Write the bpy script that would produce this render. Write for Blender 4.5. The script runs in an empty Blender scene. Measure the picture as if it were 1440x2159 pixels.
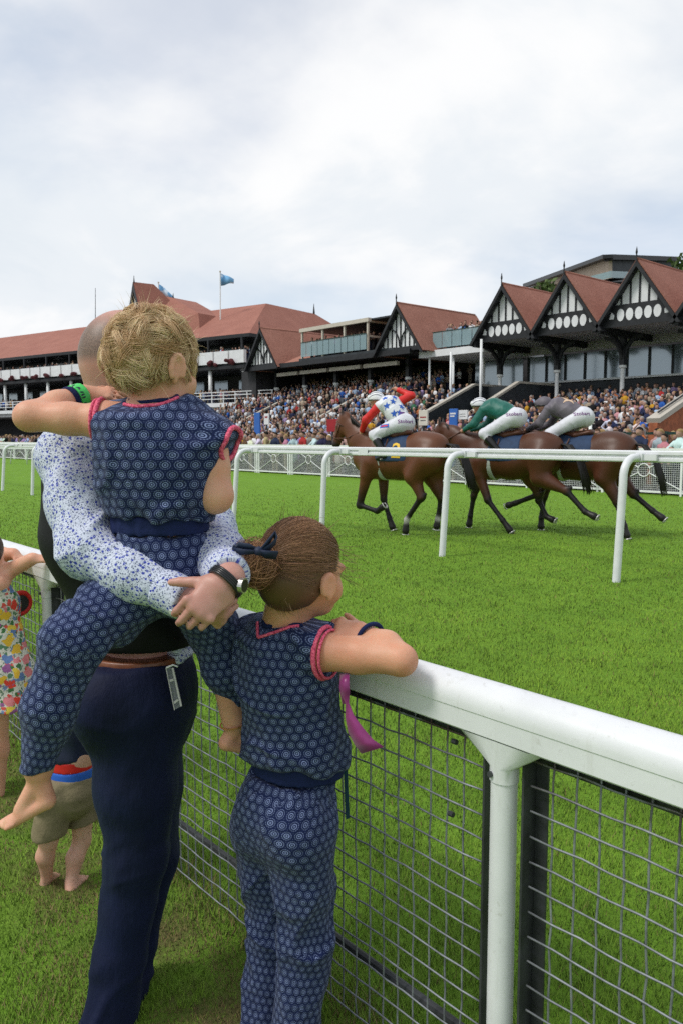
import bpy, bmesh, math, random
import numpy as np
from mathutils import Vector, Matrix

R = math.radians
scene = bpy.context.scene
COL = scene.collection
rng = random.Random(7)
nrng = np.random.default_rng(11)

# ------------------------------------------------------------------ camera
# world X runs along the track (to the right), Y across it towards the stands, Z up
FPX = 1654.0
PITCH = math.atan((1079.5 - 925.0) / FPX)
SX, CX = 0.6566, 0.7542           # yaw of the lens against the track
CAMZ = 1.5
cam_data = bpy.data.cameras.new('camera')
cam = bpy.data.objects.new('camera', cam_data)
COL.objects.link(cam)
cam.location = (0, 0, CAMZ)
cam.rotation_euler = (math.pi / 2 - PITCH, 0, math.atan2(CX, SX))
cam_data.sensor_fit = 'VERTICAL'
cam_data.sensor_height = 23.5
cam_data.sensor_width = 15.7
cam_data.lens = 18.0
cam_data.clip_start = 0.05
cam_data.clip_end = 3000
cam_data.dof.use_dof = True
cam_data.dof.focus_distance = 2.5
cam_data.dof.aperture_fstop = 9.0
scene.camera = cam

# ------------------------------------------------------------------ sky
SUN_EL, SUN_AZ = R(54), R(250)     # azimuth measured from +X, anticlockwise
world = bpy.data.worlds.new('World')
scene.world = world
world.use_nodes = True
wn, wl = world.node_tree.nodes, world.node_tree.links
wn.clear()
def wnode(t, **kw):
    n = wn.new(t)
    for k, v in kw.items():
        setattr(n, k, v)
    return n
w_out = wnode('ShaderNodeOutputWorld')
w_bg = wnode('ShaderNodeBackground')
w_sky = wnode('ShaderNodeTexSky', sky_type='NISHITA', sun_disc=False)
w_sky.sun_elevation = SUN_EL
w_sky.sun_rotation = math.pi / 2 - SUN_AZ
w_sky.air_density = 1.0; w_sky.dust_density = 0.6; w_sky.ozone_density = 1.6
w_tc = wnode('ShaderNodeTexCoord')
w_sep = wnode('ShaderNodeSeparateXYZ')
wl.new(w_tc.outputs['Generated'], w_sep.inputs[0])
w_abs = wnode('ShaderNodeMath', operation='ABSOLUTE'); wl.new(w_sep.outputs['Z'], w_abs.inputs[0])
w_add = wnode('ShaderNodeMath', operation='ADD'); wl.new(w_abs.outputs[0], w_add.inputs[0]); w_add.inputs[1].default_value = 0.30
w_dx = wnode('ShaderNodeMath', operation='DIVIDE'); wl.new(w_sep.outputs['X'], w_dx.inputs[0]); wl.new(w_add.outputs[0], w_dx.inputs[1])
w_dy = wnode('ShaderNodeMath', operation='DIVIDE'); wl.new(w_sep.outputs['Y'], w_dy.inputs[0]); wl.new(w_add.outputs[0], w_dy.inputs[1])
w_cmb = wnode('ShaderNodeCombineXYZ'); wl.new(w_dx.outputs[0], w_cmb.inputs[0]); wl.new(w_dy.outputs[0], w_cmb.inputs[1])
def wnoise(scale, detail, rough, off, dist=0.0):
    m = wnode('ShaderNodeMapping'); m.inputs['Location'].default_value = off
    wl.new(w_cmb.outputs[0], m.inputs['Vector'])
    n = wnode('ShaderNodeTexNoise'); n.inputs['Scale'].default_value = scale; n.inputs['Detail'].default_value = detail
    n.inputs['Roughness'].default_value = rough; n.inputs['Distortion'].default_value = dist
    wl.new(m.outputs[0], n.inputs['Vector']); return n
def wramp(src, stops):
    r = wnode('ShaderNodeValToRGB'); el = r.color_ramp.elements
    while len(el) < len(stops): el.new(0.5)
    for e, (p, c) in zip(el, stops): e.position = p; e.color = (*c, 1)
    r.color_ramp.interpolation = 'EASE'
    wl.new(src, r.inputs[0]); return r
n_cover = wnoise(0.85, 7, 0.52, (4.4, 9.7, 0), 0.25)
n_shade = wnoise(1.5, 8, 0.55, (8.8, 6.1, 0), 0.35)
r_cover = wramp(n_cover.outputs['Fac'], [(0.37, (0.58,) * 3), (0.56, (1, 1, 1))])
r_shade = wramp(n_shade.outputs['Fac'], [(0.30, (0.69, 0.75, 0.81)), (0.48, (0.78, 0.82, 0.86)), (0.62, (0.91, 0.915, 0.92))])
w_skys = wnode('ShaderNodeMixRGB', blend_type='MULTIPLY'); w_skys.inputs[0].default_value = 1
w_skys.inputs[2].default_value = (0.135, 0.135, 0.135, 1)
wl.new(w_sky.outputs[0], w_skys.inputs[1])
w_mix = wnode('ShaderNodeMixRGB')
wl.new(r_cover.outputs[0], w_mix.inputs[0]); wl.new(w_skys.outputs[0], w_mix.inputs[1]); wl.new(r_shade.outputs[0], w_mix.inputs[2])
wl.new(w_mix.outputs[0], w_bg.inputs[0]); w_bg.inputs[1].default_value = 1.0
wl.new(w_bg.outputs[0], w_out.inputs[0])

sun_d = bpy.data.lights.new('sun', 'SUN')
sun = bpy.data.objects.new('sun', sun_d); COL.objects.link(sun)
sun_d.energy = 2.0; sun_d.angle = R(16); sun_d.color = (1.0, 0.965, 0.91)
sd = Vector((math.cos(SUN_AZ) * math.cos(SUN_EL), math.sin(SUN_AZ) * math.cos(SUN_EL), math.sin(SUN_EL)))
sun.rotation_euler = sd.to_track_quat('Z', 'Y').to_euler()
sun.location = sd * 60
vs = scene.view_settings
vs.view_transform = 'Standard'; vs.look = 'None'; vs.gamma = 1; vs.exposure = 0.12
vs.use_curve_mapping = False
scene.cycles.use_denoising = False      # the fine prints survive only without it
scene.cycles.sample_clamp_indirect = 4.0
scene.cycles.max_bounces = 8
scene.cycles.transparent_max_bounces = 16

# ------------------------------------------------------------------ pixel <-> world
def ray(px, py):
    a = (px - 720.0) / FPX
    b = (1079.5 - py) / FPX
    c, s = math.cos(PITCH), math.sin(PITCH)
    f = b * s + c
    u = (b * c - s) / f
    r = a / f
    return Vector((r * SX - CX, r * CX + SX, u))
def at(px, py, z):
    """point seen at that pixel, z metres away (along the ground, straight ahead)"""
    d = ray(px, py)
    return Vector((0, 0, CAMZ)) + d * z
def onY(px, py, Y):
    d = ray(px, py); return Vector((0, 0, CAMZ)) + d * (Y / d.y)
def onZ(px, py, Z):
    d = ray(px, py); return Vector((0, 0, CAMZ)) + d * ((Z - CAMZ) / d.z)
RIGHT = Vector((SX, CX, 0)); FWD = Vector((-CX, SX, 0)); UP = Vector((0, 0, 1))

# ------------------------------------------------------------------ objects
def setp(o, label=None, cat=None, group=None, kind=None):
    if label: o['label'] = label
    if cat: o['category'] = cat
    if group: o['group'] = group
    if kind: o['kind'] = kind
    return o
WM = {}
def put(name, me, parent=None, **kw):
    o = bpy.data.objects.new(name, me); COL.objects.link(o)
    if parent is not None:
        o.parent = parent
        o.matrix_parent_inverse = WM.get(parent.name, Matrix()).inverted()
    setp(o, **kw)
    return o
def thing(name, loc, label, cat, group=None):
    o = bpy.data.objects.new(name, None); COL.objects.link(o)
    o.location = loc; o.empty_display_size = 0.2
    WM[o.name] = Matrix.Translation(loc)
    return setp(o, label, cat, group)
def mesh(name, V, F, mats=(), smooth=False, midx=None):
    me = bpy.data.meshes.new(name)
    V = np.asarray(V, dtype=np.float32).reshape(-1, 3)
    if isinstance(F, np.ndarray):
        k = F.shape[1]; nf = len(F)
        me.vertices.add(len(V)); me.vertices.foreach_set('co', V.ravel())
        me.loops.add(nf * k); me.loops.foreach_set('vertex_index', F.astype(np.int32).ravel())
        me.polygons.add(nf); me.polygons.foreach_set('loop_start', np.arange(0, nf * k, k, dtype=np.int32))
        me.update(calc_edges=True)
    else:
        me.from_pydata(V.tolist(), [], F); me.update()
    for m in mats: me.materials.append(m)
    if midx is not None: me.polygons.foreach_set('material_index', np.asarray(midx, dtype=np.int32))
    if smooth: me.polygons.foreach_set('use_smooth', np.ones(len(me.polygons), dtype=bool))
    return me
def vcol(me, C, name='Col'):
    at_ = me.color_attributes.new(name, 'FLOAT_COLOR', 'POINT')
    C = np.asarray(C, dtype=np.float32)
    if C.shape[1] == 3: C = np.hstack([C, np.ones((len(C), 1), np.float32)])
    at_.data.foreach_set('color', C.ravel())

class MB:
    """collects boxes, tubes and sheets into one mesh"""
    def __init__(s): s.V = []; s.F = []; s.M = []
    def add(s, V, F, m=0):
        n = len(s.V); s.V += [tuple(v) for v in V]; s.F += [tuple(i + n for i in f) for f in F]; s.M += [m] * len(F); return s
    def box(s, lo, hi, m=0, T=None):
        (a, b, c), (d, e, f) = lo, hi
        V = [Vector(p) for p in ((a, b, c), (d, b, c), (d, e, c), (a, e, c), (a, b, f), (d, b, f), (d, e, f), (a, e, f))]
        if T is not None: V = [T @ v for v in V]
        return s.add(V, [(0, 3, 2, 1), (4, 5, 6, 7), (0, 1, 5, 4), (1, 2, 6, 5), (2, 3, 7, 6), (3, 0, 4, 7)], m)
    def bar(s, a, b, w, h=None, up=(0, 0, 1), m=0):
        """square bar from a to b, w wide sideways and h along up"""
        h = h or w
        a, b = Vector(a), Vector(b); d = (b - a).normalized(); up = Vector(up)
        if abs(d.dot(up)) > 0.98: up = Vector((0, 1, 0))
        sd_ = d.cross(up).normalized(); u = sd_.cross(d).normalized()
        V = [p + sd_ * x * w / 2 + u * y * h / 2 for p in (a, b) for x, y in ((-1, -1), (1, -1), (1, 1), (-1, 1))]
        return s.add(V, [(0, 3, 2, 1), (4, 5, 6, 7), (0, 1, 5, 4), (1, 2, 6, 5), (2, 3, 7, 6), (3, 0, 4, 7)], m)
    def tube(s, P, r, n=8, m=0, caps=True):
        P = [Vector(p) for p in P]; k = len(P)
        rr = r if hasattr(r, '__len__') else [r] * k
        V = []; ref = None
        for i in range(k):
            d = (P[min(i + 1, k - 1)] - P[max(i - 1, 0)]).normalized()
            if ref is None:
                ref = Vector((0, 0, 1)) if abs(d.z) < 0.9 else Vector((1, 0, 0))
            x = (ref - d * ref.dot(d)).normalized(); y = d.cross(x); ref = x
            V += [P[i] + (x * math.cos(t) + y * math.sin(t)) * rr[i] for t in [2 * math.pi * j / n for j in range(n)]]
        F = [(i * n + j, i * n + (j + 1) % n, (i + 1) * n + (j + 1) % n, (i + 1) * n + j) for i in range(k - 1) for j in range(n)]
        if caps: F += [tuple(range(n - 1, -1, -1)), tuple((k - 1) * n + j for j in range(n))]
        return s.add(V, F, m)
    def prism(s, poly, d, m=0):
        """closed polygon (3D points) pushed along d"""
        d = Vector(d); A = [Vector(p) for p in poly]; n = len(A)
        return s.add(A + [p + d for p in A], [tuple(range(n - 1, -1, -1)), tuple(range(n, 2 * n))] + [(i, (i + 1) % n, n + (i + 1) % n, n + i) for i in range(n)], m)
    def quad(s, *P, m=0): return s.add(P, [tuple(range(len(P)))], m)
    def me(s, name, mats, smooth=False): 
        return mesh(name, s.V, s.F, mats if isinstance(mats, (list, tuple)) else [mats], smooth, s.M)
    def put(s, name, mats, parent=None, smooth=False, bevel=0, **kw):
        o = put(name, s.me(name, mats, smooth), parent, **kw)
        if bevel:
            b = o.modifiers.new('bevel', 'BEVEL'); b.width = bevel; b.segments = 2; b.limit_method = 'ANGLE'
        return o
def auto_smooth(o, ang=40):
    me = o.data
    me.polygons.foreach_set('use_smooth', np.ones(len(me.polygons), dtype=bool))
    me.set_sharp_from_angle(angle=R(ang))
    return o

# ------------------------------------------------------------------ materials
class NT:
    def __init__(s, name):
        s.m = bpy.data.materials.new(name); s.m.use_nodes = True
        s.t = s.m.node_tree; s.n = s.t.nodes; s.l = s.t.links
        s.b = s.n['Principled BSDF']
    def N(s, t, ins=None, **kw):
        n = s.n.new('ShaderNode' + t)
        for k, v in kw.items(): setattr(n, k, v)
        for k, v in (ins or {}).items():
            if hasattr(v, 'is_linked') or hasattr(v, 'links'): s.l.new(v, n.inputs[k])
            else: n.inputs[k].default_value = v
        return n
    def math(s, op, a, b=0.0, c=None):
        n = s.n.new('ShaderNodeMath'); n.operation = op
        for i, v in enumerate((a, b) if c is None else (a, b, c)):
            if isinstance(v, (int, float)): n.inputs[i].default_value = v
            else: s.l.new(v, n.inputs[i])
        return n.outputs[0]
    def mix(s, f, a, b, mode='MIX'):
        n = s.n.new('ShaderNodeMixRGB'); n.blend_type = mode
        for i, v in enumerate((f, a, b)):
            if isinstance(v, (int, float)): n.inputs[i].default_value = v if i == 0 else (v, v, v, 1)
            elif isinstance(v, tuple): n.inputs[i].default_value = (*v, 1) if len(v) == 3 else v
            else: s.l.new(v, n.inputs[i])
        return n.outputs[0]
    def ramp(s, src, stops, interp='LINEAR'):
        n = s.n.new('ShaderNodeValToRGB'); el = n.color_ramp.elements; n.color_ramp.interpolation = interp
        while len(el) < len(stops): el.new(0.5)
        for e, (p, c) in zip(el, stops):
            e.position = p; e.color = (*c, 1) if isinstance(c, tuple) else (c, c, c, 1)
        s.l.new(src, n.inputs[0]); return n.outputs[0]
    def coord(s, kind='Object', scale=None, rot=None, loc=None):
        o = s.n.new('ShaderNodeTexCoord').outputs[kind] if kind not in ('geo',) else s.n.new('ShaderNodeNewGeometry').outputs['Position']
        if scale or rot or loc:
            m = s.n.new('ShaderNodeMapping'); s.l.new(o, m.inputs['Vector'])
            if scale: m.inputs['Scale'].default_value = scale if isinstance(scale, tuple) else (scale,) * 3
            if rot: m.inputs['Rotation'].default_value = rot
            if loc: m.inputs['Location'].default_value = loc
            o = m.outputs[0]
        return o
    def noise(s, vec, scale, detail=4, rough=0.55, out='Fac', dist=0.0):
        n = s.N('TexNoise', {'Scale': scale, 'Detail': detail, 'Roughness': rough, 'Distortion': dist}); s.l.new(vec, n.inputs['Vector']); return n.outputs[out]
    def bump(s, h, strength=0.3, dist=0.01):
        n = s.N('Bump', {'Strength': strength, 'Distance': dist}); s.l.new(h, n.inputs['Height']); s.l.new(n.outputs[0], s.b.inputs['Normal'])
    def set(s, **kw):
        for k, v in kw.items():
            k = k.replace('_', ' ')
            if isinstance(v, (int, float)): s.b.inputs[k].default_value = v
            elif isinstance(v, tuple): s.b.inputs[k].default_value = (*v, 1) if len(v) == 3 else v
            else: s.l.new(v, s.b.inputs[k])
        return s
def plain(name, col, rough=0.6, var=0.12, scale=6.0, bump=0.0, bscale=40.0, metal=0.0, spec=0.4, kind='Object'):
    t = NT(name); c = t.coord(kind)
    f = t.noise(c, scale, 6, 0.6)
    dark = tuple(x * (1 - var * 1.6) for x in col); lite = tuple(min(1, x * (1 + var)) for x in col)
    t.set(Base_Color=t.ramp(f, [(0.3, dark), (0.7, lite)]), Roughness=rough, Metallic=metal)
    t.b.inputs['Specular IOR Level'].default_value = spec
    if bump: t.bump(t.noise(c, bscale, 4, 0.6), bump, 0.01)
    return t.m

# ------------------------------------------------------------------ implicit surfaces for bodies
class Body:
    """smooth union of tapered limbs and ellipsoids, meshed by surface nets"""
    def __init__(s): s.p = []; s.cuts = []
    def limb(s, a, b, ra, rb, k=0.03, own=0, side=None, sx=1.0):
        s.p.append(('c', np.array(a, float), np.array(b, float), ra, rb, k, own, None if side is None else np.array(Vector(side).normalized(), float), sx)); return s
    def chain(s, P, r, k=0.03, own=0, side=None, sx=1.0):
        for i in range(len(P) - 1):
            w = sx if not hasattr(sx, '__len__') else (sx[i] + sx[i + 1]) / 2
            s.limb(P[i], P[i + 1], r[i], r[i + 1], k, own, side, w)
        return s
    def ell(s, c, r, k=0.03, own=0, ax=None):
        """ax: 3 unit axes as rows"""
        s.p.append(('e', np.array(c, float), np.array(r, float), None if ax is None else np.array([list(Vector(v).normalized()) for v in ax], float), k, own)); return s
    def cut(s, point, normal, own=None):
        """remove what lies on the side the normal points to"""
        s.cuts.append((np.array(point, float), np.array(Vector(normal).normalized(), float))); return s
    def bounds(s):
        lo = np.full(3, 1e9); hi = -lo
        for p in s.p:
            l, h = s.pb(p); lo = np.minimum(lo, l); hi = np.maximum(hi, h)
        return lo, hi
    @staticmethod
    def pb(p):
        if p[0] == 'c':
            m = max(p[3], p[4]) * max(1.0, p[8]) + p[5] * 0.5
            return np.minimum(p[1], p[2]) - m, np.maximum(p[1], p[2]) + m
        m = max(p[2]) + p[4] * 0.5
        return p[1] - m, p[1] + m
    def build(s, h, disp=None, smooth=1):
        lo, hi = s.bounds(); lo = lo - 3 * h; hi = hi + 3 * h
        n = np.ceil((hi - lo) / h).astype(int) + 1
        D = np.full(n, 1.0, np.float32); O = np.zeros(n, np.int16); B = np.full(n, 9.0, np.float32)
        ax = [lo[i] + np.arange(n[i]) * h for i in range(3)]
        for p in s.p:
            k = p[5] if p[0] == 'c' else p[4]
            l, u = s.pb(p)
            i0 = np.clip(np.floor((l - 3 * h - k - lo) / h).astype(int), 0, n - 1); i1 = np.clip(np.ceil((u + 3 * h + k - lo) / h).astype(int) + 1, 1, n)
            sl = tuple(slice(a, b) for a, b in zip(i0, i1))
            X = ax[0][sl[0]][:, None, None]; Y = ax[1][sl[1]][None, :, None]; Z = ax[2][sl[2]][None, None, :]
            if p[0] == 'c':
                _, a, b, ra, rb, k, own, side, sx = p
                ba = b - a; L2 = max(float(ba @ ba), 1e-9)
                px, py, pz = X - a[0], Y - a[1], Z - a[2]
                t = np.clip((px * ba[0] + py * ba[1] + pz * ba[2]) / L2, 0, 1)
                qx, qy, qz = px - ba[0] * t, py - ba[1] * t, pz - ba[2] * t
                r = ra + (rb - ra) * t
                q2 = qx * qx + qy * qy + qz * qz
                if side is not None:
                    q = qx * side[0] + qy * side[1] + qz * side[2]
                    d = np.sqrt(np.maximum(q2 - q * q * (1 - 1 / (sx * sx)), 0)) - r
                else: d = np.sqrt(q2) - r
            else:
                _, c, rr, A, k, own = p
                px, py, pz = X - c[0], Y - c[1], Z - c[2]
                if A is not None:
                    px, py, pz = (A[0][0] * px + A[0][1] * py + A[0][2] * pz, A[1][0] * px + A[1][1] * py + A[1][2] * pz, A[2][0] * px + A[2][1] * py + A[2][2] * pz)
                k0 = np.sqrt((px / rr[0]) ** 2 + (py / rr[1]) ** 2 + (pz / rr[2]) ** 2)
                k1 = np.sqrt((px / rr[0] ** 2) ** 2 + (py / rr[1] ** 2) ** 2 + (pz / rr[2] ** 2) ** 2) + 1e-6
                d = k0 * (k0 - 1) / k1
            d = d.astype(np.float32)
            o = D[sl]; ob = B[sl]
            near = d < ob
            O[sl] = np.where(near, own, O[sl]); B[sl] = np.where(near, d, ob)
            if k > 0:
                hh = np.maximum(k - np.abs(o - d), 0) / k
                D[sl] = np.minimum(o, d) - hh * hh * k * 0.25
            else: D[sl] = np.minimum(o, d)
        for pt, nm in s.cuts:
            D = np.maximum(D, ((ax[0] - pt[0])[:, None, None] * nm[0] + (ax[1] - pt[1])[None, :, None] * nm[1] + (ax[2] - pt[2])[None, None, :] * nm[2]).astype(np.float32))
        if disp is not None:
            I = np.nonzero(np.abs(D) < 0.06)
            P = np.stack([ax[0][I[0]], ax[1][I[1]], ax[2][I[2]]], 1)
            D[I] += disp(P, O[I]).astype(np.float32)
        return surface_nets(D, O, lo, h, smooth)
def surface_nets(D, O, lo, h, smooth=1):
    S = D < 0
    c = np.zeros(np.array(D.shape) - 1, np.int8)
    offs = [(i, j, k) for i in (0, 1) for j in (0, 1) for k in (0, 1)]
    nx, ny, nz = c.shape
    for i, j, k in offs: c += S[i:i + nx, j:j + ny, k:k + nz]
    act = (c > 0) & (c < 8)
    I = np.stack(np.nonzero(act), 1)
    idx = np.full(c.shape, -1, np.int32); idx[act] = np.arange(len(I))
    val = np.stack([D[I[:, 0] + i, I[:, 1] + j, I[:, 2] + k] for i, j, k in offs], 1)
    acc = np.zeros((len(I), 3)); cnt = np.zeros(len(I))
    for a in range(8):
        for b in range(a + 1, 8):
            da = np.array(offs[a]); db = np.array(offs[b])
            if np.abs(da - db).sum() != 1: continue
            va, vb = val[:, a], val[:, b]
            m = (va < 0) != (vb < 0)
            t = np.where(m, va / np.where(m, va - vb, 1), 0)
            acc += np.where(m[:, None], da + (db - da) * t[:, None], 0); cnt += m
    V = lo + (I + acc / cnt[:, None]) * h
    own = O[I[:, 0], I[:, 1], I[:, 2]]
    Q = []
    for axn in range(3):
        u, v = (axn + 1) % 3, (axn + 2) % 3
        A = [slice(None)] * 3; Bs = [slice(None)] * 3
        A[axn] = slice(0, -1); Bs[axn] = slice(1, None)
        sa, sb = S[tuple(A)], S[tuple(Bs)]
        E = np.stack(np.nonzero(sa != sb), 1)
        ok = (E[:, u] > 0) & (E[:, v] > 0) & (E[:, u] < c.shape[u]) & (E[:, v] < c.shape[v])
        E = E[ok]
        flip = sa[E[:, 0], E[:, 1], E[:, 2]]
        def g(du, dv):
            e = E.copy(); e[:, u] -= du; e[:, v] -= dv
            return idx[e[:, 0], e[:, 1], e[:, 2]]
        q = np.stack([g(1, 1), g(0, 1), g(0, 0), g(1, 0)], 1)
        q = np.where(flip[:, None], q, q[:, ::-1])
        Q.append(q)
    Q = np.concatenate(Q)
    for _ in range(smooth):
        s = np.zeros_like(V); n = np.zeros(len(V))
        for a in range(4):
            b = (a + 1) % 4
            np.add.at(s, Q[:, a], V[Q[:, b]]); np.add.at(n, Q[:, a], 1)
            np.add.at(s, Q[:, b], V[Q[:, a]]); np.add.at(n, Q[:, b], 1)
        V = V * 0.5 + 0.5 * s / np.maximum(n, 1)[:, None]
    return V, Q, own
class Fold:
    """thin wandering ridges, like creases in thin cloth"""
    def __init__(s, seed, freq, n=5, aniso=(1, 1, 1)):
        s.a = Ripple(seed, freq, n, aniso); s.b = Ripple(seed + 1, freq * .7, n, aniso); s.w = Ripple(seed + 2, freq * .3, 5)
    def __call__(s, P):
        v, w = s.a(P), s.b(P); m = np.clip(.5 + .6 * s.w(P), 0, 1)
        return .55 - 1.2 * m * np.exp(-(v / .32) ** 2) - .9 * (1 - m) * np.exp(-(w / .30) ** 2) + .25 * v
class Ripple:
    """cheap wandering noise for folds in cloth"""
    def __init__(s, seed, freq, n=7, aniso=(1, 1, 1)):
        g = np.random.default_rng(seed)
        d = g.normal(size=(n, 3)) * np.array(aniso); d /= np.linalg.norm(d, axis=1)[:, None] + 1e-9
        s.k = d * freq * g.uniform(0.6, 1.6, (n, 1)); s.ph = g.uniform(0, 6.28, n); s.n = n
    def __call__(s, P):
        q = P + 0.03 * np.sin(P[:, [1, 2, 0]] * 9)
        return np.sin(q @ s.k.T + s.ph).sum(1) / math.sqrt(s.n)
def bone_uv(me, V, Q, own, bones):
    """cloth coordinates: round each bone and along it, in metres"""
    fo = own[Q[:, 0]]
    UV = np.zeros((len(Q), 4, 2), np.float32)
    for bi, (a, b, ref, rad) in enumerate(bones):
        m = fo == bi
        if not m.any(): continue
        a, b = np.array(a, float), np.array(b, float)
        d = (b - a) / np.linalg.norm(b - a); ref = np.array(ref, float); ref = ref - d * (ref @ d); ref /= np.linalg.norm(ref); y = np.cross(d, ref)
        P = V[Q[m]] - a
        th = np.arctan2(P @ y, P @ ref)
        c = th[:, :1]
        th = c + (th - c + math.pi) % (2 * math.pi) - math.pi
        UV[m, :, 0] = th * rad; UV[m, :, 1] = P @ d + bi * 0.37
    l = me.uv_layers.new(name='cloth'); l.data.foreach_set('uv', UV.ravel())
# ------------------------------------------------------------------ ground
def grass_material():
    t = NT('turf'); g = t.coord('geo')
    big = t.noise(g, 0.35, 5, 0.6)
    mid = t.noise(g, 2.2, 6, 0.65)
    streak = t.noise(t.coord('geo', scale=(1.4, 9.0, 1.0)), 1.0, 6, 0.65)
    fine = t.noise(t.coord('geo', scale=(30.0, 70.0, 1.0)), 1.0, 4, 0.7)
    base = t.ramp(mid, [(0.25, (0.090, 0.170, 0.010)), (0.5, (0.140, 0.245, 0.014)), (0.75, (0.190, 0.300, 0.022))])
    base = t.mix(t.ramp(big, [(0.35, 0.0), (0.7, 0.55)]), base, (0.150, 0.285, 0.014))
    base = t.mix(t.ramp(streak, [(0.42, 0.0), (0.66, 0.5)]), base, (0.080, 0.165, 0.010))
    base = t.mix(t.ramp(fine, [(0.35, 0.0), (0.75, 0.55)]), base, (0.205, 0.320, 0.030))
    dry = t.noise(g, 1.3, 7, 0.7)
    base = t.mix(t.ramp(dry, [(0.66, 0.0), (0.78, 0.55)]), base, (0.26, 0.215, 0.075))
    # worn, trodden strip along the spectators' fence
    sep = t.N('SeparateXYZ'); t.l.new(g, sep.inputs[0])
    e = t.math('ABSOLUTE', t.math('SUBTRACT', sep.outputs['Y'], 1.02))
    e = t.math('SUBTRACT', 1.0, t.math('MULTIPLY', e, 2.6))
    wear = t.math('MULTIPLY', t.math('MAXIMUM', e, 0.0), t.ramp(t.noise(g, 4.0, 6, 0.7), [(0.36, 0.0), (0.6, 1.0)]))
    base = t.mix(wear, base, (0.115, 0.082, 0.028))
    base = t.mix(1.0, base, (.98, 1.09, 1.42), 'MULTIPLY')
    far = t.ramp(t.math('DIVIDE', t.math('SQRT', t.math('ADD', t.math('POWER', sep.outputs['X'], 2.0), t.math('POWER', sep.outputs['Y'], 2.0))), 200.0), [(.35, 0.0), (.5, 1.0)])
    base = t.mix(far, base, (.13, .125, .115))     # unseen far ground greyed to cut green bounce light, as town beyond the course
    t.set(Base_Color=base, Roughness=0.85)
    t.b.inputs['Specular IOR Level'].default_value = 0.15
    t.bump(t.math('ADD', fine, t.math('MULTIPLY', mid, 1.5)), 0.7, 0.03)
    return t.m
M_turf = grass_material()
def sheet(name, x0, x1, y0, y1, z, mat, nx=1, ny=1, kind='structure', zf=None):
    xs = np.linspace(x0, x1, nx + 1); ys = np.linspace(y0, y1, ny + 1)
    X, Y = np.meshgrid(xs, ys, indexing='ij'); Z = np.full_like(X, z) if zf is None else zf(X, Y)
    V = np.stack([X, Y, Z], -1).reshape(-1, 3); i = np.arange(nx)[:, None] * (ny + 1) + np.arange(ny)[None]
    F = np.stack([i, i + ny + 1, i + ny + 2, i + 1], -1).reshape(-1, 4)
    return put(name, mesh(name, V, F, [mat], True), kind=kind)
sheet('ground', -900, 900, -700, 1100, 0.0, M_turf)
M_tarmac = plain('tarmac', (0.075, 0.074, 0.072), 0.9, 0.25, 1.5, 0.3, 60, kind='geo')
sheet('pavement', -140, 20, 20.35, 41.0, 0.02, M_tarmac)

# grass blades standing where the lens can tell them apart
def blades():
    n = 430000
    z = 1.42 * (26.0 / 1.42) ** (nrng.uniform(0, 1, n) ** 0.92); a = nrng.uniform(-0.56, 0.56, n)
    z = z[nrng.uniform(size=n) > np.clip((z - 9.0) / 17.0, 0, 1)]; n = len(z); a = a[:n]
    P = np.stack([a * z * SX - CX * z, a * z * CX + SX * z], 1)
    h = 0.027 * nrng.uniform(0.45, 1.25, n); w = 0.0019 * z ** 0.74 * nrng.uniform(0.7, 1.3, n)
    clump = Ripple(3, 5.0, 9, (1, 1, 0)); q = np.stack([P[:, 0], P[:, 1], P[:, 0] * 0], 1)
    cl = clump(q); cl2 = Ripple(5, 19.0, 9, (1, 1, 0))(q)
    worn = np.clip(1.15 - np.abs(P[:, 1] - 1.0) * 2.6, 0, 1) * (cl2 > -0.5)
    h = h * (1 + 0.25 * cl2) * (1 - 0.55 * worn)
    # longer tufts right under the mesh
    h = h * (1 + 1.1 * np.exp(-((P[:, 1] - 1.30) / 0.10) ** 2))
    keep = P[:, 1] < 19.8
    P, h, w, cl, worn = P[keep], np.maximum(h[keep], 0.008), w[keep], cl[keep], worn[keep]
    n = len(P)
    an = nrng.uniform(0, 6.283, n); ln = nrng.uniform(0.15, 0.75, n) * h; la = nrng.uniform(0, 6.283, n)
    sdv = np.stack([np.cos(an), np.sin(an), np.zeros(n)], 1) * (w / 2)[:, None]
    B = np.stack([P[:, 0], P[:, 1], np.full(n, -0.002)], 1)
    T = B + np.stack([np.cos(la) * ln, np.sin(la) * ln, h], 1)
    V = np.stack([B - sdv, B + sdv, T], 1).reshape(-1, 3)
    F = np.arange(n * 3).reshape(n, 3)
    me = mesh('grass_blades', V, F, [M_blade])
    tone = np.clip(0.5 + 0.18 * cl + 0.07 * np.sign(np.sin(P[:, 1] * 1.6 + .2)) * (P[:, 1] > 1.4) + nrng.normal(0, 0.17, n), 0, 1)[:, None]
    c = np.array([0.104, 0.212, 0.014]) * (1 - tone) + np.array([0.248, 0.405, 0.038]) * tone
    dry = (nrng.uniform(size=n) < (0.022 + 0.10 * np.clip(cl - 0.9, 0, 1) + 0.75 * worn))[:, None]
    c = np.where(dry, np.array([0.25, 0.19, 0.075]) * nrng.uniform(0.5, 1.15, (n, 1)), c)
    vcol(me, np.repeat(c, 3, 0))
    put('grass_blades', me, kind='stuff', label='short green mown grass of the racecourse', cat='grass')
tb = NT('grass_blade'); ca = tb.N('Attribute', attribute_name='Col')
ng = tb.N('NewGeometry'); mxn = tb.N('VectorMath', operation='MULTIPLY_ADD'); tb.l.new(ng.outputs['Normal'], mxn.inputs[0]); mxn.inputs[1].default_value = (.45,) * 3; mxn.inputs[2].default_value = (0, 0, .8)
nn_ = tb.N('VectorMath', operation='NORMALIZE'); tb.l.new(mxn.outputs[0], nn_.inputs[0]); tb.l.new(nn_.outputs[0], tb.b.inputs['Normal'])
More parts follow.
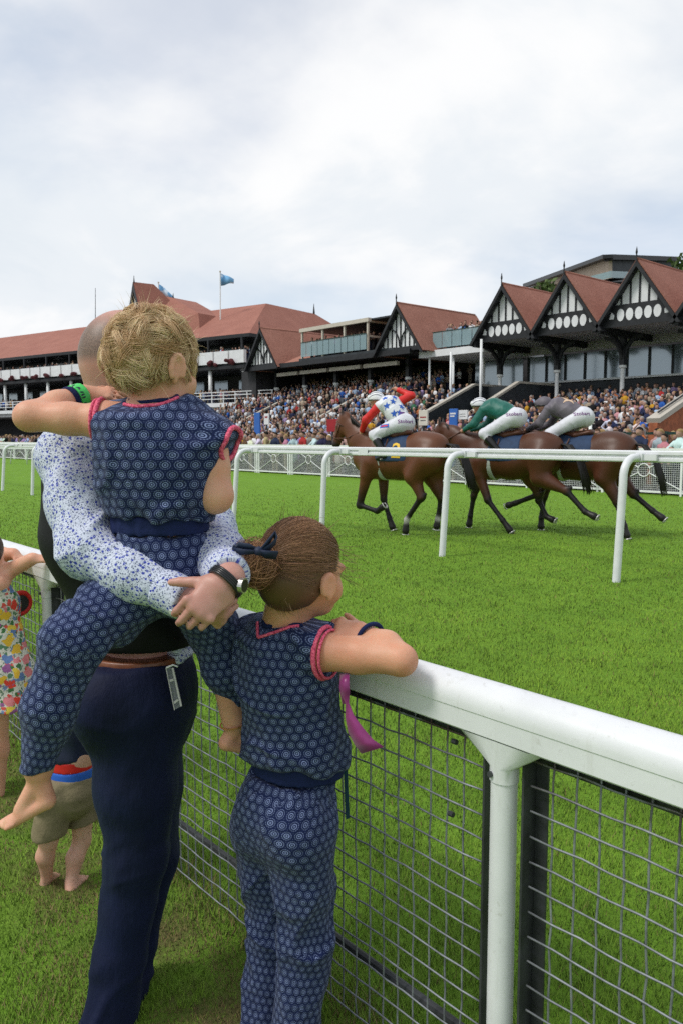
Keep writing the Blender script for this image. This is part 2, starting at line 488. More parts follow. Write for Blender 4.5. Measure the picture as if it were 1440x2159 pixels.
tb.set(Base_Color=ca.outputs['Color'], Roughness=0.6); tb.b.inputs['Specular IOR Level'].default_value = 0.2
M_blade = tb.m
blades()
# ------------------------------------------------------------------ spectators' fence in the foreground
M_pvc = plain('white_plastic', (0.70, 0.71, 0.73), 0.35, 0.05, 9, 0.02, 90, spec=0.5)
M_whitepaint = plain('white_paint', (0.78, 0.79, 0.79), 0.45, 0.06, 3, 0.03, 60)
def galv():
    t = NT('galvanised_wire'); c = t.coord('geo')
    sep = t.N('SeparateXYZ'); t.l.new(c, sep.inputs[0])
    up = t.ramp(sep.outputs['Z'], [(0.80, 0.0), (0.90, 1.0)])
    rust = t.math('MULTIPLY', up, t.ramp(t.noise(c, 14, 4, 0.6), [(0.42, 0.0), (0.58, 1.0)]))
    col = t.mix(rust, t.ramp(t.noise(c, 25, 4), [(0.3, (0.13, 0.14, 0.15)), (0.7, (0.30, 0.32, 0.34))]), (0.07, 0.028, 0.016))
    t.set(Base_Color=col, Roughness=0.5, Metallic=0.35); return t.m
M_wire = galv()
M_iron = plain('dark_steel_angle', (0.045, 0.048, 0.052), 0.55, 0.5, 7, 0.15, 40, metal=0.3)
t = NT('white_plastic_used'); c = t.coord('geo'); f = t.noise(c, 9, 6, .6)
col = t.ramp(f, [(.3, (.66, .67, .685)), (.7, (.73, .74, .755))])
col = t.mix(t.math('MULTIPLY', t.ramp(t.noise(c, 46, 6, .75), [(.60, 0.0), (.70, 1.0)]), .45), col, (.40, .39, .35))
col = t.mix(t.math('MULTIPLY', t.ramp(t.noise(t.coord('geo', scale=(26, 26, 3)), 1.0, 5, .7), [(.56, 0.0), (.70, 1.0)]), .30), col, (.44, .43, .38))
t.set(Base_Color=col, Roughness=t.ramp(f, [(.3, .30), (.7, .48)])); t.bump(t.noise(c, 90, 3), .04, .004); M_pvc = t.m
FY, FH = 1.24, 1.012
fence = thing('spectator_fence', (-0.9, FY, 0), 'white plastic topped fence with square wire mesh that the girl leans on', 'fence')
# rail profile: rounded top, flat flanks with a shallow step
prof = []
for k in range(13):
    t_ = math.pi * k / 12
    prof.append((-0.048 * math.cos(t_), FH - 0.044 + 0.044 * math.sin(t_)))
prof += [(0.048, FH - 0.054), (0.046, FH - 0.056), (0.046, FH - 0.096), (0.042, FH - 0.100), (-0.042, FH - 0.100), (-0.046, FH - 0.096), (-0.046, FH - 0.056), (-0.048, FH - 0.054)]
def rail_piece(x0, x1):
    m = MB(); n = len(prof)
    V = [(x, FY + p[0], p[1]) for x in (x0, x1) for p in prof]
    m.add(V, [(i, n + i, n + (i + 1) % n, (i + 1) % n) for i in range(n)] + [tuple(range(n)), tuple(range(2 * n - 1, n - 1, -1))])
    o = m.put('top_rail', M_pvc, fence); auto_smooth(o, 35); return o
rail_piece(-5.98, 1.8); rail_piece(-14.0, -5.985)
PX = [-10.52, -8.12, -5.72, -3.32, -0.92, 1.48]
post_me = None
for i, x in enumerate(PX):
    m = MB().tube([(x, FY - 0.012, -0.1), (x, FY - 0.012, FH - 0.175)], 0.0265, 20)
    o = m.put('post', M_pvc, fence); auto_smooth(o)
    b = MB()   # saddle that flares from the post up to the rail
    ring0 = [(x + 0.029 * math.cos(t_), FY - 0.012 + 0.029 * math.sin(t_), FH - 0.185) for t_ in [2 * math.pi * k / 20 for k in range(20)]]
    ring1 = [(p[0], p[1], FH - 0.155) for p in ring0]
    ring2 = [(x + 0.105 * max(-1, min(1, 1.25 * math.cos(t_))), FY + 0.045 * max(-1, min(1, 1.25 * math.sin(t_))), FH - 0.099) for t_ in [2 * math.pi * k / 20 for k in range(20)]]
    for r_ in (ring0, ring1, ring2): b.V += r_
    b.F += [(a * 20 + k, a * 20 + (k + 1) % 20, (a + 1) * 20 + (k + 1) % 20, (a + 1) * 20 + k) for a in (0, 1) for k in range(20)]; b.M = [0] * len(b.F)
    s_ = b.put('saddle_bracket', M_pvc, o); auto_smooth(s_, 50)
    MB().tube([(x - 0.012, FY - 0.0445, FH - 0.170), (x - 0.012, FY - 0.0385, FH - 0.170)], 0.006, 10).put('screw', M_iron, s_)
# wire panels: an angle-iron frame and welded wires
ZB, ZT = 0.045, 0.900
vw = {}
def wire_mesh_v(i):
    k = i % 4
    if k not in vw:
        g = random.Random(k); P = []
        for j in range(19):
            P.append((g.uniform(-.0026, .0026), g.uniform(-.0012, .0012), ZB + (ZT - ZB) * j / 18))
        vw[k] = MB().tube(P, 0.0023, 5).me('wire', M_wire, True)
    return vw[k]
hw = {}
def wire_mesh_h(L, k):
    if (L, k) not in hw:
        g = random.Random(k + 9); P = [(L * j / 40, g.uniform(-.001, .001), g.uniform(-.0026, .0026)) for j in range(41)]
        hw[(L, k)] = MB().tube(P, 0.0023, 5).me('wire', M_wire, True)
    return hw[(L, k)]
for pi in range(1, len(PX) - 1):
    x0, x1 = PX[pi] + 0.045, PX[pi + 1] - 0.045
    y = FY + 0.004
    fr = MB()
    for xa, sgn in ((x0, 1), (x1, -1)):
        fr.box((min(xa, xa + sgn * .005), y - .02, 0.0), (max(xa, xa + sgn * .005), y + .025, ZT + .012))
        fr.box((min(xa + sgn * .0055, xa + sgn * .032), y + .02, 0.0), (max(xa + sgn * .0055, xa + sgn * .032), y + .025, ZT + .012))
    fr.box((x0 + .033, y + .006, ZT - .028), (x1 - .033, y + .012, ZT + .010))
    fo = fr.put('panel_frame', M_iron, fence)
    MB().tube([(x0 + .02, y + .030, .19), (x1 - .02, y + .030, .192)], 0.011, 8).put('bottom_bar', M_iron, fo)
    L = round(x1 - x0 - 0.02, 3)
    for i in range(1, int(L / 0.0485)):
        w = put('wire', wire_mesh_v(i + pi), fo); w.location = (x0 + 0.01 + i * 0.0485, y + 0.0005, 0)
    for j in range(17):
        w = put('wire', wire_mesh_h(L, j % 3), fo); w.location = (x0 + 0.01, y - 0.0043, ZB + 0.012 + j * 0.0515)
    if pi == 3:
        for xx, zz in ((-1.055, .862), (-1.062, .700)):
            MB().tube([(xx - .006, y - .009, zz), (xx + .006, y - .009, zz)], .006, 8).put('cable_tie', M_iron, fo)

# ------------------------------------------------------------------ running rail on goose-neck posts
rrail = thing('running_rail', (-6.6, 7.5, 0), 'white running rail on curved goose-neck posts between lawn and horses', 'rail')
RY, RZ = 7.97, 1.375
post_path = [(0, 0, -.2), (0, 0.015, 0.0), (0, 0.05, .5), (0, 0.085, 1.0)]
for k in range(1, 9):
    t_ = math.pi / 2 * k / 8
    post_path.append((0, 0.085 + 0.20 * (1 - math.cos(t_)), 1.085 + 0.215 * math.sin(t_)))
post_path.append((0, 0.40, 1.302))
pm = MB().tube(post_path, 0.042, 16).me('post', M_pvc, True)
clamp = MB().box((-.055, .36, 1.262), (.055, .425, 1.345)).box((.0, .385, 1.27), (.20, .418, 1.335), m=0).me('rail_clamp', M_pvc)
for k in range(-4, 14):
    x = -4.245 - 2.42 * k
    o = put('post', pm, rrail); o.matrix_basis = Matrix.Translation((x, 7.5 + (0.01 * math.sin(k * 5.1)), 0)) @ Matrix.Rotation(R(0.9 * math.sin(k * 3.7)), 4, 'X')
    c = put('rail_clamp', clamp, o)
rp = [(-.035, 0), (-.045, .012), (-.045, .040), (-.026, .048), (-.022, .070), (-.045, .082), (-.045, .112), (-.030, .125), (.030, .125), (.045, .112), (.045, .012), (.035, 0)]
def rr_piece(x0, x1):
    m = MB(); n = len(rp)
    V = [(x, RY + p[0], RZ - .125 + p[1]) for x in (x0, x1) for p in rp]
    m.add(V, [(i, n + i, n + (i + 1) % n, (i + 1) % n)[::-1] for i in range(n)] + [tuple(range(n - 1, -1, -1)), tuple(range(n, 2 * n))])
    o = m.put('rail', M_pvc, rrail); auto_smooth(o, 25)
    MB().box((x0 - .10, RY - .052, RZ - .118), (x0 + .10, RY - .0462, RZ - .012)).put('joint_plate', M_pvc, o)
for k in range(-1, 6):
    rr_piece(-8.62 - 7.26 * k - 7.255, -8.62 - 7.26 * k)

# second, lower rail seen far off on the bend
brail = thing('bend_rail', at(40, 978, 47) * 1.0, 'small far white rail with bent posts on the bend at the left edge', 'rail')
A_, B_ = at(-160, 972, 52), at(250, 986, 42); A_.z = B_.z = 0
mm = MB(); 
brl = MB().bar(A_ + Vector((0, 0, .95)), B_ + Vector((0, 0, .95)), .07, .11).put('rail', M_pvc, brail)
for k in range(13):
    p = A_.lerp(B_, k / 12)
    MB().tube([p, p + Vector((0, .05, .7)), p + Vector((0, .14, .9)), p + Vector((0.05, .3, .95))], .035, 8).put('post', M_pvc, brail, smooth=True)

# ------------------------------------------------------------------ crowd fence across the track
cf = thing('crowd_fence', (-30, 20, 0), 'long white barrier fence with ring braces in front of the crowd', 'fence')
t = NT('fine_wire_infill'); g = t.coord('geo'); sep = t.N('SeparateXYZ'); t.l.new(g, sep.inputs[0])
def grid(o_): return t.math('LESS_THAN', t.math('FRACT', t.math('MULTIPLY', o_, 18.0)), 0.16)
tr = t.N('BsdfTransparent'); ms = t.N('MixShader'); t.l.new(t.math('MAXIMUM', grid(sep.outputs['X']), grid(sep.outputs['Z'])), ms.inputs[0])
t.l.new(tr.outputs[0], ms.inputs[1]); t.l.new(t.b.outputs[0], ms.inputs[2]); t.set(Base_Color=(0.55, 0.56, 0.56), Roughness=0.5)
t.l.new(ms.outputs[0], t.n['Material Output'].inputs[0]); M_infill = t.m
PW = 2.4; CFY = 20.0; CH = 1.22
frame_me = MB()
frame_me.bar((0, 0, CH), (PW - .02, 0, CH), .05, .06).bar((0, 0, .09), (PW - .02, 0, .09), .04, .05)
frame_me = frame_me.me('panel_frame', M_whitepaint)
cpost = MB().box((-.035, -.035, 0), (.035, .035, CH + .03)).me('post', M_whitepaint)
cpost2 = MB().box((-.025, -.025, 0.0), (.025, .025, CH - .03)).me('upright', M_whitepaint)
cx, cz, rr_ = PW / 2, .66, .17
ring = MB().tube([(cx + rr_ * math.cos(2 * math.pi * k / 20), 0, cz + rr_ * math.sin(2 * math.pi * k / 20)) for k in range(21)], .015, 6).me('ring', M_whitepaint, True)
def diag(ax_, az_):
    d = Vector((ax_ - cx, 0, az_ - cz)).normalized()
    return MB().tube([Vector((cx, 0, cz)) + d * rr_, (ax_, 0, az_)], .014, 6).me('brace', M_whitepaint)
diags = [diag(.05, .12), diag(PW - .07, .12), diag(.05, CH - .04), diag(PW - .07, CH - .04)]
infill = MB().quad((.03, .012, .1), (PW - .05, .012, .1), (PW - .05, .012, CH - .03), (.03, .012, CH - .03)).me('wire_infill', M_infill)
for k in range(27):
    x = -4.6 - PW * (k + 1)
    fo = put('panel', frame_me, cf); fo.location = (x, CFY, 0)
    for me_, dx in ((cpost, 0.0), (cpost2, .13), (cpost2, PW - .16)):
        o = put('post' if me_ is cpost else 'upright', me_, fo); o.location = (dx, 0.001, 0)
    put('ring', ring, fo)
    for d_ in diags: put('brace', d_, fo)
    put('wire_infill', infill, fo)
# ------------------------------------------------------------------ stands
def tile_mat(name, c0, c1, ang):
    t = NT(name); g = t.coord('geo', rot=(0, 0, ang))
    sep = t.N('SeparateXYZ'); t.l.new(g, sep.inputs[0])
    rows = t.math('FRACT', t.math('MULTIPLY', sep.outputs['Z'], 5.5))
    n = t.noise(g, 0.6, 6, 0.6); n2 = t.noise(g, 7.0, 3, 0.6)
    col = t.mix(t.ramp(n, [(0.3, 0.0), (0.7, 1.0)]), c0, c1)
    col = t.mix(t.math('MULTIPLY', t.ramp(n2, [(0.35, 0.0), (0.7, 1.0)]), 0.45), col, tuple(x * 0.55 for x in c0))
    t.set(Base_Color=col, Roughness=0.8); t.b.inputs['Specular IOR Level'].default_value = 0.2
    t.bump(t.math('ADD', rows, t.math('MULTIPLY', n2, 0.7)), 0.6, 0.05); return t.m
M_tile = tile_mat('red_roof_tiles', (0.330, 0.145, 0.105), (0.420, 0.200, 0.150), 0)
M_black = plain('black_timber', (0.016, 0.017, 0.020), 0.5, 0.3, 4, 0.1, 30, kind='geo')
M_render = plain('white_render', (0.74, 0.75, 0.76), 0.7, 0.05, 2, 0.05, 50, kind='geo')
M_soffit = plain('pale_soffit', (0.50, 0.49, 0.49), 0.7, 0.08, 1, kind='geo')
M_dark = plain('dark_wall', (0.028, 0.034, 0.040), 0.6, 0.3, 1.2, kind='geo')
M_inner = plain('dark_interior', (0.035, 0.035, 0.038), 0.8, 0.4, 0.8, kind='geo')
M_concrete = plain('terrace_concrete', (0.20, 0.19, 0.18), 0.85, 0.2, 1.2, 0.1, 30, kind='geo')
M_coping = plain('stone_coping', (0.46, 0.42, 0.36), 0.75, 0.1, 2, kind='geo')
M_beige = plain('beige_steel', (0.55, 0.50, 0.42), 0.5, 0.06, 2, kind='geo')
M_brick = plain('red_brick', (0.34, 0.105, 0.045), 0.8, 0.25, 6, 0.2, 20, kind='geo')
M_greensteel = plain('green_steel', (0.012, 0.045, 0.036), 0.45, 0.2, 4, kind='geo')
t = NT('stand_glass'); t.set(Base_Color=(0.27, 0.33, 0.37), Roughness=0.12, Metallic=0.5); t.b.inputs['Specular IOR Level'].default_value = 1.0; t.b.inputs['Coat Weight'].default_value = 0.6; M_glass = t.m
t = NT('balustrade_glass'); t.set(Base_Color=(0.30, 0.42, 0.45), Roughness=0.08)
tr = t.N('BsdfTransparent', {'Color': (0.80, 0.88, 0.90, 1)}); ms = t.N('MixShader', {0: 0.62}); t.l.new(tr.outputs[0], ms.inputs[1]); t.l.new(t.b.outputs[0], ms.inputs[2]); t.l.new(ms.outputs[0], t.n['Material Output'].inputs[0]); M_balu = t.m

stand = thing('gabled_grandstand', (-40, 44, 0), 'long half timbered grandstand with red tiled gables above the packed terrace', 'grandstand')
GY = 42.0; EZ = 8.15; AZ = 11.35; HW = 2.31
def gable(ax_, kind, depth=7.5, hw=HW, parent=stand):
    wall = MB().prism([(ax_ - hw, GY + .12, EZ), (ax_ + hw, GY + .12, EZ), (ax_, GY + .12, AZ - .1)], (0, .15, 0)).put('gable_wall', M_render, parent)
    sl = (AZ - .1 - EZ) / hw
    def topz(x): return AZ - .1 - sl * abs(x - ax_)
    if kind == 'oval':
        MB().prism([(ax_ - hw + .02, GY + .06, EZ - .12), (ax_ + hw - .02, GY + .06, EZ - .12), (ax_ + hw - .02, GY + .06, EZ), (ax_ + hw - .72, GY + .06, EZ + .98), (ax_ - hw + .72, GY + .06, EZ + .98), (ax_ - hw + .02, GY + .06, EZ)], (0, .062, 0)).put('oval_board', M_black, wall)
        for k in range(-3, 4):
            x = ax_ + k * .55; zc = EZ + .40
            pts = []
            for j in range(16):
                a = 2 * math.pi * j / 16
                pts.append((x + .225 * math.cos(a), GY + .035, zc + .34 * math.sin(a) * (1.0 if math.sin(a) > 0 else 1.05)))
            if abs(k) == 3: pts = [(ax_ + k * .55 + dx, GY + .035, zc + dz) for dx, dz in ((-.15, -.18), (.12, -.2), (.16, .02), (-.02, .2))] if k < 0 else [(ax_ + k * .55 - dx, GY + .035, zc + dz) for dx, dz in reversed(((-.15, -.18), (.12, -.2), (.16, .02), (-.02, .2)))]
            MB().prism(pts[::-1] if False else pts, (0, .024, 0)).put('oval_panel', M_render, wall)
        for k in range(-2, 3):
            x = ax_ + (k) * .55
            if topz(x) > EZ + 1.2: MB().box((x - .045, GY + .05, EZ + .98), (x + .045, GY + .119, topz(x) - .1)).put('stud', M_black, wall)
    else:
        MB().box((ax_ - hw, GY + .045, EZ - .2), (ax_ + hw, GY + .118, EZ + .12)).put('tie_beam', M_black, wall)
        for k in range(-4, 5):
            x = ax_ + k * .45
            if topz(x) > EZ + .5 and k != 0: MB().box((x - .045, GY + .06, EZ + .12), (x + .045, GY + .118, topz(x) - .1)).put('stud', M_black, wall)
        MB().box((ax_ - .05, GY + .05, EZ + .12), (ax_ + .05, GY + .118, AZ - .4)).put('stud', M_black, wall)
        for sg in (-1, 1):   # curved braces springing from the king post
            P = [(ax_ + sg * (.06 + 1.0 * (1 - math.cos(u)) * 1.0), GY + .03, EZ + .15 + 1.35 * math.sin(u)) for u in [math.pi / 2 * j / 6 for j in range(7)]]
            m = MB()
            for j in range(6): m.bar(P[j], P[j + 1], .05, .11, up=(0, 1, 0))
            m.put('curved_brace', M_black, wall)
    # verge boards run down past the eaves
    for sg in (-1, 1):
        lo_ = Vector((ax_ + sg * (hw + .32), GY - .42, EZ - .42)); hi_ = Vector((ax_ + sg * .0, GY - .42, AZ + .02))
        nrm = Vector((hi_.z - lo_.z, 0, -(hi_.x - lo_.x))).normalized() * -sg
        w_ = .34
        poly = [lo_, hi_, hi_ + Vector((0, 0, -.32)), lo_ + Vector((-sg * .23, 0, 0))]
        MB().prism(poly if sg < 0 else poly[::-1], (0, .09, 0)).put('verge_board', M_black, wall)
        MB().prism([lo_ + Vector((0, .1, -.03)), hi_ + Vector((0, .1, -.05)), hi_ + Vector((0, .1, -.22)), lo_ + Vector((-sg * .16, .1, -.03))], (0, .45, 0)).put('verge_soffit', M_black, wall)
        # roof slope
        e0 = Vector((ax_ + sg * (hw + (.02 if kind == 'oval' else .30)), GY - .32, EZ - (.0 if kind == 'oval' else .36))); r0 = Vector((ax_, GY - .32, AZ + .04))
        up = Vector((sg * (AZ - EZ), 0, hw)).normalized() * .07
        V = [e0, r0, r0 + up, e0 + up]; V += [v + Vector((0, depth, 0)) for v in V]
        MB().add(V, [(0, 1, 2, 3), (7, 6, 5, 4), (0, 4, 5, 1), (1, 5, 6, 2), (2, 6, 7, 3), (3, 7, 4, 0)]).put('roof_slope', M_tile, parent)
    MB().tube([(ax_, GY - .31, AZ + .10), (ax_, GY - .45 + depth, AZ + .10)], .09, 8).put('ridge', M_tile, parent, smooth=True)
    MB().tube([(ax_, GY - .4, AZ - .1), (ax_, GY - .4, AZ + .32), (ax_, GY - .4, AZ + .45), (ax_, GY - .4, AZ + .75)], [.05, .04, .07, .012], 6).put('finial', M_black, wall)
    return wall
AP = [-18.3, -22.92, -27.54, -32.16]
for a_ in AP: gable(a_, 'oval')
gable(-41.7, 'brace', 9.0); gable(-59.0, 'brace', 9.0)
# ceiling, beams and soffits below the gables
MB().box((-34.6, GY + .3, 8.02), (-14, 49, 8.12)).put('soffit', M_soffit, stand)
MB().box((-34.6, 47.9, 7.45), (-14, 48.05, 8.02)).put('window_head', M_soffit, stand)
for x in (-16.0, -20.6, -25.23, -29.85, -34.47):
    MB().box((x - .13, 41.75, 7.62), (x + .13, 48, 8.016)).put('cross_beam', M_black, stand)
    MB().box((x - .16, 44.44, 5.9), (x + .16, 44.76, 7.62)).put('timber_post', M_black, stand)
    c_ = MB().tube([(x, 44.6, 3.0), (x, 44.6, 3.25), (x, 44.6, 3.3), (x, 44.6, 5.75), (x, 44.6, 5.8), (x, 44.6, 5.95)], [.19, .19, .135, .125, .23, .23], 14).put('column', M_whitepaint, stand); auto_smooth(c_)
    for dv in ((0, -1), (0, 1), (-1, 0), (1, 0)):
        P = [(x + dv[0] * (.1 + 1.15 * (1 - math.cos(u))), 44.6 + dv[1] * (.1 + 1.5 * (1 - math.cos(u))), 6.3 + 1.35 * math.sin(u)) for u in [math.pi / 2 * j / 7 for j in range(8)]]
        m = MB()
        for j in range(7): m.bar(P[j], P[j + 1], .16, .20)
        m.put('curved_bracket', M_black, stand)
# front tie beam under each oval gable
MB().box((-34.6, GY + .02, EZ - .26), (-14, GY + .055, EZ - .125)).put('front_beam', M_black, stand)
# window wall
x = -34.6
MB().box((-35.2, 48.02, 3.4), (-19.0, 48.3, 5.45)).put('window_apron', M_dark, stand)
MB().box((-35.2, 47.8, 5.4), (-19.0, 48.08, 5.52)).put('window_sill', M_render, stand)
while x < -19.2:
    MB().box((x + .05, 48.1, 5.52), (x + 1.49, 48.14, 7.35)).put('window_pane', M_glass, stand)
    MB().box((x - .05, 47.98, 5.52), (x + .05, 48.2, 7.35)).put('mullion', M_black, stand)
    x += 1.54
MB().box((-19.0, 49.5, 3.0), (-10, 49.7, 8.0)).put('back_wall', M_inner, stand)
MB().box((-36, 52, 0), (-10, 52.3, 8.4)).put('rear_wall', M_inner, stand)
# flat canopy with a glazed balcony between the gables
MB().box((-40.6, 42.9, 7.42), (-34.62, 50, 7.90)).put('canopy_fascia', M_render, stand)
MB().box((-40.2, 43.6, 7.905), (-34.9, 50, 8.06)).put('balcony_floor', M_dark, stand)
for k in range(5):
    MB().box((-39.6 + k * .92, 43.3, 8.08), (-38.74 + k * .92, 43.33, 9.18)).put('balcony_glass', M_balu, stand)
MB().bar((-39.65, 43.31, 9.22), (-34.95, 43.31, 9.22), .06).put('handrail', M_greensteel, stand)
MB().box((-39.7, 48.3, 5.45), (-35.25, 48.34, 7.35)).put('window_pane', M_glass, stand)
MB().box((-40.8, 48.3, 3.4), (-35.25, 48.5, 5.44)).put('window_apron', M_dark, stand)
for x, y in ((-39.9, 43.3), (-37.6, 43.3), (-35.0, 43.3), (-37.4, 46.5), (-36.0, 41.2), (-33.4, 41.2)):
    if y < 42: MB().tube([(x, y, 2.0), (x, y, 7.4 if x < -35 else 8.0)], .085, 10).put('white_pillar', M_whitepaint, stand, smooth=True)
    else: MB().tube([(x, y, 3.3), (x, y, 7.41)], .085, 10).put('white_pillar', M_whitepaint, stand, smooth=True)
# long dark eaves with a roof terrace between the far gables
MB().box((-61.5, GY - .1, 7.72), (-35.0 - 5.6, GY + .2, 8.1)).put('eaves_beam', M_black, stand)
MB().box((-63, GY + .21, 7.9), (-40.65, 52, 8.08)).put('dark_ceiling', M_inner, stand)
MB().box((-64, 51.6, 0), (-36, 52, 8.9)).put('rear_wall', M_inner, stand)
MB().prism([(-57, GY + .3, 8.1), (-57, 45.2, 9.2), (-57, 52, 9.2), (-57, 52, 8.1)], (3.2, 0, 0)).put('low_roof', M_tile, stand)
for (xa, xb) in ((-58.6, -55.6), (-55.2, -51.6), (-51.2, -47.4), (-47.0, -43.2)):
    MB().box((xa, 43.2, 7.15), (xb, 43.5, 7.45)).put('light_beam', M_beige, stand)
for x in (-60.5, -56.2, -51.9, -47.6, -43.3):
    c_ = MB().tube([(x, 44.6, 3.5), (x, 44.6, 6.05), (x, 44.6, 6.1), (x, 44.6, 6.3)], [.17, .15, .27, .27], 12).put('column', M_whitepaint, stand); auto_smooth(c_)
    MB().box((x - .17, 44.43, 6.3), (x + .17, 44.77, 7.9)).put('timber_post', M_black, stand)
# roof terrace: beige pergola and glass
pg = MB
TX0, TX1, TY = -53.7, -45.5, 42.15
MB().box((TX0 - .1, TY - .12, 8.12), (TX1 + 3.2, 50, 8.3)).put('terrace_floor', M_dark, stand)
n = 11
for k in range(n):
    w_ = (TX1 - TX0) / n
    MB().box((TX0 + k * w_ + .03, TY, 8.45), (TX0 + (k + 1) * w_ - .03, TY + .03, 9.62)).put('terrace_glass', M_balu, stand)
MB().bar((TX0, TY, 9.66), (TX1, TY, 9.66), .06).put('handrail', M_greensteel, stand)
for x in (TX0, (TX0 * 2 + TX1) / 3, (TX0 + TX1 * 2) / 3, TX1):
    MB().box((x - .08, TY + .1, 8.3), (x + .08, TY + .26, 10.55)).put('pergola_post', M_beige, stand)
MB().box((TX0 - .2, TY, 10.55), (TX1 + .2, TY + .35, 10.85)).put('pergola_beam', M_beige, stand)
for y in (45, 48):
    MB().box((TX1 - .07, y, 8.3), (TX1 + .09, y + .16, 10.55)).put('pergola_post', M_beige, stand)
for z in (9.4, 10.55): MB().box((TX1 - .06, TY + .36, z), (TX1 + .06, 49, z + .16)).put('side_rail', M_beige, stand)
MB().box((TX0 - .2, TY + .36, 10.7), (TX1 + 2.6, 50, 10.82)).put('pergola_roof', M_dark, stand)
MB().box((TX0, 50.0, 8.3), (TX1 + 2.6, 50.15, 10.7)).put('terrace_back', M_inner, stand)
# side walls of the far end, brown store behind
MB().box((-64, GY + 1, 3.2), (-61.6, 51.6, 7.9)).put('end_wall', M_inner, stand)

# stepped terrace
def terr(Y, X=0.0):
    if Y < 27.5: return 0.02
    if X > -31.0: return 0.02 + 0.165 * (Y - 27.5)
    if Y < 37: return 0.02 + 0.17 * (Y - 27.5)
    if Y < 42: return 1.635 + 0.42 * (Y - 37)
    return 3.735 + (0.26 * (Y - 42) if X < -40.5 else 0.02 * (Y - 42))
def terrace(x0, x1, name='terrace'):
    m = MB(); y = 27.5; k = 0
    while y < 50.5:
        z = terr(y + .45, (x0 + x1) / 2) ; m.box((x0, y, -.2), (x1, y + .92 if y < 49.6 else 52, z)); y += .9
    m.put(name, M_concrete, kind='structure')
terrace(-64, -40.6); terrace(-40.59, -34.5); terrace(-31.0, -8)
# dark stair walls with pale sloping copings
for i, (x, y0, y1, z0, z1, nm) in enumerate(((-34.4, 37, 41.7, 3.05, 5.05, 'middle'), (-31.1, 37, 42.1, 2.75, 5.05, 'right'), (-45.6, 37, 41.3, 2.75, 4.65, 'left'), (-55.5, 37, 41.3, 2.75, 4.65, 'far'))):
    sw = thing('stair_wall', (x, y0, 0), {'middle': 'dark stair wall with pale sloping coping between the stars jockey and green jockey', 'right': 'dark stair wall with pale sloping coping just above the green jockey', 'left': 'dark stair wall with pale coping left of the leading horse head', 'far': 'short dark stair wall with pale coping far left in the packed terrace'}[nm], 'wall', 'stair walls in the terrace')
    ye = 46.6 if nm in ('middle', 'right') else y1 + .2
    MB().prism([(x - .12, y0, 0), (x - .12, ye, 0), (x - .12, ye, z1), (x - .12, y1, z1), (x - .12, y0, z0)], (.24, 0, 0)).put('wall', M_dark, sw)
    MB().bar((x, y0 - .1, z0 + .07), (x, y1, z1 + .07), .34, .14).put('coping', M_coping, sw)
    if nm in ('middle', 'right'): MB().bar((x, y1 + .01, z1 + .07), (x, ye + .1, z1 + .07), .34, .14).put('coping', M_coping, sw)
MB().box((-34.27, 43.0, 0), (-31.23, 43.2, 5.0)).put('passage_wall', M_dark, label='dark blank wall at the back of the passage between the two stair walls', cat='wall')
# right-hand brick stair
bs = thing('brick_stair', onY(1410, 900, 30) * 1.0, 'red brick stair side with broad white sloping coping at the right edge', 'stair')
bx = -12.55
def bpt(px, py):
    d = ray(px, py); return Vector((0, 0, CAMZ)) + d * (bx / d.x)
p0, p1 = bpt(1376, 892), bpt(1462, 832)
MB().prism([(bx - .15, p0.y, 0), (bx - .15, p1.y, 0), (bx - .15, p1.y, p1.z), (bx - .15, p0.y, p0.z)], (.3, 0, 0)).put('brick_side', M_brick, bs)
MB().bar(p0 + Vector((0, 0, .08)), p1 + Vector((0, 0, .08)), .45, .16).put('coping', M_coping, bs)
MB().bar(p0 + Vector((0, .3, .35)), p1 + Vector((0, .3, .35)), .05).put('handrail', M_iron, bs)

# ------------------------------------------------------------------ left stand with the clock gable (turned a little towards the bend)
CO = at(527, 925, 80.0); CO.z = 0
UD = Vector((-.971, -.238, 0)).normalized(); VD = Vector((UD.y, -UD.x, 0))
if VD.y < 0: VD = -VD
TL = Matrix(((UD.x, VD.x, 0, CO.x), (UD.y, VD.y, 0, CO.y), (0, 0, 1, 0), (0, 0, 0, 1)))
def L(u, v, w): return TL @ Vector((u, v, w))
left = thing('clock_stand', CO, 'large red roofed stand with white balcony and clock gable at the left', 'grandstand')
def lbox(nm, lo, hi, mt, parent=left): 
    return MB().box(lo, hi, T=TL).put(nm, mt, parent)
LEN = 62.0
M_tile2 = tile_mat('red_roof_tiles_far', (0.310, 0.128, 0.096), (0.385, 0.168, 0.126), 0)
# hipped roof: eaves at 12 m, ridge at 16.4 m
E, RG = 11.9, 16.5
rf = MB()
V = [L(-1.0, -1.0, E), L(LEN, -1.0, E), L(LEN, 8.0, RG), L(4.5, 8.0, RG), L(-1.0, 24, E), L(4.5, 17, RG), L(LEN, 24, E), L(LEN, 17, RG)]
rf.add(V[:4], [(0, 1, 2, 3)]).put('roof_front', M_tile2, left)
MB().add([V[0], V[3], V[5], V[4]], [(0, 1, 2, 3)]).put('roof_hip', M_tile2, left)
MB().add([V[3], V[2], V[7], V[5]], [(0, 1, 2, 3)]).put('roof_top', M_tile2, left)
MB().add([V[5], V[7], V[6], V[4]], [(0, 1, 2, 3)]).put('roof_back', M_tile2, left)
lbox('eaves_board', (-1.05, -1.05, E - .35), (LEN, 24, E - .01), M_black)
lbox('balcony_front', (-.9, -1.6, 9.0), (LEN, -1.35, 10.25), M_render)
for k in range(30): lbox('balcony_strut', (-.9 + k * 2.1, -1.66, 9.0), (-.78 + k * 2.1, -1.605, 10.25), M_soffit)
lbox('balcony_floor', (-.9, -1.34, 8.75), (LEN, 9, 8.99), M_dark)
lbox('balcony_soffit', (-.9, -1.7, 8.45), (LEN, 9, 8.745), M_black)
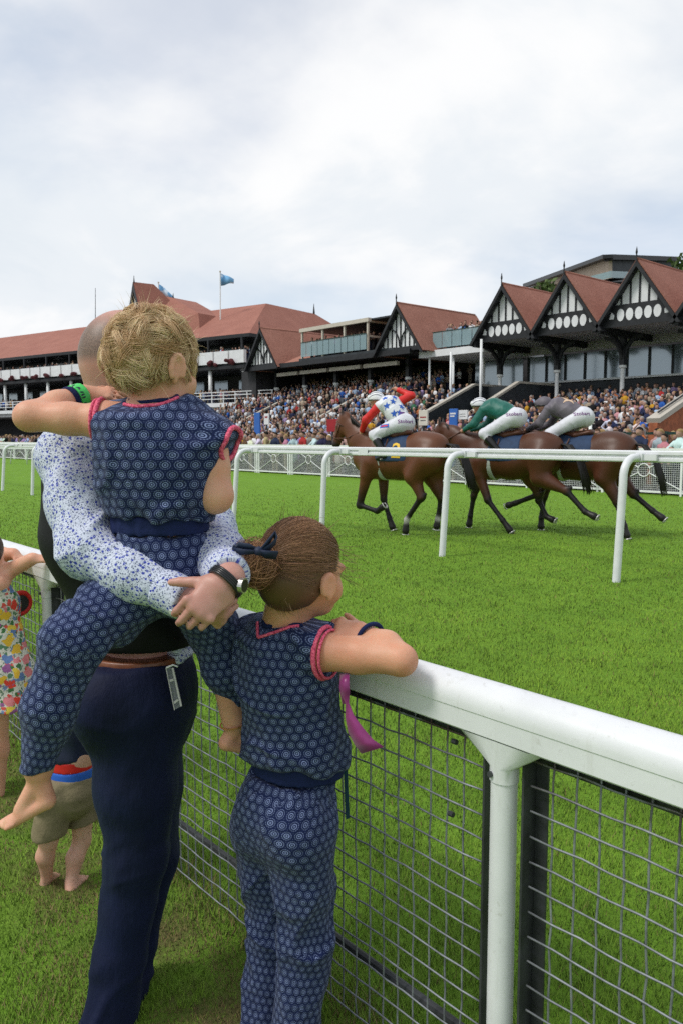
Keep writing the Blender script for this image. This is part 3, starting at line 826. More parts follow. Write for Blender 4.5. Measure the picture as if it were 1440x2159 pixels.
lbox('upper_wall', (-.5, 3.2, 8.99), (LEN, 3.5, E - .35), M_dark)
for k in range(26):
    lbox('upper_window', (.3 + k * 2.3, 3.1, 9.3), (1.7 + k * 2.3, 3.18, 11.2), M_glass if k % 3 else M_render)
    if k % 2 == 0: lbox('upper_post', (-.2 + k * 2.3, -1.2, 10.3), (-.02 + k * 2.3, -1.02, E - .36), M_black)
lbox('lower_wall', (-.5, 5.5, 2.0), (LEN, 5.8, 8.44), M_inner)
for k in range(16):
    lbox('lower_window', (.6 + k * 3.7, 5.4, 5.3), (2.6 + k * 3.7, 5.48, 8.0), M_glass)
for k in range(13):
    u = -.4 + k * 4.6
    p = L(u, -1.2, 5.2); q = L(u, -1.2, 8.44)
    c_ = MB().tube([p, q], .20, 10).put('column', M_whitepaint, left, smooth=True)
lbox('mid_floor', (-6, -3.4, 4.6), (LEN, 6, 5.0), M_render)
lbox('mid_seat_riser', (-.5, 1.5, 5.0), (LEN, 5.4, 5.5), M_inner)
# white railing in front of the middle level
for k in range(44):
    u = -5.9 + k * 1.55
    lbox('rail_upright', (u, -3.4, 5.0), (u + .07, -3.33, 6.05), M_whitepaint)
for z in (5.35, 5.7, 6.0):
    lbox('rail_bar', (-6, -3.42, z), (LEN, -3.34, z + .07), M_whitepaint)
lbox('under_floor', (-6, -3.1, 4.2), (LEN, 6, 4.59), M_soffit)
lbox('ground_wall', (-5, 3.5, 0), (LEN, 4, 4.2), M_inner)
# far-left wing turned further round
WO = L(LEN - 7, 0, 0); WD = (UD * .93 + VD * .36).normalized(); WV = Vector((WD.y, -WD.x, 0)); WV = -WV if WV.y < 0 else WV
TW = Matrix(((WD.x, WV.x, 0, L(LEN, 0, 0).x), (WD.y, WV.y, 0, L(LEN, 0, 0).y), (0, 0, 1, 0), (0, 0, 0, 1)))
V = [TW @ Vector(p) for p in ((0, -1, E), (40, -1, E), (40, 8, RG - 1), (0, 8, RG - .1))]
MB().add(V, [(0, 1, 2, 3)]).put('wing_roof', M_tile2, left)
MB().box((0, 0, 10.4), (40, 8, E - .1), T=TW).put('wing_wall', M_inner, left)
MB().box((0, -1.6, 9.0), (40, -1.3, 10.25), T=TW).put('wing_balcony', M_render, left)
MB().box((0, 2, 0), (40, 8, 8.9), T=TW).put('wing_lower_wall', M_inner, left)
# flower baskets below the balcony
M_flower = plain('red_flowers', (0.10, 0.022, 0.026), 0.9, 0.6, 9, kind='geo')
ORD = 'first second third fourth fifth sixth seventh eighth ninth tenth eleventh twelfth thirteenth fourteenth fifteenth sixteenth seventeenth eighteenth nineteenth twentieth twenty-first twenty-second twenty-third twenty-fourth'.split()
for k in range(24):
    u = .8 + k * 2.5
    b = Body(); c0 = L(u, -1.95, 9.05)
    for j in range(6):
        b.ell(np.array(c0) + nrng.normal(0, .16, 3) * np.array([1.4, 1, .6]), (.26, .24, .2), .1)
    v_, q_, _ = b.build(.09)
    hb = put('flower_basket', mesh('flower_basket', v_, q_, [M_flower], True), label=f'dark red flower basket under the clock stand balcony, {ORD[k]} from its right corner', cat='flower basket', group='hanging baskets on the balcony')
# clock gable: a tall half timbered gable across the ridge
def clock_gable():
    z0 = 93.0
    A = at(287, 600, z0); 
    u0 = (A - CO).dot(UD); v0 = (A - CO).dot(VD)
    apex = A.z
    hw = 3.3; base = apex - 6.2
    def G(du, dv, w): return L(u0 + du, v0 + dv, w)
    # the gable front looks along the slope towards the left of the picture
    fr = Vector((-.10, -1.0, 0)).normalized()       # outward direction of the gable front (world)
    sdir = Vector((-fr.y, fr.x, 0))                 # sideways along the front
    if sdir.dot(RIGHT) < 0: sdir = -sdir
    P = lambda s_, d_, w: Vector((A.x, A.y, 0)) + sdir * s_ - fr * d_ + Vector((0, 0, w))
    cw = MB().prism([P(-hw, 0, base), P(hw, 0, base), P(0, 0, apex)], -fr * .3).put('clock_wall', M_render, left)
    MB().prism([P(-hw, -.05, base - 4), P(hw, -.05, base - 4), P(hw, -.05, base - .001), P(-hw, -.05, base - .001)], -fr * .3).put('clock_wall_base', M_render, cw)
    for sg in (-1, 1):
        MB().prism([P(sg * (hw + .5), -.35, base - .8), P(0, -.35, apex + .25), P(0, -.35, apex - .65), P(sg * (hw - .05), -.35, base - .8)], -fr * .3).put('verge_board', M_black, cw)
        MB().prism([P(sg * (hw + .5), -.3, base - .8), P(0, -.3, apex + .28), P(0, 2.2, apex + .28), P(sg * (hw + .5), 8.5, base - .8)], Vector((0, 0, -.12))).put('clock_roof', M_tile2, cw)
        MB().bar(P(sg * 1.15, -.04, base), P(sg * 1.15, -.04, apex - 2.4), .16, .1).put('stud', M_black, cw)
    MB().bar(P(-hw + .8, -.04, base + 2.6), P(hw - .8, -.04, base + 2.6), .14, .1).put('tie_beam', M_black, cw)
    MB().bar(P(-hw + .1, -.04, base + .1), P(hw - .1, -.04, base + .1), .14, .1).put('tie_beam', M_black, cw)
    MB().prism([P(-(hw + .5), 8.5, base - .8), P(hw + .5, 8.5, base - .8), P(0, 2.2, apex + .28)], Vector((0, 0, -.1))).put('clock_roof_hip', M_tile2, cw)
    cl = P(0, -.06, base + 1.45)
    def disc(r, d, n=24): return [cl + sdir * r * math.cos(2 * math.pi * k / n) + UP * r * math.sin(2 * math.pi * k / n) + fr * d for k in range(n)]
    dl = MB().prism(disc(.98, .0), fr * .06).put('clock_face', M_black, cw)
    MB().prism(disc(.68, .07), fr * .02).put('clock_centre', M_soffit, dl)
    for ang, ln in ((R(60), .55), (R(150), .8)):
        MB().bar(cl + fr * .11, cl + fr * .11 + sdir * ln * math.cos(ang) + UP * ln * math.sin(ang), .07, .03, up=fr).put('clock_hand', M_black, dl)
    for k in range(12):
        a = 2 * math.pi * k / 12; d_ = sdir * math.cos(a) + UP * math.sin(a)
        MB().bar(cl + fr * .075 + d_ * .76, cl + fr * .075 + d_ * .92, .05, .02, up=fr).put('hour_mark', M_beige, dl)
    MB().tube([P(0, -.2, apex + .1), P(0, -.2, apex + 1.0)], [.1, .02], 6).put('finial', M_black, cw)
clock_gable()
# second cross roof right of the clock
A = at(362, 628, 92); B2 = at(417, 657, 88)
V = [at(362, 628, 92), at(417, 659, 88), at(430, 700, 84), at(340, 712, 86), at(318, 640, 95)]
MB().prism([Vector(v) for v in (at(363, 627, 95), at(419, 660, 88), at(424, 716, 86), at(300, 716, 88), at(320, 620, 98))], VD * 4).put('cross_roof', M_tile2, left)
MB().tube([at(366, 632, 95), at(366, 618, 95)], [.12, .02], 6).put('finial', M_black, left)
MB().tube([L(4.5, 16.8, RG), L(4.5, 16.8, RG + 1.2)], [.14, .02], 6).put('finial', M_black, left)
# flags and mast
t = NT('flag_cloth'); g = t.coord('geo'); t.set(Base_Color=t.mix(t.ramp(t.noise(g, .9, 2), [(0.56, 0.0), (0.62, 0.8)]), (0.17, 0.40, 0.66), (0.60, 0.68, 0.76)), Roughness=.8); M_flag = t.m
def flag(px, ptop, pbot, z, w, h, drop, lab):
    b, tp = at(px, pbot, z), at(px, ptop, z)
    f = thing('flag', b, lab, 'flag', 'pale blue flags over the clock stand')
    MB().tube([b - UP * 2, tp], .06, 6).put('flagpole', M_whitepaint, f)
    MB().tube([tp, tp + UP * .15], .1, 6).put('finial', M_beige, f)
    m = MB(); n = 10
    V = []
    for i in range(n + 1):
        s_ = i / n; off = FWD * (.25 * math.sin(s_ * 7)) + RIGHT * (w * s_ + .06) - UP * (drop * s_ ** 1.3 * h)
        V += [tp + off - UP * (.12 + .18 * s_ * h), tp + off - UP * (h * (1 - .45 * s_) + .1)]
    m.add(V, [(2 * i, 2 * i + 2, 2 * i + 3, 2 * i + 1) for i in range(n)])
    o = m.put('cloth', M_flag, f, smooth=True); sol = o.modifiers.new('thick', 'SOLIDIFY'); sol.thickness = .02
flag(465, 574, 652, 88, 1.4, 1.35, .25, 'pale blue flag flying from the tall white pole on the ridge')
flag(335, 597, 640, 96, 1.75, 1.3, 1.0, 'drooping pale blue flag beside the clock gable')
ms_ = at(202, 700, 110)
MB().tube([ms_, at(202, 607, 110)], [.06, .03], 6).put('radio_mast', M_iron, label='thin radio mast standing above the red roof at the left', cat='mast')

# ------------------------------------------------------------------ modern block on the hill behind, and trees
M_tan = plain('tan_cladding', (0.52, 0.41, 0.31), 0.7, .1, 1, kind='geo')
blk = thing('hill_apartment_block', at(1250, 925, 95), 'modern tan and charcoal block with flat overhanging roof behind the gables', 'building')
ca, cb, cc = at(1130, 925, 150), at(1290, 925, 95), at(1427, 925, 105)
def wallq(nm, a, b, pa0, pa1, za, pb0, pb1, zb, mt, par=blk, push=0.4, n=None):
    q = [at(a, pa1, za), at(b, pb1, zb), at(b, pb0, zb), at(a, pa0, za)]
    nn = (q[1] - q[0]).cross(q[3] - q[0]).normalized() if n is None else n
    if nn.dot(FWD) < 0: nn = -nn
    return MB().prism(q, nn * push).put(nm, mt, par)
wallq('long_wall', 1120, 1290, 606, 640, 150, 545, 640, 95, M_tan)
wallq('end_wall', 1290, 1427, 545, 640, 95, 548, 640, 105, M_dark)
wallq('roof_edge', 1115, 1292, 598, 606, 150, 536, 544, 94, M_black, push=1.2)
wallq('roof_end', 1292, 1430, 536, 547, 94, 541, 550, 104, M_black, push=1.2)
for i, (x0, x1) in enumerate(((1222, 1236), (1240, 1253), (1257, 1270), (1274, 1287))):
    f0 = (x0 - 1120) / 170; 
    def zz(x): return 1 / ((1 - (x - 1120) / 170) / 150 + ((x - 1120) / 170) / 95) * .997
    wallq('window', x0, x1, 581 - (x0 - 1222) * .25, 592, zz(x0), 581 - (x1 - 1222) * .25, 592, zz(x1), M_glass, push=.1)
bl = [at(1245, 582, 93), at(1287, 571, 91), at(1325, 573, 96)]
for a_, b_ in ((0, 1), (1, 2)):
    MB().prism([bl[a_], bl[b_], bl[b_] - UP * 0.75, bl[a_] - UP * .75], FWD * .05).put('balcony_glass', M_balu, blk)
MB().prism([bl[0] - UP * .8, bl[1] - UP * .8, bl[2] - UP * .8, bl[2] - UP * 1.2, bl[1] - UP * 1.2, bl[0] - UP * 1.2], FWD * 1.5).put('balcony_slab', M_black, blk)

def foliage_mat(name, c0, c1):
    t = NT(name); a = t.N('Attribute', attribute_name='Col')
    t.set(Base_Color=a.outputs['Color'], Roughness=.6); t.b.inputs['Specular IOR Level'].default_value = .25; return t.m
M_leaf = foliage_mat('leaves', None, None); M_bark = plain('bark', (.07, .05, .035), .9, .3, 5, kind='geo')
def tree(base, h, rad, label, n=2600, leaf=.35, group=None):
    tr_ = thing('broadleaf_tree', base, label, 'tree', group)
    b = Vector(base); m = MB().tube([b - UP * .3, b + UP * h * .35, b + UP * h * .8], [h * .035, h * .025, h * .008], 8)
    g = random.Random(int(h * 100)); cl = []
    for k in range(9):
        a = g.uniform(0, 6.28); e = b + Vector((math.cos(a) * rad * .7, math.sin(a) * rad * .7, h * g.uniform(.5, .95)))
        m.tube([b + UP * h * g.uniform(.25, .5), b.lerp(e, .6) + UP * h * .1, e], [h * .014, h * .009, h * .003], 5); 
    m.put('trunk', M_bark, tr_)
    C = np.array([[g.gauss(0, .42) * rad, g.gauss(0, .42) * rad, h * g.uniform(.38, .98)] for _ in range(34)])
    ci = nrng.integers(0, 34, n); P = C[ci] + nrng.normal(0, .20 * rad, (n, 3)) * np.array([1, 1, .75]); P += np.array(b)
    a = nrng.normal(size=(n, 3)); a /= np.linalg.norm(a, axis=1)[:, None]; c = np.cross(a, nrng.normal(size=(n, 3))); c /= np.linalg.norm(c, axis=1)[:, None]
    s_ = leaf * nrng.uniform(.5, 1.2, (n, 1))
    V = np.stack([P - a * s_, P + c * s_ * .5, P + a * s_, P - c * s_ * .5], 1).reshape(-1, 3)
    me = mesh('crown', V, np.arange(n * 4).reshape(n, 4), [M_leaf])
    tone = (nrng.uniform(size=n) * .5 + (ci % 7) / 14)[:, None]
    vcol(me, np.repeat(np.array([.030, .055, .014]) * (1 - tone) + np.array([.085, .130, .030]) * tone, 4, 0))
    put('crown', me, tr_)
def tree_at(px, top, z, rad, label, group=None):
    p = at(px, top, z); tree(Vector((p.x, p.y, 0)), p.z, rad, label, group=group)
tree_at(1160, 578, 75, 2.6, 'dark green tree between the tan block and the middle oval gable', 'trees behind the stand')
tree_at(1135, 594, 82, 2.2, 'small dark tree at the left end of the tan block', 'trees behind the stand')
tree_at(1412, 548, 80, 2.2, 'tree against the charcoal end of the block above the right gable', 'trees behind the stand')
tree_at(1440, 558, 78, 2.2, 'tree cut by the right edge above the tiled roof', 'trees behind the stand')
# ------------------------------------------------------------------ the crowd
def objcol_mat():
    t = NT('crowd_top'); oi = t.N('ObjectInfo'); g = t.coord('Object')
    f = t.noise(g, 9, 4, .6)
    t.set(Base_Color=t.mix(t.ramp(f, [(.35, 0.0), (.7, .35)]), oi.outputs['Color'], t.mix(.5, oi.outputs['Color'], (0.02, 0.02, 0.025))), Roughness=.85)
    t.b.inputs['Specular IOR Level'].default_value = .15; return t.m
M_ctop = objcol_mat()
def cbot(name, c): return plain(name, c, .85, .15, 8, spec=.15)
BOT = {'navy trousers': cbot('crowd_navy', (.022, .028, .055)), 'stone trousers': cbot('crowd_stone', (.30, .26, .20)), 'black trousers': cbot('crowd_black', (.014, .014, .016)), 'grey trousers': cbot('crowd_grey', (.09, .095, .105))}
HAIR = {'dark haired': cbot('crowd_hair_dark', (.018, .013, .011)), 'brown haired': cbot('crowd_hair_brown', (.075, .042, .022)), 'blond': cbot('crowd_hair_blond', (.33, .22, .10)), 'grey haired': cbot('crowd_hair_grey', (.33, .32, .31))}
M_cskin = plain('crowd_skin', (.42, .25, .19), .6, .12, 5, spec=.3)
def figure(pose, woman):
    b = Body(); SK, TP, BT, HR = 0, 1, 2, 3
    w = .88 if woman else 1.0
    for s_ in (-1, 1):
        b.chain([(s_ * .09, 0, .93), (s_ * .10, -.01, .50), (s_ * .10, .01, .09)], [.095, .068, .05], .03, BT)
        b.limb((s_ * .10, .02, .05), (s_ * .115, -.14, .04), .045, .04, .02, BT)
    if woman: b.chain([(0, 0, .62), (0, 0, .85), (0, 0, 1.0)], [.15, .145, .115], .04, TP, (1, 0, 0), 1.25)
    b.chain([(0, 0, .95), (0, .005, 1.12), (0, .01, 1.32), (0, .015, 1.40)], [.115, .105 * w, .125 * w, .10], .05, TP, (1, 0, 0), 1.32)
    b.limb((0, .01, 1.40), (0, -.01, 1.52), .055, .05, .03, SK)
    b.ell((0, -.015, 1.60), (.075, .093, .115), .02, SK); b.ell((0, -.105, 1.585), (.012, .018, .02), .015, SK)
    b.ell((0, .006, 1.648), (.090, .104, .092), .01, HR)
    if woman: b.limb((0, .06, 1.60), (0, .07, 1.42), .075, .05, .03, HR, (1, 0, 0), 1.2)
    sh = .185 * w
    def arm(s_, e, h_, sleeve=True):
        b.limb((s_ * sh, .01, 1.37), e, .058, .045, .03, TP if sleeve else SK)
        b.limb(e, h_, .043, .032, .02, SK if (woman or pose in (2, 3)) else TP); b.ell(h_, (.042, .045, .045), .02, SK)
    if pose == 0:
        arm(-1, (-.25, .03, 1.10), (-.24, -.06, .86)); arm(1, (.25, .03, 1.10), (.24, -.06, .86))
    elif pose == 1:
        arm(-1, (-.25, -.06, 1.12), (.10, -.19, 1.16)); arm(1, (.25, -.06, 1.12), (-.10, -.20, 1.12))
    elif pose == 2:
        arm(-1, (-.26, -.20, 1.15), (-.10, -.42, 1.22)); arm(1, (.26, -.20, 1.15), (.12, -.42, 1.22))
    elif pose == 3:
        arm(-1, (-.30, -.14, 1.25), (-.12, -.28, 1.52)); arm(1, (.25, .03, 1.10), (.22, -.14, .92))
    elif pose == 4:
        arm(-1, (-.36, .06, 1.14), (-.18, -.04, 1.00)); arm(1, (.24, -.05, 1.10), (.10, -.26, 1.20))
    V, Q, own = b.build(.024)
    return V, Q, own[Q[:, 0]]
PROTO = {}
POSES = {0: 'arms down', 1: 'arms folded', 2: 'leaning forward', 3: 'hand raised', 4: 'hand on hip'}
for pose in POSES:
    for woman in (False, True):
        V, Q, mi = figure(pose, woman)
        for hi_, (hn, hm) in enumerate(HAIR.items()):
            bt = list(BT_ for BT_ in BOT.values())[(pose + hi_ + woman) % 4]
            PROTO[(pose, woman, hn)] = mesh('person', V, Q, [M_cskin, M_ctop, bt, hm], True, mi)
TOPS = [('white', (.70, .70, .71), 22), ('pale blue', (.36, .47, .64), 13), ('navy', (.025, .032, .075), 17), ('black', (.016, .016, .018), 17), ('grey', (.22, .22, .24), 10), ('pink', (.50, .25, .27), 6), ('red', (.36, .035, .035), 3), ('beige', (.40, .32, .24), 8), ('bright blue', (.03, .11, .40), 4), ('green', (.05, .16, .09), 3), ('mustard', (.50, .27, .03), 2), ('orange', (.50, .17, .07), 2), ('lilac', (.36, .27, .46), 3), ('brown', (.12, .07, .045), 4)]
TW_ = [c[2] for c in TOPS]
cr = random.Random(21)
spots = []   # (x, y, z, rot, where, scale)
def proj(p):
    d = Vector(p) - Vector((0, 0, CAMZ)); f = d.dot(FWD); r = d.dot(RIGHT)
    c, s = math.cos(PITCH), math.sin(PITCH)
    zc = f * c - d.z * s; yc = f * s + d.z * c
    return 720 + FPX * r / zc, 1079.5 - FPX * yc / zc, f
def spot(x, y, z, where, jit=35, sc=None):
    px, py, f = proj((x, y, z + 1.5))
    if f < 5 or px < -60 or px > 1500: return
    spots.append((x, y, z, R(cr.gauss(-18, jit)), where, sc or cr.uniform(.93, 1.06), px, f))
x = -7.6
while x > -66:
    spot(x, 20.42 + cr.uniform(0, .1), .02, 'front', 22); x -= cr.uniform(.42, .72)
for yr in (21.1, 21.9):
    x = -7.8
    while x > -66:
        if cr.random() < .8: spot(x, yr + cr.uniform(-.15, .15), .02, 'flat'); x -= cr.uniform(.5, .95)
for _ in range(330): spot(cr.uniform(-66, -9), cr.uniform(22.8, 27.3), .02, 'flat', 50)
y = 27.95; k = 0
while y < 50.4:
    x = -8.8
    while x > -63.5:
        x -= cr.uniform(.46, .74)
        if -34.7 < x < -30.8: continue
        if -40.9 < x < -34.4 and y > 42: continue
        if -31 < x < -19 and y > 47: continue
        if x > -19 and y > 48: continue
        if abs(x + 45.6) < .3 or abs(x + 55.5) < .3: continue
        if x > -13.2 and y > 27 and y < 34: continue
        z = terr(y, x)
        if cr.random() < (.82 if x < -34 else .78): spot(x, y + cr.uniform(-.1, .1), z, 'terrace')
    y += .9
for _ in range(70): spot(cr.uniform(-53.4, -45.8), cr.uniform(42.6, 45.5), 8.3, 'roof terrace')
for _ in range(26): spot(cr.uniform(-39.4, -35.2), cr.uniform(43.7, 45.2), 8.06, 'balcony')
for _ in range(170):
    u = cr.uniform(-.5, 60); p = L(u, cr.uniform(-1.1, .8), 8.99); spot(p.x, p.y, p.z, 'upper balcony')
for _ in range(420):
    u = cr.uniform(-1, 60); v = cr.uniform(-2.8, 4.5); p = L(u, v, 5.0 + max(0, v) * .16 - .35); spot(p.x, p.y, p.z, 'middle level')
for _ in range(560): 
    u = cr.uniform(-4, 62); v = cr.uniform(-24, 2); p = L(u, v, .02)
    if p.y > 20.6: spot(p.x, p.y, .02, 'far ground')
def where_text(w, px):
    seg = ('at far left' if px < 120 else 'right of carried child' if px < 560 else 'before leading horse' if px < 720 else 'behind stars jockey' if px < 940 else 'behind green jockey' if px < 1110 else 'behind grey jockey' if px < 1250 else 'at far right')
    if w == 'front': return 'at crowd fence ' + seg
    if w == 'flat': return 'in crowd ' + seg
    if w == 'terrace': return 'on terrace ' + ('below dark eaves' if px < 880 else 'below canopy' if px < 1060 else 'below middle gable' if px < 1220 else 'below right gable')
    return 'on ' + w
spots.sort(key=lambda s_: s_[7])
N_IND = 285
inside = [s_ for s_ in spots if -10 < s_[6] < 1450]
front = [s_ for s_ in inside if s_[4] == 'front']
rest = [s_ for s_ in inside if s_[4] != 'front']
ind = front + rest[:N_IND - len(front)]
ids = set(id(s_) for s_ in ind)
for s_ in ind:
    x, y, z, rot, w, sc, px, f = s_
    cn, cc_, _ = cr.choices(TOPS, TW_)[0]
    woman = cr.random() < .45; hn = cr.choices(list(HAIR), [34, 34, 16, 16])[0]
    pose = cr.choices([0, 1, 2, 3, 4], [1, 2, 6, 2, 1] if w == 'front' else [3, 3, 1, 2, 2])[0]
    o = put('person', PROTO[(pose, woman, hn)])
    o.location = (x, y, z); o.rotation_euler = (0, 0, rot); o.scale = (sc * cr.uniform(.96, 1.08), sc, sc)
    o.color = (*[c * cr.uniform(.8, 1.15) for c in cc_], 1)
    setp(o, f"{hn} {'woman' if woman else 'man'} in {cn}, {POSES[pose]} {where_text(w, px)}", 'person', 'spectators in the crowd')
lab = {}
for o in COL.objects:
    if o.get('group') == 'spectators in the crowd': lab.setdefault(o['label'], []).append(o)
for l_, os_ in lab.items():
    if len(os_) > 1:
        os_.sort(key=lambda o: proj(o.location)[0])
        names = {2: ['leftmost', 'rightmost'], 3: ['leftmost', 'middle', 'rightmost']}.get(len(os_)) or ['leftmost'] + ORD[1:len(os_)]
        for o, n_ in zip(os_, names): o['label'] = l_ + ', ' + n_
# everyone further off, one mass of small figures
def mass(S):
    base = MB(); own = []
    def ring_tube(P, r, n, c, sx=1.0):
        k = len(base.V); base.tube(P, r, n)
        for i in range(k, len(base.V)):
            v = base.V[i]; base.V[i] = (v[0] * 1.0 if sx == 1 else v[0] * sx, v[1], v[2]); own.append(c)
    ring_tube([(0, 0, .0), (0, 0, .5), (0, 0, .95)], [.12, .13, .15], 6, 1, 1.15)
    ring_tube([(0, 0, .9), (0, 0, 1.15), (0, .01, 1.33), (0, .01, 1.43)], [.13, .125, .145, .06], 7, 0, 1.35)
    ring_tube([(0, 0, 1.42), (0, -.01, 1.51), (0, -.01, 1.60), (0, -.01, 1.66)], [.05, .075, .09, .07], 6, 2)
    ring_tube([(0, .02, 1.58), (0, .015, 1.66), (0, .01, 1.715)], [.092, .088, .03], 6, 3)
    for s_ in (-1, 1):
        ring_tube([(s_ * .2, 0, 1.36), (s_ * .25, -.02, 1.1)], [.055, .045], 4, 0); ring_tube([(s_ * .25, -.02, 1.1), (s_ * .12, -.2, 1.12)], [.04, .035], 4, 2)
    BV = np.array(base.V); own = np.array(own)
    tri = []
    for f in base.F:
        for j in range(1, len(f) - 1): tri.append((f[0], f[j], f[j + 1]))
    tri = np.array(tri); n = len(S)
    rot = np.array([s_[3] for s_ in S]); sc = np.array([s_[5] for s_ in S]); pos = np.array([s_[:3] for s_ in S])
    c, s = np.cos(rot), np.sin(rot)
    X = (BV[None, :, 0] * c[:, None] - BV[None, :, 1] * s[:, None]) * sc[:, None] + pos[:, :1]
    Y = (BV[None, :, 0] * s[:, None] + BV[None, :, 1] * c[:, None]) * sc[:, None] + pos[:, 1:2]
    Z = BV[None, :, 2] * sc[:, None] + pos[:, 2:3]
    V = np.stack([X, Y, Z], -1).reshape(-1, 3)
    F = (tri[None] + (np.arange(n) * len(BV))[:, None, None]).reshape(-1, 3)
    me = mesh('distant_crowd', V, F, [M_mass], True)
    w = np.array(TW_, float); w /= w.sum()
    tops = np.array([t_[1] for t_ in TOPS])[nrng.choice(len(TOPS), n, p=w)] * nrng.uniform(.75, 1.1, (n, 1))
    bots = np.array([(.022, .028, .055), (.30, .26, .20), (.014, .014, .016), (.09, .095, .105)])[nrng.integers(0, 4, n)]
    skin = np.array([.42, .25, .19]) * nrng.uniform(.75, 1.1, (n, 1)); hair = np.array([(.018, .013, .011), (.075, .042, .022), (.33, .22, .10), (.3, .29, .28)])[nrng.choice(4, n, p=[.38, .34, .16, .12])]
    allc = np.stack([tops, bots, skin, hair], 1)
    vcol(me, allc[:, own].reshape(-1, 3))
    put('distant_crowd', me, kind='stuff', label='packed racegoers filling the far terraces, balconies and stands', cat='crowd')
tt = NT('crowd_mass'); aa = tt.N('Attribute', attribute_name='Col'); tt.set(Base_Color=aa.outputs['Color'], Roughness=.85); tt.b.inputs['Specular IOR Level'].default_value = .15; M_mass = tt.m
mass([s_ for s_ in spots if id(s_) not in ids])

# crush barriers, green fence, finish post and signs among the crowd
M_tube = plain('barrier_tube', (.34, .31, .28), .4, .1, 4, metal=.4, kind='geo')
bi = 0
for y in (34.2, 38.7, 43.2):
    for x in (-14.6, -17.4, -20.2, -23.0, -25.6):
        z = terr(y, x)
        m = MB()
        o = thing('crush_barrier', (x, y, z), f"pale tubular crush barrier on the right terrace, {['lowest', 'middle', 'top'][int((y - 33) / 4.4)]} row, number {['first', 'second', 'third', 'fourth', 'fifth'][[-14.6, -17.4, -20.2, -23.0, -25.6].index(x)]} from the brick stair", 'barrier', 'crush barriers on the terrace')
        MB().tube([(x - 1.1, y, z), (x - 1.1, y, z + 1.02), (x - 1.05, y, z + 1.1), (x + 1.05, y, z + 1.1), (x + 1.1, y, z + 1.02), (x + 1.1, y, z)], .035, 8).put('hoop', M_tube, o, smooth=True)
        MB().tube([(x - 1.1, y, z + .6), (x + 1.1, y, z + .6)], .022, 6).put('mid_bar', M_tube, o, smooth=True)
gf = thing('green_railing', (-13, 22.4, 0), 'dark green steel railing standing among the crowd at the right', 'railing')
for x in np.arange(-16.6, -8.5, 1.35): MB().box((x - .04, 22.36, 0), (x + .04, 22.44, 1.72)).put('post', M_greensteel, gf)
for z in (1.62, 1.1, .6): MB().box((-16.7, 22.37, z), (-8.6, 22.43, z + .08)).put('bar', M_greensteel, gf)
p = onY(1243, 930, 19.7)
fp = thing('finish_post', (p.x, p.y, 0), 'slim white post standing at the crowd fence behind the grey jockey', 'post')
MB().tube([(p.x, p.y, 0), (p.x, p.y, 2.15)], .045, 12).put('shaft', M_whitepaint, fp, smooth=True); MB().tube([(p.x, p.y, 2.15), (p.x, p.y, 2.2)], [.055, .02], 12).put('cap', M_whitepaint, fp)
def sign(px0, px1, py0, py1, Y, mat, label, marks=()):
    a, b = onY(px0, py0, Y), onY(px1, py1, Y)
    s_ = thing('sign_board', (a.x, Y, 0), label, 'sign')
    x0, x1 = min(a.x, b.x), max(a.x, b.x)
    bd = MB().box((x0, Y, b.z), (x1, Y + .08, a.z)).put('board', mat, s_, bevel=.01)
    MB().box(((x0 + x1) / 2 - .05, Y + .01, 0), ((x0 + x1) / 2 + .05, Y + .07, b.z)).put('stand', M_iron, s_)
    for (u0, u1, v0, v1, m_) in marks:
        MB().box((x0 + u0 * (x1 - x0), Y - .006, b.z + v0 * (a.z - b.z)), (x0 + u1 * (x1 - x0), Y - .001, b.z + v1 * (a.z - b.z))).put('lettering', m_, bd)
M_blue = plain('sign_blue', (.03, .13, .45), .5, .08, 3); M_red = plain('sign_red', (.32, .012, .02), .6, .1, 3); M_cream = plain('sign_cream', (.62, .58, .50), .6, .05, 3); M_sign = plain('sign_white', (.72, .72, .72), .5, .05, 3)
sign(946, 962, 862, 904, 26.5, M_blue, 'tall bright blue sign board left of the green jockey', ((.15, .85, .72, .80, M_sign), (.15, .7, .6, .66, M_sign)))
sign(965, 984, 865, 884, 26.6, M_sign, 'white sign board beside the tall blue one left of the green jockey', ((.2, .8, .3, .34, M_iron), (.2, .8, .55, .59, M_iron)))
sign(882, 900, 865, 897, 25.5, M_cream, 'cream sign with a red word right of the stars jockey', ((.15, .85, .5, .58, M_red), (.2, .8, .3, .35, M_iron)))
sign(689, 712, 884, 910, 22.6, M_red, 'red box stand ahead of the leading horse')
sign(536, 548, 870, 918, 27.0, M_blue, 'narrow blue board low in the crowd right of the carried child')
sign(557, 567, 872, 895, 30.0, M_sign, 'narrow white board with red lettering in the crowd right of the carried child', ((.2, .8, .6, .75, M_red),))
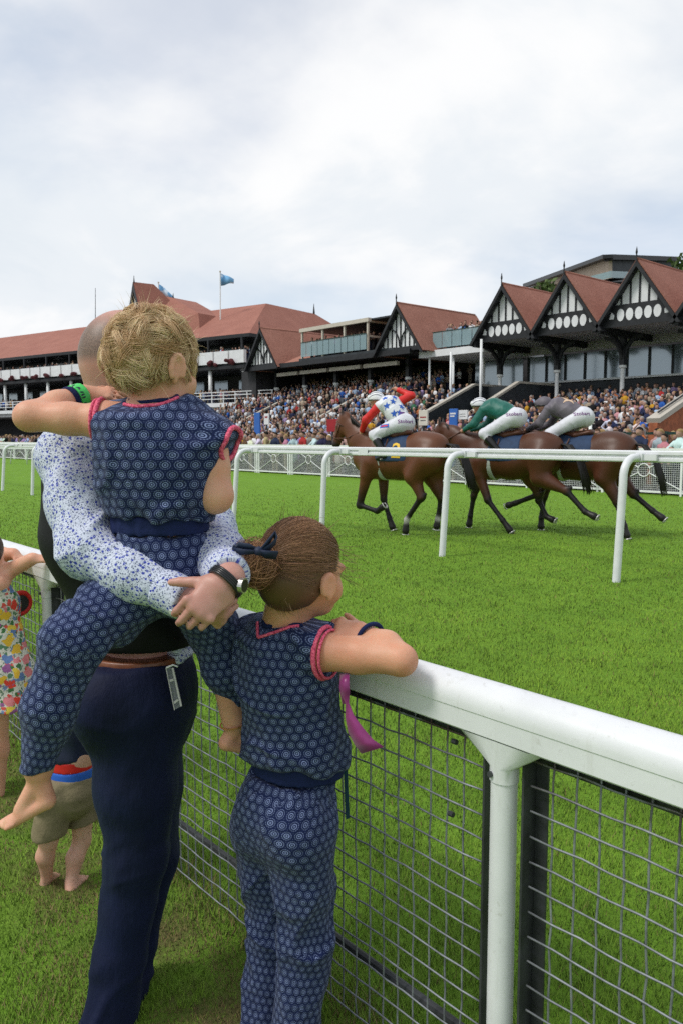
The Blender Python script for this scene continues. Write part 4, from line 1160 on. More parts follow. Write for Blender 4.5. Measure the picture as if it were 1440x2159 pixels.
# ------------------------------------------------------------------ decals: lettering and emblems laid onto a curved surface
from mathutils.bvhtree import BVHTree
def text_poly(txt, size=1.0):
    cu = bpy.data.curves.new('txt', 'FONT'); cu.body = txt; cu.size = size; cu.resolution_u = 2; cu.offset = 0.012 * size
    ob = bpy.data.objects.new('txt', cu); COL.objects.link(ob)
    bpy.context.view_layer.update()
    me = ob.evaluated_get(bpy.context.evaluated_depsgraph_get()).to_mesh()
    V = [v.co.copy() for v in me.vertices]; F = [tuple(p.vertices) for p in me.polygons]
    ob.to_mesh_clear(); bpy.data.objects.remove(ob); bpy.data.curves.remove(cu)
    mn = Vector((min(v.x for v in V), min(v.y for v in V), 0)); mx = Vector((max(v.x for v in V), max(v.y for v in V), 0))
    c = (mn + mx) / 2
    return [v - c for v in V], F
def star_poly(r):
    V = [Vector((0, 0, 0))] + [Vector((math.sin(math.pi * k / 5) * (r if k % 2 == 0 else r * .42), math.cos(math.pi * k / 5) * (r if k % 2 == 0 else r * .42), 0)) for k in range(10)]
    return V, [(0, k + 1, (k + 1) % 10 + 1) for k in range(10)]
def rect_poly(w, h): return [Vector((-w / 2, -h / 2, 0)), Vector((w / 2, -h / 2, 0)), Vector((w / 2, h / 2, 0)), Vector((-w / 2, h / 2, 0))], [(0, 1, 2, 3)]
def decal(name, poly, center, right, up, VF, mat, parent, off=.003, subdiv=.02):
    """press a flat shape onto the surface VF=(verts, faces) round center"""
    bvh = VF if isinstance(VF, BVHTree) else BVHTree.FromPolygons([Vector(v) for v in VF[0]], [tuple(int(i) for i in f) for f in VF[1]])
    bm = bmesh.new(); vs_ = [bm.verts.new(v) for v in poly[0]]
    for f in poly[1]:
        try: bm.faces.new([vs_[i] for i in f])
        except ValueError: pass
    bmesh.ops.triangulate(bm, faces=bm.faces[:])
    for _ in range(3):
        long = [e for e in bm.edges if e.calc_length() > subdiv]
        if not long: break
        bmesh.ops.subdivide_edges(bm, edges=long, cuts=1, use_grid_fill=False); bmesh.ops.triangulate(bm, faces=bm.faces[:])
    right, up = Vector(right).normalized(), Vector(up).normalized(); nrm = right.cross(up).normalized(); up = nrm.cross(right)
    V = []
    for v in bm.verts:
        p = Vector(center) + right * v.co.x + up * v.co.y
        hit = bvh.ray_cast(p + nrm * .25, -nrm, .6)
        if hit[0] is None:
            near = bvh.find_nearest(p); q = near[0] + near[1] * off
        else: q = hit[0] + nrm * off
        V.append(q)
    F = [tuple(v.index for v in f.verts) for f in bm.faces] if bm.verts.index_update() is None else []
    bm.free()
    return put(name, mesh(name, [tuple(v) for v in V], F, [mat], True), parent)

# ------------------------------------------------------------------ horses
def coat_mat(name):
    t = NT(name); a = t.N('Attribute', attribute_name='Col'); g = t.coord('geo')
    f = t.noise(g, 7, 5, .6)
    t.set(Base_Color=t.mix(t.ramp(f, [(.3, 0.0), (.75, .35)]), a.outputs['Color'], t.mix(.55, a.outputs['Color'], (0.01, 0.006, 0.004))), Roughness=.44)
    t.b.inputs['Specular IOR Level'].default_value = .35; t.bump(t.noise(g, 16, 5, .65), .25, .012); return t.m
M_coat = coat_mat('horse_coat')
M_mane = plain('horse_mane', (.012, .009, .008), .55, .3, 20)
M_leather = plain('tack_leather', (.10, .035, .018), .45, .2, 12)
M_shoe = plain('horse_shoe', (.55, .54, .52), .35, .1, 12, metal=.6)
M_navycloth = plain('navy_saddle_cloth', (.020, .045, .105), .75, .15, 15)
M_yellow = plain('yellow_number', (.78, .48, .03), .6, .05, 10)
M_girth = plain('pale_girth', (.42, .44, .42), .7, .1, 14)
def smooth_cols(C, Q, it):
    for _ in range(it):
        s = C.copy(); n = np.ones(len(C))
        for a in range(4):
            b = (a + 1) % 4
            np.add.at(s, Q[:, a], C[Q[:, b]]); np.add.at(n, Q[:, a], 1)
        C = s / n[:, None]
    return C
class HorseFrame:
    def __init__(s, px, py, heading):
        p = onZ(px, py, 0); s.o = np.array(p); s.h = heading
        c, sn = math.cos(heading), math.sin(heading); s.R = np.array([[c, sn, 0], [-sn, c, 0], [0, 0, 1]])
    def w(s, V): return np.asarray(V, float) @ s.R + s.o
    def p(s, *v): return Vector(s.w(np.array(v, float)))
    def d(s, *v): return Vector(np.array(v, float) @ s.R)
def horse(fr, legs, neck, label, coat, sock=(), shoe_up=()):
    """legs: dict LF RF LH RH -> joint list; near side is the left (+y)"""
    b = Body()
    nb = lambda x, z: (x, 0, z)
    b.chain([(.66, 0, 1.17), (.38, 0, 1.17), (-.05, 0, 1.20), (-.40, 0, 1.27), (-.62, 0, 1.30)], [.235, .315, .325, .285, .25], .10, 0, (0, 1, 0), .80)
    b.ell((.34, 0, 1.47), (.34, .10, .145), .10, 0); b.ell((-.52, 0, 1.40), (.33, .225, .20), .10, 0)
    b.ell((-.05, 0, 1.12), (.55, .24, .24), .08, 0)
    for s_ in (-1, 1):
        b.ell((.48, s_ * .13, 1.17), (.20, .12, .32), .08, 0, ax=((.94, 0, .34), (0, 1, 0), (-.34, 0, .94)))
        b.ell((-.58, s_ * .13, 1.24), (.25, .145, .28), .08, 0)
    for key, J in legs.items():
        J = [np.array(j, float) for j in J]; fore = key[1] == 'F'
        o_sock = 4 if key in sock else 1
        if fore:    # elbow, knee, fetlock, hoof
            el, kn, fe, ho = J
            b.limb(np.array([.46, el[1] * .9, 1.12]), el, .15, .105, .06, 0); b.limb(el, kn, .098, .056, .04, 0); b.ell(kn, (.056, .055, .066), .03, 1)
            b.limb(kn, fe, .046, .036, .03, 1)
        else:       # stifle, hock, fetlock, hoof
            st, hk, fe, ho = J
            b.limb(np.array([-.58, st[1] * .9, 1.18]), st, .21, .155, .08, 0); b.limb(st, hk, .135, .062, .05, 0); b.ell(hk, (.062, .055, .075), .03, 1)
            pt = hk + np.array([-.07, 0, .05]); b.limb(hk, pt, .045, .03, .03, 1)
            b.limb(hk, fe, .048, .038, .03, 1)
        b.ell(fe, (.046, .044, .05), .02, o_sock)
        mid = fe + (ho - fe) * .45; b.limb(fe + (np.array(J[-3]) - fe) * .22, fe, .036, .042, .02, o_sock)
        b.limb(fe, mid, .038, .042, .02, o_sock); b.limb(mid, ho, .046, .060, .015, 2)
    n0, n1, po, mz = [np.array(v, float) for v in neck]
    b.chain([(.50, 0, 1.30), n0, n1, po], [.25, .215, .155, .112], .10, 0, (0, 1, 0), .62)
    fo = po + (mz - po) * .30; 
    b.limb(po, fo, .118, .122, .05, 0, (0, 1, 0), .74); b.limb(fo, mz, .118, .068, .04, 0, (0, 1, 0), .72)
    hd = (mz - po) / np.linalg.norm(mz - po); back = np.array([hd[2], 0, -hd[0]]); back = back if back[0] < 0 else -back
    b.ell(po + (mz - po) * .32 + back * .06, (.12, .075, .11), .05, 0)
    b.ell(mz, (.075, .062, .07), .03, 5)
    for s_ in (-1, 1):
        b.limb(po + np.array([.0, s_ * .05, .07]), po + np.array([.03, s_ * .075, .20]), .035, .010, .015, 5)
        b.ell(po + (mz - po) * .34 + np.array([0, s_ * .082, .0]) - back * .05, (.028, .018, .022), .02, 5)
        b.ell(mz + hd * .04 + np.array([0, s_ * .045, 0]) - back * .02, (.025, .016, .022), .015, 5)
    musc = Ripple(int(fr.o[0] * 10) % 99, 11, 8)
    V, Q, own = b.build(.0165, lambda P, o: np.where(o == 0, .008 * musc(P), 0), 2)
    base = np.array([coat, (.010, .008, .008), (.014, .012, .011), (.012, .01, .009), (.55, .52, .48), (.02, .012, .010)])[own]
    # black points fade up the legs, belly a touch darker
    zz = V[:, 2]; fade = np.clip((zz - .46) / .34, 0, 1)[:, None]
    base = np.where((own == 0)[:, None], base * fade + np.array([.012, .009, .008]) * (1 - fade), base)
    base = smooth_cols(base, Q, 4)
    body = put('racehorse', mesh('racehorse', fr.w(V), Q, [M_coat], True), label=label, cat='horse'); vcol(body.data, base)
    # mane, tail
    g = random.Random(int(coat[0] * 1e4)); m = MB()
    for k in range(120):
        t_ = g.random(); i = [n0, n1, po]; 
        a = n0 + (n1 - n0) * t_ * 2 if t_ < .5 else n1 + (po - n1) * (t_ - .5) * 2
        r = .17 * (1 - t_) + .10 * t_; nd = (po - n0) / np.linalg.norm(po - n0); upv = np.array([-nd[2], 0, nd[0]])
        rt = a + upv * r; L_ = g.uniform(.10, .2)
        P = [rt, rt + upv * .02 + np.array([-.03, .03, -.02]), rt + np.array([-.10 - .1 * L_, .07 + .03 * g.random(), -L_ * .7])]
        m.tube([fr.p(*p) for p in P], [.012, .012, .003], 4)
    m.put('mane', M_mane, body, smooth=True, kind='stuff')
    m = MB()
    for k in range(150):
        y = g.gauss(0, .03); l = g.uniform(.5, .85); sp = g.gauss(0, .06)
        P = [(-.83, y * .5, 1.42), (-.95 - .05 * g.random(), y, 1.40), (-1.06 - .15 * l, y * 1.3 + sp * .5, 1.40 - .35 * l), (-1.12 - .22 * l, y * 1.6 + sp, 1.38 - .85 * l)]
        m.tube([fr.p(*p) for p in P], [.014, .014, .012, .003], 4)
    m.put('tail', M_mane, body, smooth=True, kind='stuff')
    # plated feet
    for key, J in legs.items():
        fe, ho = Vector(J[2]), Vector(J[3]); d = (ho - fe).normalized(); x = Vector((1, 0, 0)) - d * d.x
        if x.length < .2: x = Vector((0, 0, 1)) - d * d.z
        x.normalize(); y = d.cross(x)
        e = ho + d * .058
        P = [fr.p(*(e + (x * math.cos(u) * .052 + y * math.sin(u) * .046))) for u in [R(35) + R(290) * k / 14 for k in range(15)]]
        MB().tube(P, .011, 6).put('horseshoe', M_shoe, body, smooth=True)
    # tack
    cb = Body()
    cb.chain([(.42, 0, 1.17), (-.05, 0, 1.20), (-.40, 0, 1.27)], [.332, .342, .302], .10, 0, (0, 1, 0), .81)
    cb.ell((.34, 0, 1.47), (.35, .115, .16), .10, 0)
    cb.cut((.36, 0, 1.2), (1, 0, .15)).cut((-.28, 0, 1.2), (-1, 0, .12)).cut((0, 0, 1.14), (0, 0, -1))
    cv, cq, _ = cb.build(.018)
    cloth = put('saddle_cloth', mesh('saddle_cloth', fr.w(cv), cq, [M_navycloth], True), body)
    gb = Body(); gb.chain([(.36, 0, 1.165), (.2, 0, 1.17)], [.332, .338], .1, 0, (0, 1, 0), .80); gb.cut((.31, 0, 0), (1, 0, 0)).cut((.22, 0, 0), (-1, 0, 0)).cut((0, 0, 1.22), (0, 0, 1))
    gv, gq, _ = gb.build(.018); put('girth', mesh('girth', fr.w(gv), gq, [M_girth], True), body)
    sd_ = Body(); sd_.chain([(.28, 0, 1.60), (.05, 0, 1.555), (-.16, 0, 1.60)], [.05, .06, .05], .05, 0, (0, 1, 0), 2.2)
    sv, sq, _ = sd_.build(.016); put('saddle', mesh('saddle', fr.w(sv), sq, [M_leather], True), body)
    br = MB()
    q1 = po + (mz - po) * .78; q2 = po + (mz - po) * .2
    for c_, r_ in ((q1, .10), (q2, .135)):
        P = [c_ + back * math.cos(u) * r_ + np.array([0, math.sin(u) * r_ * .78, 0]) for u in [2 * math.pi * k / 16 for k in range(17)]]
        br.tube([fr.p(*p) for p in P], .011, 5)
    for s_ in (-1, 1): br.tube([fr.p(*(q2 + np.array([0, s_ * .105, 0]))), fr.p(*(q1 + np.array([0, s_ * .078, 0])))], .010, 5)
    br.put('bridle', M_leather, body, smooth=True)
    return body, (fr.w(cv), cq), q1
def pose_legs(d): return d
Lh, Rh = 1, -1
heads = math.pi + R(12)
H1 = HorseFrame(842, 1123, heads)
h1legs = {'LF': [(.52, .17, .93), (.66, .17, .42), (.32, .17, .34), (.22, .17, .41)], 'RF': [(.42, -.16, .93), (.42, -.16, .52), (.30, -.16, .20), (.24, -.16, .06)],
          'LH': [(-.36, .17, .92), (-.50, .17, .60), (-.24, .17, .24), (-.22, .17, .06)], 'RH': [(-.50, -.17, .92), (-.66, -.17, .58), (-.60, -.17, .24), (-.58, -.17, .13)]}
horse1, cloth1, bit1 = horse(H1, h1legs, [(.80, 0, 1.50), (.95, 0, 1.67), (1.08, 0, 1.82), (1.27, 0, 1.42)], 'leading bay racehorse with white hind socks and number 2 cloth', (.125, .042, .017), ('LH', 'RH'))
decal('number', text_poly('2', .34), H1.p(-.10, .30, 1.33), H1.d(-1, 0, 0), H1.d(0, -.25, 1), cloth1, M_yellow, horse1, .005, .04)
H2 = HorseFrame(1072, 1122, heads + R(-2))
h2legs = {'LF': [(.46, .17, .93), (.30, .17, .52), (.02, .17, .20), (-.10, .17, .06)], 'RF': [(.56, -.16, .95), (.74, -.16, .55), (.80, -.16, .20), (.82, -.16, .06)],
          'LH': [(-.58, .17, .92), (-1.02, .17, .72), (-1.32, .17, .42), (-1.46, .17, .36)], 'RH': [(-.30, -.17, .90), (-.42, -.17, .62), (-.02, -.17, .46), (.10, -.17, .42)]}
horse2, cloth2, bit2 = horse(H2, h2legs, [(.82, 0, 1.40), (1.05, 0, 1.54), (1.28, 0, 1.66), (1.55, 0, 1.30)], 'dark bay racehorse stretched out under the jockey in green', (.085, .028, .012))
H3 = HorseFrame(1218, 1126, heads + R(-2))
h3legs = {'LF': [(.50, .17, .93), (.60, .17, .52), (.46, .17, .26), (.36, .17, .22)], 'RF': [(.54, -.16, .95), (.66, -.16, .55), (.70, -.16, .20), (.70, -.16, .06)],
          'LH': [(-.46, .17, .92), (-.66, .17, .55), (-.78, .17, .20), (-.82, .17, .06)], 'RH': [(-.56, -.17, .92), (-.78, -.17, .66), (-1.08, -.17, .42), (-1.22, -.17, .32)]}
horse3, cloth3, bit3 = horse(H3, h3legs, [(.82, 0, 1.42), (1.05, 0, 1.56), (1.26, 0, 1.68), (1.52, 0, 1.32)], 'rearmost dark bay racehorse under the jockey in grey', (.078, .026, .011))

# ------------------------------------------------------------------ jockeys
M_skin = None
def skin_mat(name, c):
    t = NT(name); g = t.coord('geo'); f = t.noise(g, 11, 4, .6); f2 = t.noise(g, 60, 3, .6)
    col = t.ramp(f, [(.3, tuple(x * y for x, y in zip(c, (.86, .72, .70)))), (.7, c)])
    bl = t.noise(g, 38, 5, .7); col = t.mix(t.math('MULTIPLY', t.ramp(bl, [(.45, 0.0), (.7, 1.0)]), .35), col, tuple(x * y for x, y in zip(c, (1.05, .74, .66))))
    fr_ = t.noise(g, 330, 2, .6); col = t.mix(t.math('MULTIPLY', t.ramp(fr_, [(.62, 0.0), (.72, 1.0)]), .25), col, tuple(x * .6 for x in c))
    t.set(Base_Color=col, Roughness=.48); t.b.inputs['Subsurface Weight'].default_value = .10
    t.b.inputs['Subsurface Radius'].default_value = (.02, .008, .005); t.b.inputs['Subsurface Scale'].default_value = .5
    t.b.inputs['Specular IOR Level'].default_value = .35; t.bump(t.math('ADD', f2, t.math('MULTIPLY', fr_, .6)), .22, .004); return t.m
M_jskin = skin_mat('jockey_skin', (.52, .29, .20))
M_breech = plain('white_breeches', (.66, .66, .71), .6, .06, 9, .1, 25)
M_boot = plain('black_boots', (.014, .014, .015), .28, .2, 12)
M_redsilk = plain('red_silk', (.60, .018, .016), .5, .1, 9, .1, 25); M_whitesilk = plain('white_silk', (.72, .73, .77), .5, .05, 9, .12, 22)
M_greensilk = plain('green_silk', (.012, .125, .095), .5, .12, 9, .12, 22); M_greysilk = plain('grey_silk', (.125, .110, .130), .55, .12, 9, .12, 22)
M_bluestar = plain('blue_star', (.02, .11, .52), .6, .08, 9); M_purple = plain('purple_lettering', (.16, .035, .20), .6, .05, 9); M_beigestar = plain('beige_star', (.62, .44, .30), .6, .05, 9)
M_helmw = plain('white_helmet_silk', (.74, .75, .77), .4, .05, 9); M_navy = plain('navy_trim', (.012, .016, .05), .5, .1, 9)
def jockey(fr, J, silk, sleeve, cap, label, glove=M_boot):
    hp, ch, nk, hd = [np.array(J[k], float) for k in ('hip', 'chest', 'neck', 'head')]
    f = (ch - hp) / np.linalg.norm(ch - hp); side = (0, 1, 0)
    b = Body()
    b.chain([hp, (hp + ch) / 2, ch], [.11, .105, .115], .05, 0, side, 1.25); b.limb(ch, nk, .08, .055, .03, 0); b.limb(nk, hd, .052, .06, .03, 0)
    b.ell(hd, (.098, .078, .10), .03, 0); b.ell(hd + np.array([.10, 0, -.03]), (.02, .014, .02), .015, 0); b.ell(hd + np.array([.06, 0, -.09]), (.04, .035, .03), .02, 0)
    for s_, k in ((1, 'L'), (-1, 'R')):
        sh, el, ha = [np.array(v, float) for v in J['arm' + k]]; kn, an = [np.array(v, float) for v in J['leg' + k]]
        b.limb(ch, sh, .08, .06, .04, 0); b.limb(sh, el, .048, .04, .02, 0); b.limb(el, ha, .037, .028, .02, 0)
        d = (ha - el) / np.linalg.norm(ha - el); pa = ha + d * .04
        b.ell(pa, (.042, .03, .04), .02, 0)
        for q in range(4): b.limb(pa + np.array([.0, (q - 1.5) * .019, 0]) + d * .03, pa + np.array([.035, (q - 1.5) * .018, -.03]) + d * .05, .011, .009, .006, 0)
        b.limb(pa, pa + np.array([.03, -s_ * .035, .015]), .013, .01, .008, 0)
        hs = hp + np.array([0, s_ * .09, -.02])
        b.limb(hs, kn, .075, .055, .03, 0); b.limb(kn, an, .052, .036, .03, 0); b.limb(an, an + np.array([.13, 0, -.05]), .04, .032, .02, 0)
    V, Q, own = b.build(.014)
    body = put('person', mesh('person', fr.w(V), Q, [M_jskin], True), label=label, cat='person', group='jockeys')
    fold = Fold(int(abs(fr.o[0] * 31)) % 97, 30, 5)
    dsp = lambda P, o: .007 * fold(P)
    # silks
    t = Body(); t.chain([hp + f * .06, (hp + ch) / 2 - np.array([0, 0, -.015]), ch + np.array([-.02, 0, .005]), ch + f * .07], [.145, .15, .155, .09], .06, 0, side, 1.28)
    sl = {}
    for s_, k in ((1, 'L'), (-1, 'R')):
        sh, el, ha = [np.array(v, float) for v in J['arm' + k]]
        t.limb(ch, sh, .10, .082, .05, 0)
        a = Body(); a.limb(sh - (el - sh) * .0, el, .078, .066, .03, 0); a.limb(el, el + (ha - el) * .9, .064, .046, .03, 0); sl[k] = a
    V, Q, _ = t.build(.013, dsp); top = put('silks', mesh('silks', fr.w(V), Q, [silk], True), body); tv = (fr.w(V), Q)
    for k, a in sl.items():
        V, Q, _ = a.build(.013, dsp); put('sleeve', mesh('sleeve', fr.w(V), Q, [sleeve], True), body)
    # breeches
    q = Body(); q.ell(hp + np.array([-.03, 0, -.02]), (.175, .172, .165), .05, 0); q.limb(hp, hp + f * .10, .135, .125, .05, 0, side, 1.2)
    for s_, k in ((1, 'L'), (-1, 'R')):
        kn, an = [np.array(v, float) for v in J['leg' + k]]; hs = hp + np.array([-.02, s_ * .085, -.02])
        q.limb(hs, kn, .128, .082, .05, 0); q.limb(kn, kn + (an - kn) * .35, .072, .06, .03, 0)
    V, Q, _ = q.build(.013, dsp); bre = put('breeches', mesh('breeches', fr.w(V), Q, [M_breech], True), body); bv = (fr.w(V), Q)
    for k in 'LR':
        kn, an = [np.array(v, float) for v in J['leg' + k]]; z = Body()
        z.limb(kn + (an - kn) * .30, an, .068, .048, .02, 0); z.limb(an, an + np.array([.15, 0, -.055]), .046, .036, .02, 0)
        V, Q, _ = z.build(.013); put('boot', mesh('boot', fr.w(V), Q, [M_boot], True), body)
        MB().tube([fr.p(*(an + np.array([.05, dy, -.06]))) for dy in (-.07, .07)], .012, 6).put('stirrup', M_shoe, body)
        MB().tube([fr.p(*(an + np.array([.05, 0, 0]))), fr.p(.10, an[1] * .75, 1.5)], .011, 5).put('stirrup_leather', M_leather, body)
    # helmet with peak
    hl = Body(); up = np.array([-.25, 0, .97]); hl.ell(hd + up * .03, (.135, .112, .118), .02, 0)
    hl.cut(hd + np.array([0, 0, -.015]), (-.05, 0, -1)); hl.limb(hd + np.array([.10, -.05, .045]), hd + np.array([.10, .05, .045]), .035, .035, .03, 0)
    V, Q, _ = hl.build(.010); he = put('helmet', mesh('helmet', fr.w(V), Q, [cap], True), body); hv = (fr.w(V), Q)
    gg = [hd + np.array([math.cos(u) * .125, math.sin(u) * .105, .0]) for u in [2 * math.pi * k / 20 for k in range(21)]]
    MB().tube([fr.p(*p) for p in gg], .012, 5).put('goggle_strap', M_boot, body, smooth=True)
    return body, top, tv, bre, bv, he, hv
def stobart(fr, pt, rt, up, bv, bre, size=.085):
    decal('lettering', text_poly('Stobart', size), pt, rt, up, bv, M_purple, bre, .004, .03)
F1 = H1
J1 = {'hip': (-.04, 0, 1.76), 'chest': (.22, 0, 2.03), 'neck': (.34, 0, 2.10), 'head': (.46, .01, 2.12),
      'armL': [(.27, .185, 2.02), (.50, .235, 1.80), (.66, .12, 1.62)], 'armR': [(.24, -.185, 2.05), (.06, -.42, 2.20), (.30, -.38, 2.30)],
      'legL': [(.34, .25, 1.56), (.10, .27, 1.24)], 'legR': [(.34, -.25, 1.56), (.10, -.27, 1.24)]}
j1, top1, tv1, bre1, bv1, he1, hv1 = jockey(F1, J1, M_whitesilk, M_redsilk, M_helmw, 'leading jockey in white silks with blue stars and red sleeves, one arm up')
bvt = BVHTree.FromPolygons([Vector(v) for v in tv1[0]], [tuple(int(i) for i in f_) for f_ in tv1[1]])
for (fx, y, z) in ((.02, .16, 1.86), (.15, .17, 1.97), (.0, -.02, 1.93), (.14, -.03, 2.07), (.10, .07, 2.02), (-.04, .09, 1.86), (.22, .12, 2.09), (.02, -.13, 1.97)):
    pt = H1.p(fx, y, z); n_ = H1.d(-.45, .55, .7).normalized(); rt = H1.d(-.78, -.62, 0)
    decal('star', star_poly(.058), pt, rt, n_.cross(rt), bvt, M_bluestar, top1, .004, .03)
nn = H1.d(-.75, .6, .25).normalized(); rt = H1.d(-.62, -.78, 0)
stobart(H1, H1.p(-.15, .10, 1.76), rt, nn.cross(rt), bv1, bre1)
decal('patch', rect_poly(.10, .05), H1.p(-.10, .10, 1.90), rt, nn.cross(rt), bvt, M_purple, top1, .004, .03)
rt2 = H1.d(-1, -.1, .1); n2 = H1.d(.0, 1, .2)
decal('sponsor_patch', rect_poly(.16, .06), H1.p(.14, .16, 1.68), rt2, n2.cross(rt2), bv1, M_bluestar, bre1, .004, .03)
decal('sponsor_stripe', rect_poly(.12, .022), H1.p(.14, .16, 1.68), rt2, n2.cross(rt2), bv1, M_redsilk, bre1, .008, .03)
def low(dx, dz): return {'hip': (-.10 + dx, 0, 1.83 + dz), 'chest': (.30 + dx, 0, 1.97 + dz), 'neck': (.41 + dx, 0, 1.99 + dz), 'head': (.53 + dx, .01, 2.01 + dz),
      'armL': [(.36 + dx, .18, 1.94 + dz), (.50 + dx, .23, 1.72 + dz), (.76 + dx, .10, 1.62 + dz)], 'armR': [(.36 + dx, -.18, 1.94 + dz), (.50 + dx, -.23, 1.72 + dz), (.76 + dx, -.10, 1.62 + dz)],
      'legL': [(.30 + dx, .26, 1.58), (.02 + dx, .27, 1.30)], 'legR': [(.30 + dx, -.26, 1.58), (.02 + dx, -.27, 1.30)]}
j2, top2, tv2, bre2, bv2, he2, hv2 = jockey(H2, low(.04, .02), M_greensilk, M_greensilk, M_helmw, 'jockey in plain dark green silks and striped white cap, crouched low')
j3, top3, tv3, bre3, bv3, he3, hv3 = jockey(H3, low(.10, .02), M_greysilk, M_greysilk, M_greysilk, 'rear jockey in grey silks with a pale star on the back')
for H_, bv_, bre_, dx in ((H2, bv2, bre2, .04), (H3, bv3, bre3, .10)):
    nn = H_.d(-.62, .75, .22).normalized(); rt = H_.d(-.77, -.64, 0)
    stobart(H_, H_.p(-.14 + dx, .12, 1.87), rt, nn.cross(rt), bv_, bre_, .08)
nn = H3.d(-.1, .2, 1).normalized(); rt = H3.d(0, -1, .2)
decal('star', star_poly(.14), H3.p(.20, .02, 2.05), rt, nn.cross(rt), tv3, M_beigestar, top3, .005, .03)
for k, a in enumerate((-.055, 0.0, .055)):   # dark hoops on the white caps
    for hv_, he_, H_, J_ in ((hv2, he2, H2, low(.04, .02)), (hv1, he1, H1, J1)):
        hd = J_['head']; nn = H_.d(-.3, .6, .75).normalized(); rt = H_.d(-1, -.4, .0).normalized()
        decal('cap_stripe', rect_poly(.22, .010), H_.p(hd[0] - .02, hd[1] + .03 - a * .6, hd[2] + .07 + a * .6), rt, nn.cross(rt), hv_, M_navy, he_, .003, .03)
# reins
for H_, bit, J_, jn in ((H1, bit1, J1, horse1), (H2, bit2, low(.04, .02), horse2), (H3, bit3, low(.10, .02), horse3)):
    for s_, k in ((1, 'L'), (-1, 'R')):
        h_ = J_['arm' + k][2]
        if k == 'R' and H_ is H1: h_ = J_['armL'][2]
        a = Vector((bit[0], s_ * .09, bit[2])); e = Vector(h_) + Vector((.05, 0, -.02)); md = a.lerp(e, .5) + Vector((0, s_ * .05, -.05))
        MB().tube([H_.p(*a), H_.p(*md), H_.p(*e)], .010, 5).put('rein', M_leather, jn, smooth=True)
whip = MB().tube([H1.p(.30, -.38, 2.30), H1.p(.52, -.36, 2.42)], [.012, .006], 6).put('whip', M_boot, label='thin black whip held up by the leading jockey', cat='whip')
# ------------------------------------------------------------------ materials and helpers for the people at the fence
def P3(px, py, z): return np.array(at(px, py, z))
def D3(r, u, f): return np.array(RIGHT * r + UP * u + FWD * f)
def unit(v): v = np.asarray(v, float); return v / np.linalg.norm(v)
def print_mat(name, cell, dark, lite):
    """navy cloth printed with ringed medallions in a honeycomb"""
    t = NT(name); uv = t.N('UVMap', uv_map='cloth').outputs[0]
    wob = t.N('TexNoise', {'Scale': 60.0, 'Detail': 2.0}); t.l.new(uv, wob.inputs['Vector'])
    def vm(op, a, b=None, s=None):
        n = t.n.new('ShaderNodeVectorMath'); n.operation = op
        for i, v in enumerate((a, b)):
            if v is None: continue
            if isinstance(v, tuple): n.inputs[i].default_value = v
            else: t.l.new(v, n.inputs[i])
        if s is not None: n.inputs['Scale'].default_value = s
        return n
    p = vm('SCALE', uv, s=1.0 / cell).outputs[0]
    S = (1.0, 1.7320508, 1.0)
    def cellq(off):
        q = vm('ADD', p, off).outputs[0]; q = vm('DIVIDE', q, S).outputs[0]; q = vm('FRACTION', q).outputs[0]; q = vm('SUBTRACT', q, (.5, .5, 0)).outputs[0]
        q = vm('MULTIPLY', q, (1.0, 1.7320508, 0)).outputs[0]; return q, vm('LENGTH', q).outputs['Value']
    qa, da = cellq((0, 0, 0)); qb, db = cellq((.5, .8660254, 0))
    d = t.math('MINIMUM', da, db); isa = t.math('LESS_THAN', da, db)
    q = t.N('Mix', data_type='VECTOR'); t.l.new(isa, q.inputs[0]); t.l.new(qb, q.inputs[4]); t.l.new(qa, q.inputs[5])
    sp = t.N('SeparateXYZ'); t.l.new(q.outputs[1], sp.inputs[0])
    th = t.math('ARCTAN2', sp.outputs['Y'], sp.outputs['X'])
    pet = t.math('MULTIPLY', t.math('COSINE', t.math('MULTIPLY', th, 14.0)), 0.5)
    band = t.ramp(d, [(0.0, .85), (.065, .8), (.090, 0.02), (.150, 0.02), (.175, .85), (.225, .85), (.250, .0), (.330, .0), (.350, .60), (.395, .55), (.42, 0.0), (.53, 0.0), (.555, .25)])
    petal = t.ramp(d, [(.32, 0.0), (.34, 1.0), (.41, 1.0), (.43, 0.0)])
    m = t.math('MULTIPLY', band, t.math('SUBTRACT', 1.0, t.math('MULTIPLY', petal, t.math('ADD', pet, .28))))
    wear = t.noise(t.coord('geo'), 26, 4, .6)
    m = t.math('MULTIPLY', m, t.ramp(wear, [(.3, .55), (.7, 1.0)]))
    col = t.mix(m, dark, lite)
    t.set(Base_Color=col, Roughness=.85); t.b.inputs['Specular IOR Level'].default_value = .12; t.b.inputs['Sheen Weight'].default_value = .08
    g = t.coord('geo'); t.bump(t.math('ADD', t.noise(g, 30, 5, .6), t.math('MULTIPLY', t.noise(g, 420, 2, .5), .12)), .7, .018); return t.m
M_print = print_mat('navy_medallion_print', .0218, (.0080, .0155, .064), (.29, .36, .60))
M_print2 = print_mat('navy_medallion_print_large', .0232, (.0080, .0155, .064), (.28, .35, .59))
M_band = plain('navy_elastic', (.012, .020, .075), .8, .1, 30, .3, 160, spec=.15, kind='geo')
t = NT('pink_braid'); g = t.coord('geo'); f = t.noise(g, 240, 3, .6); t.set(Base_Color=t.ramp(f, [(.35, (.42, .03, .10)), (.55, (.85, .12, .22)), (.75, (.90, .30, .36))]), Roughness=.8); t.bump(f, .8, .004); M_pink = t.m
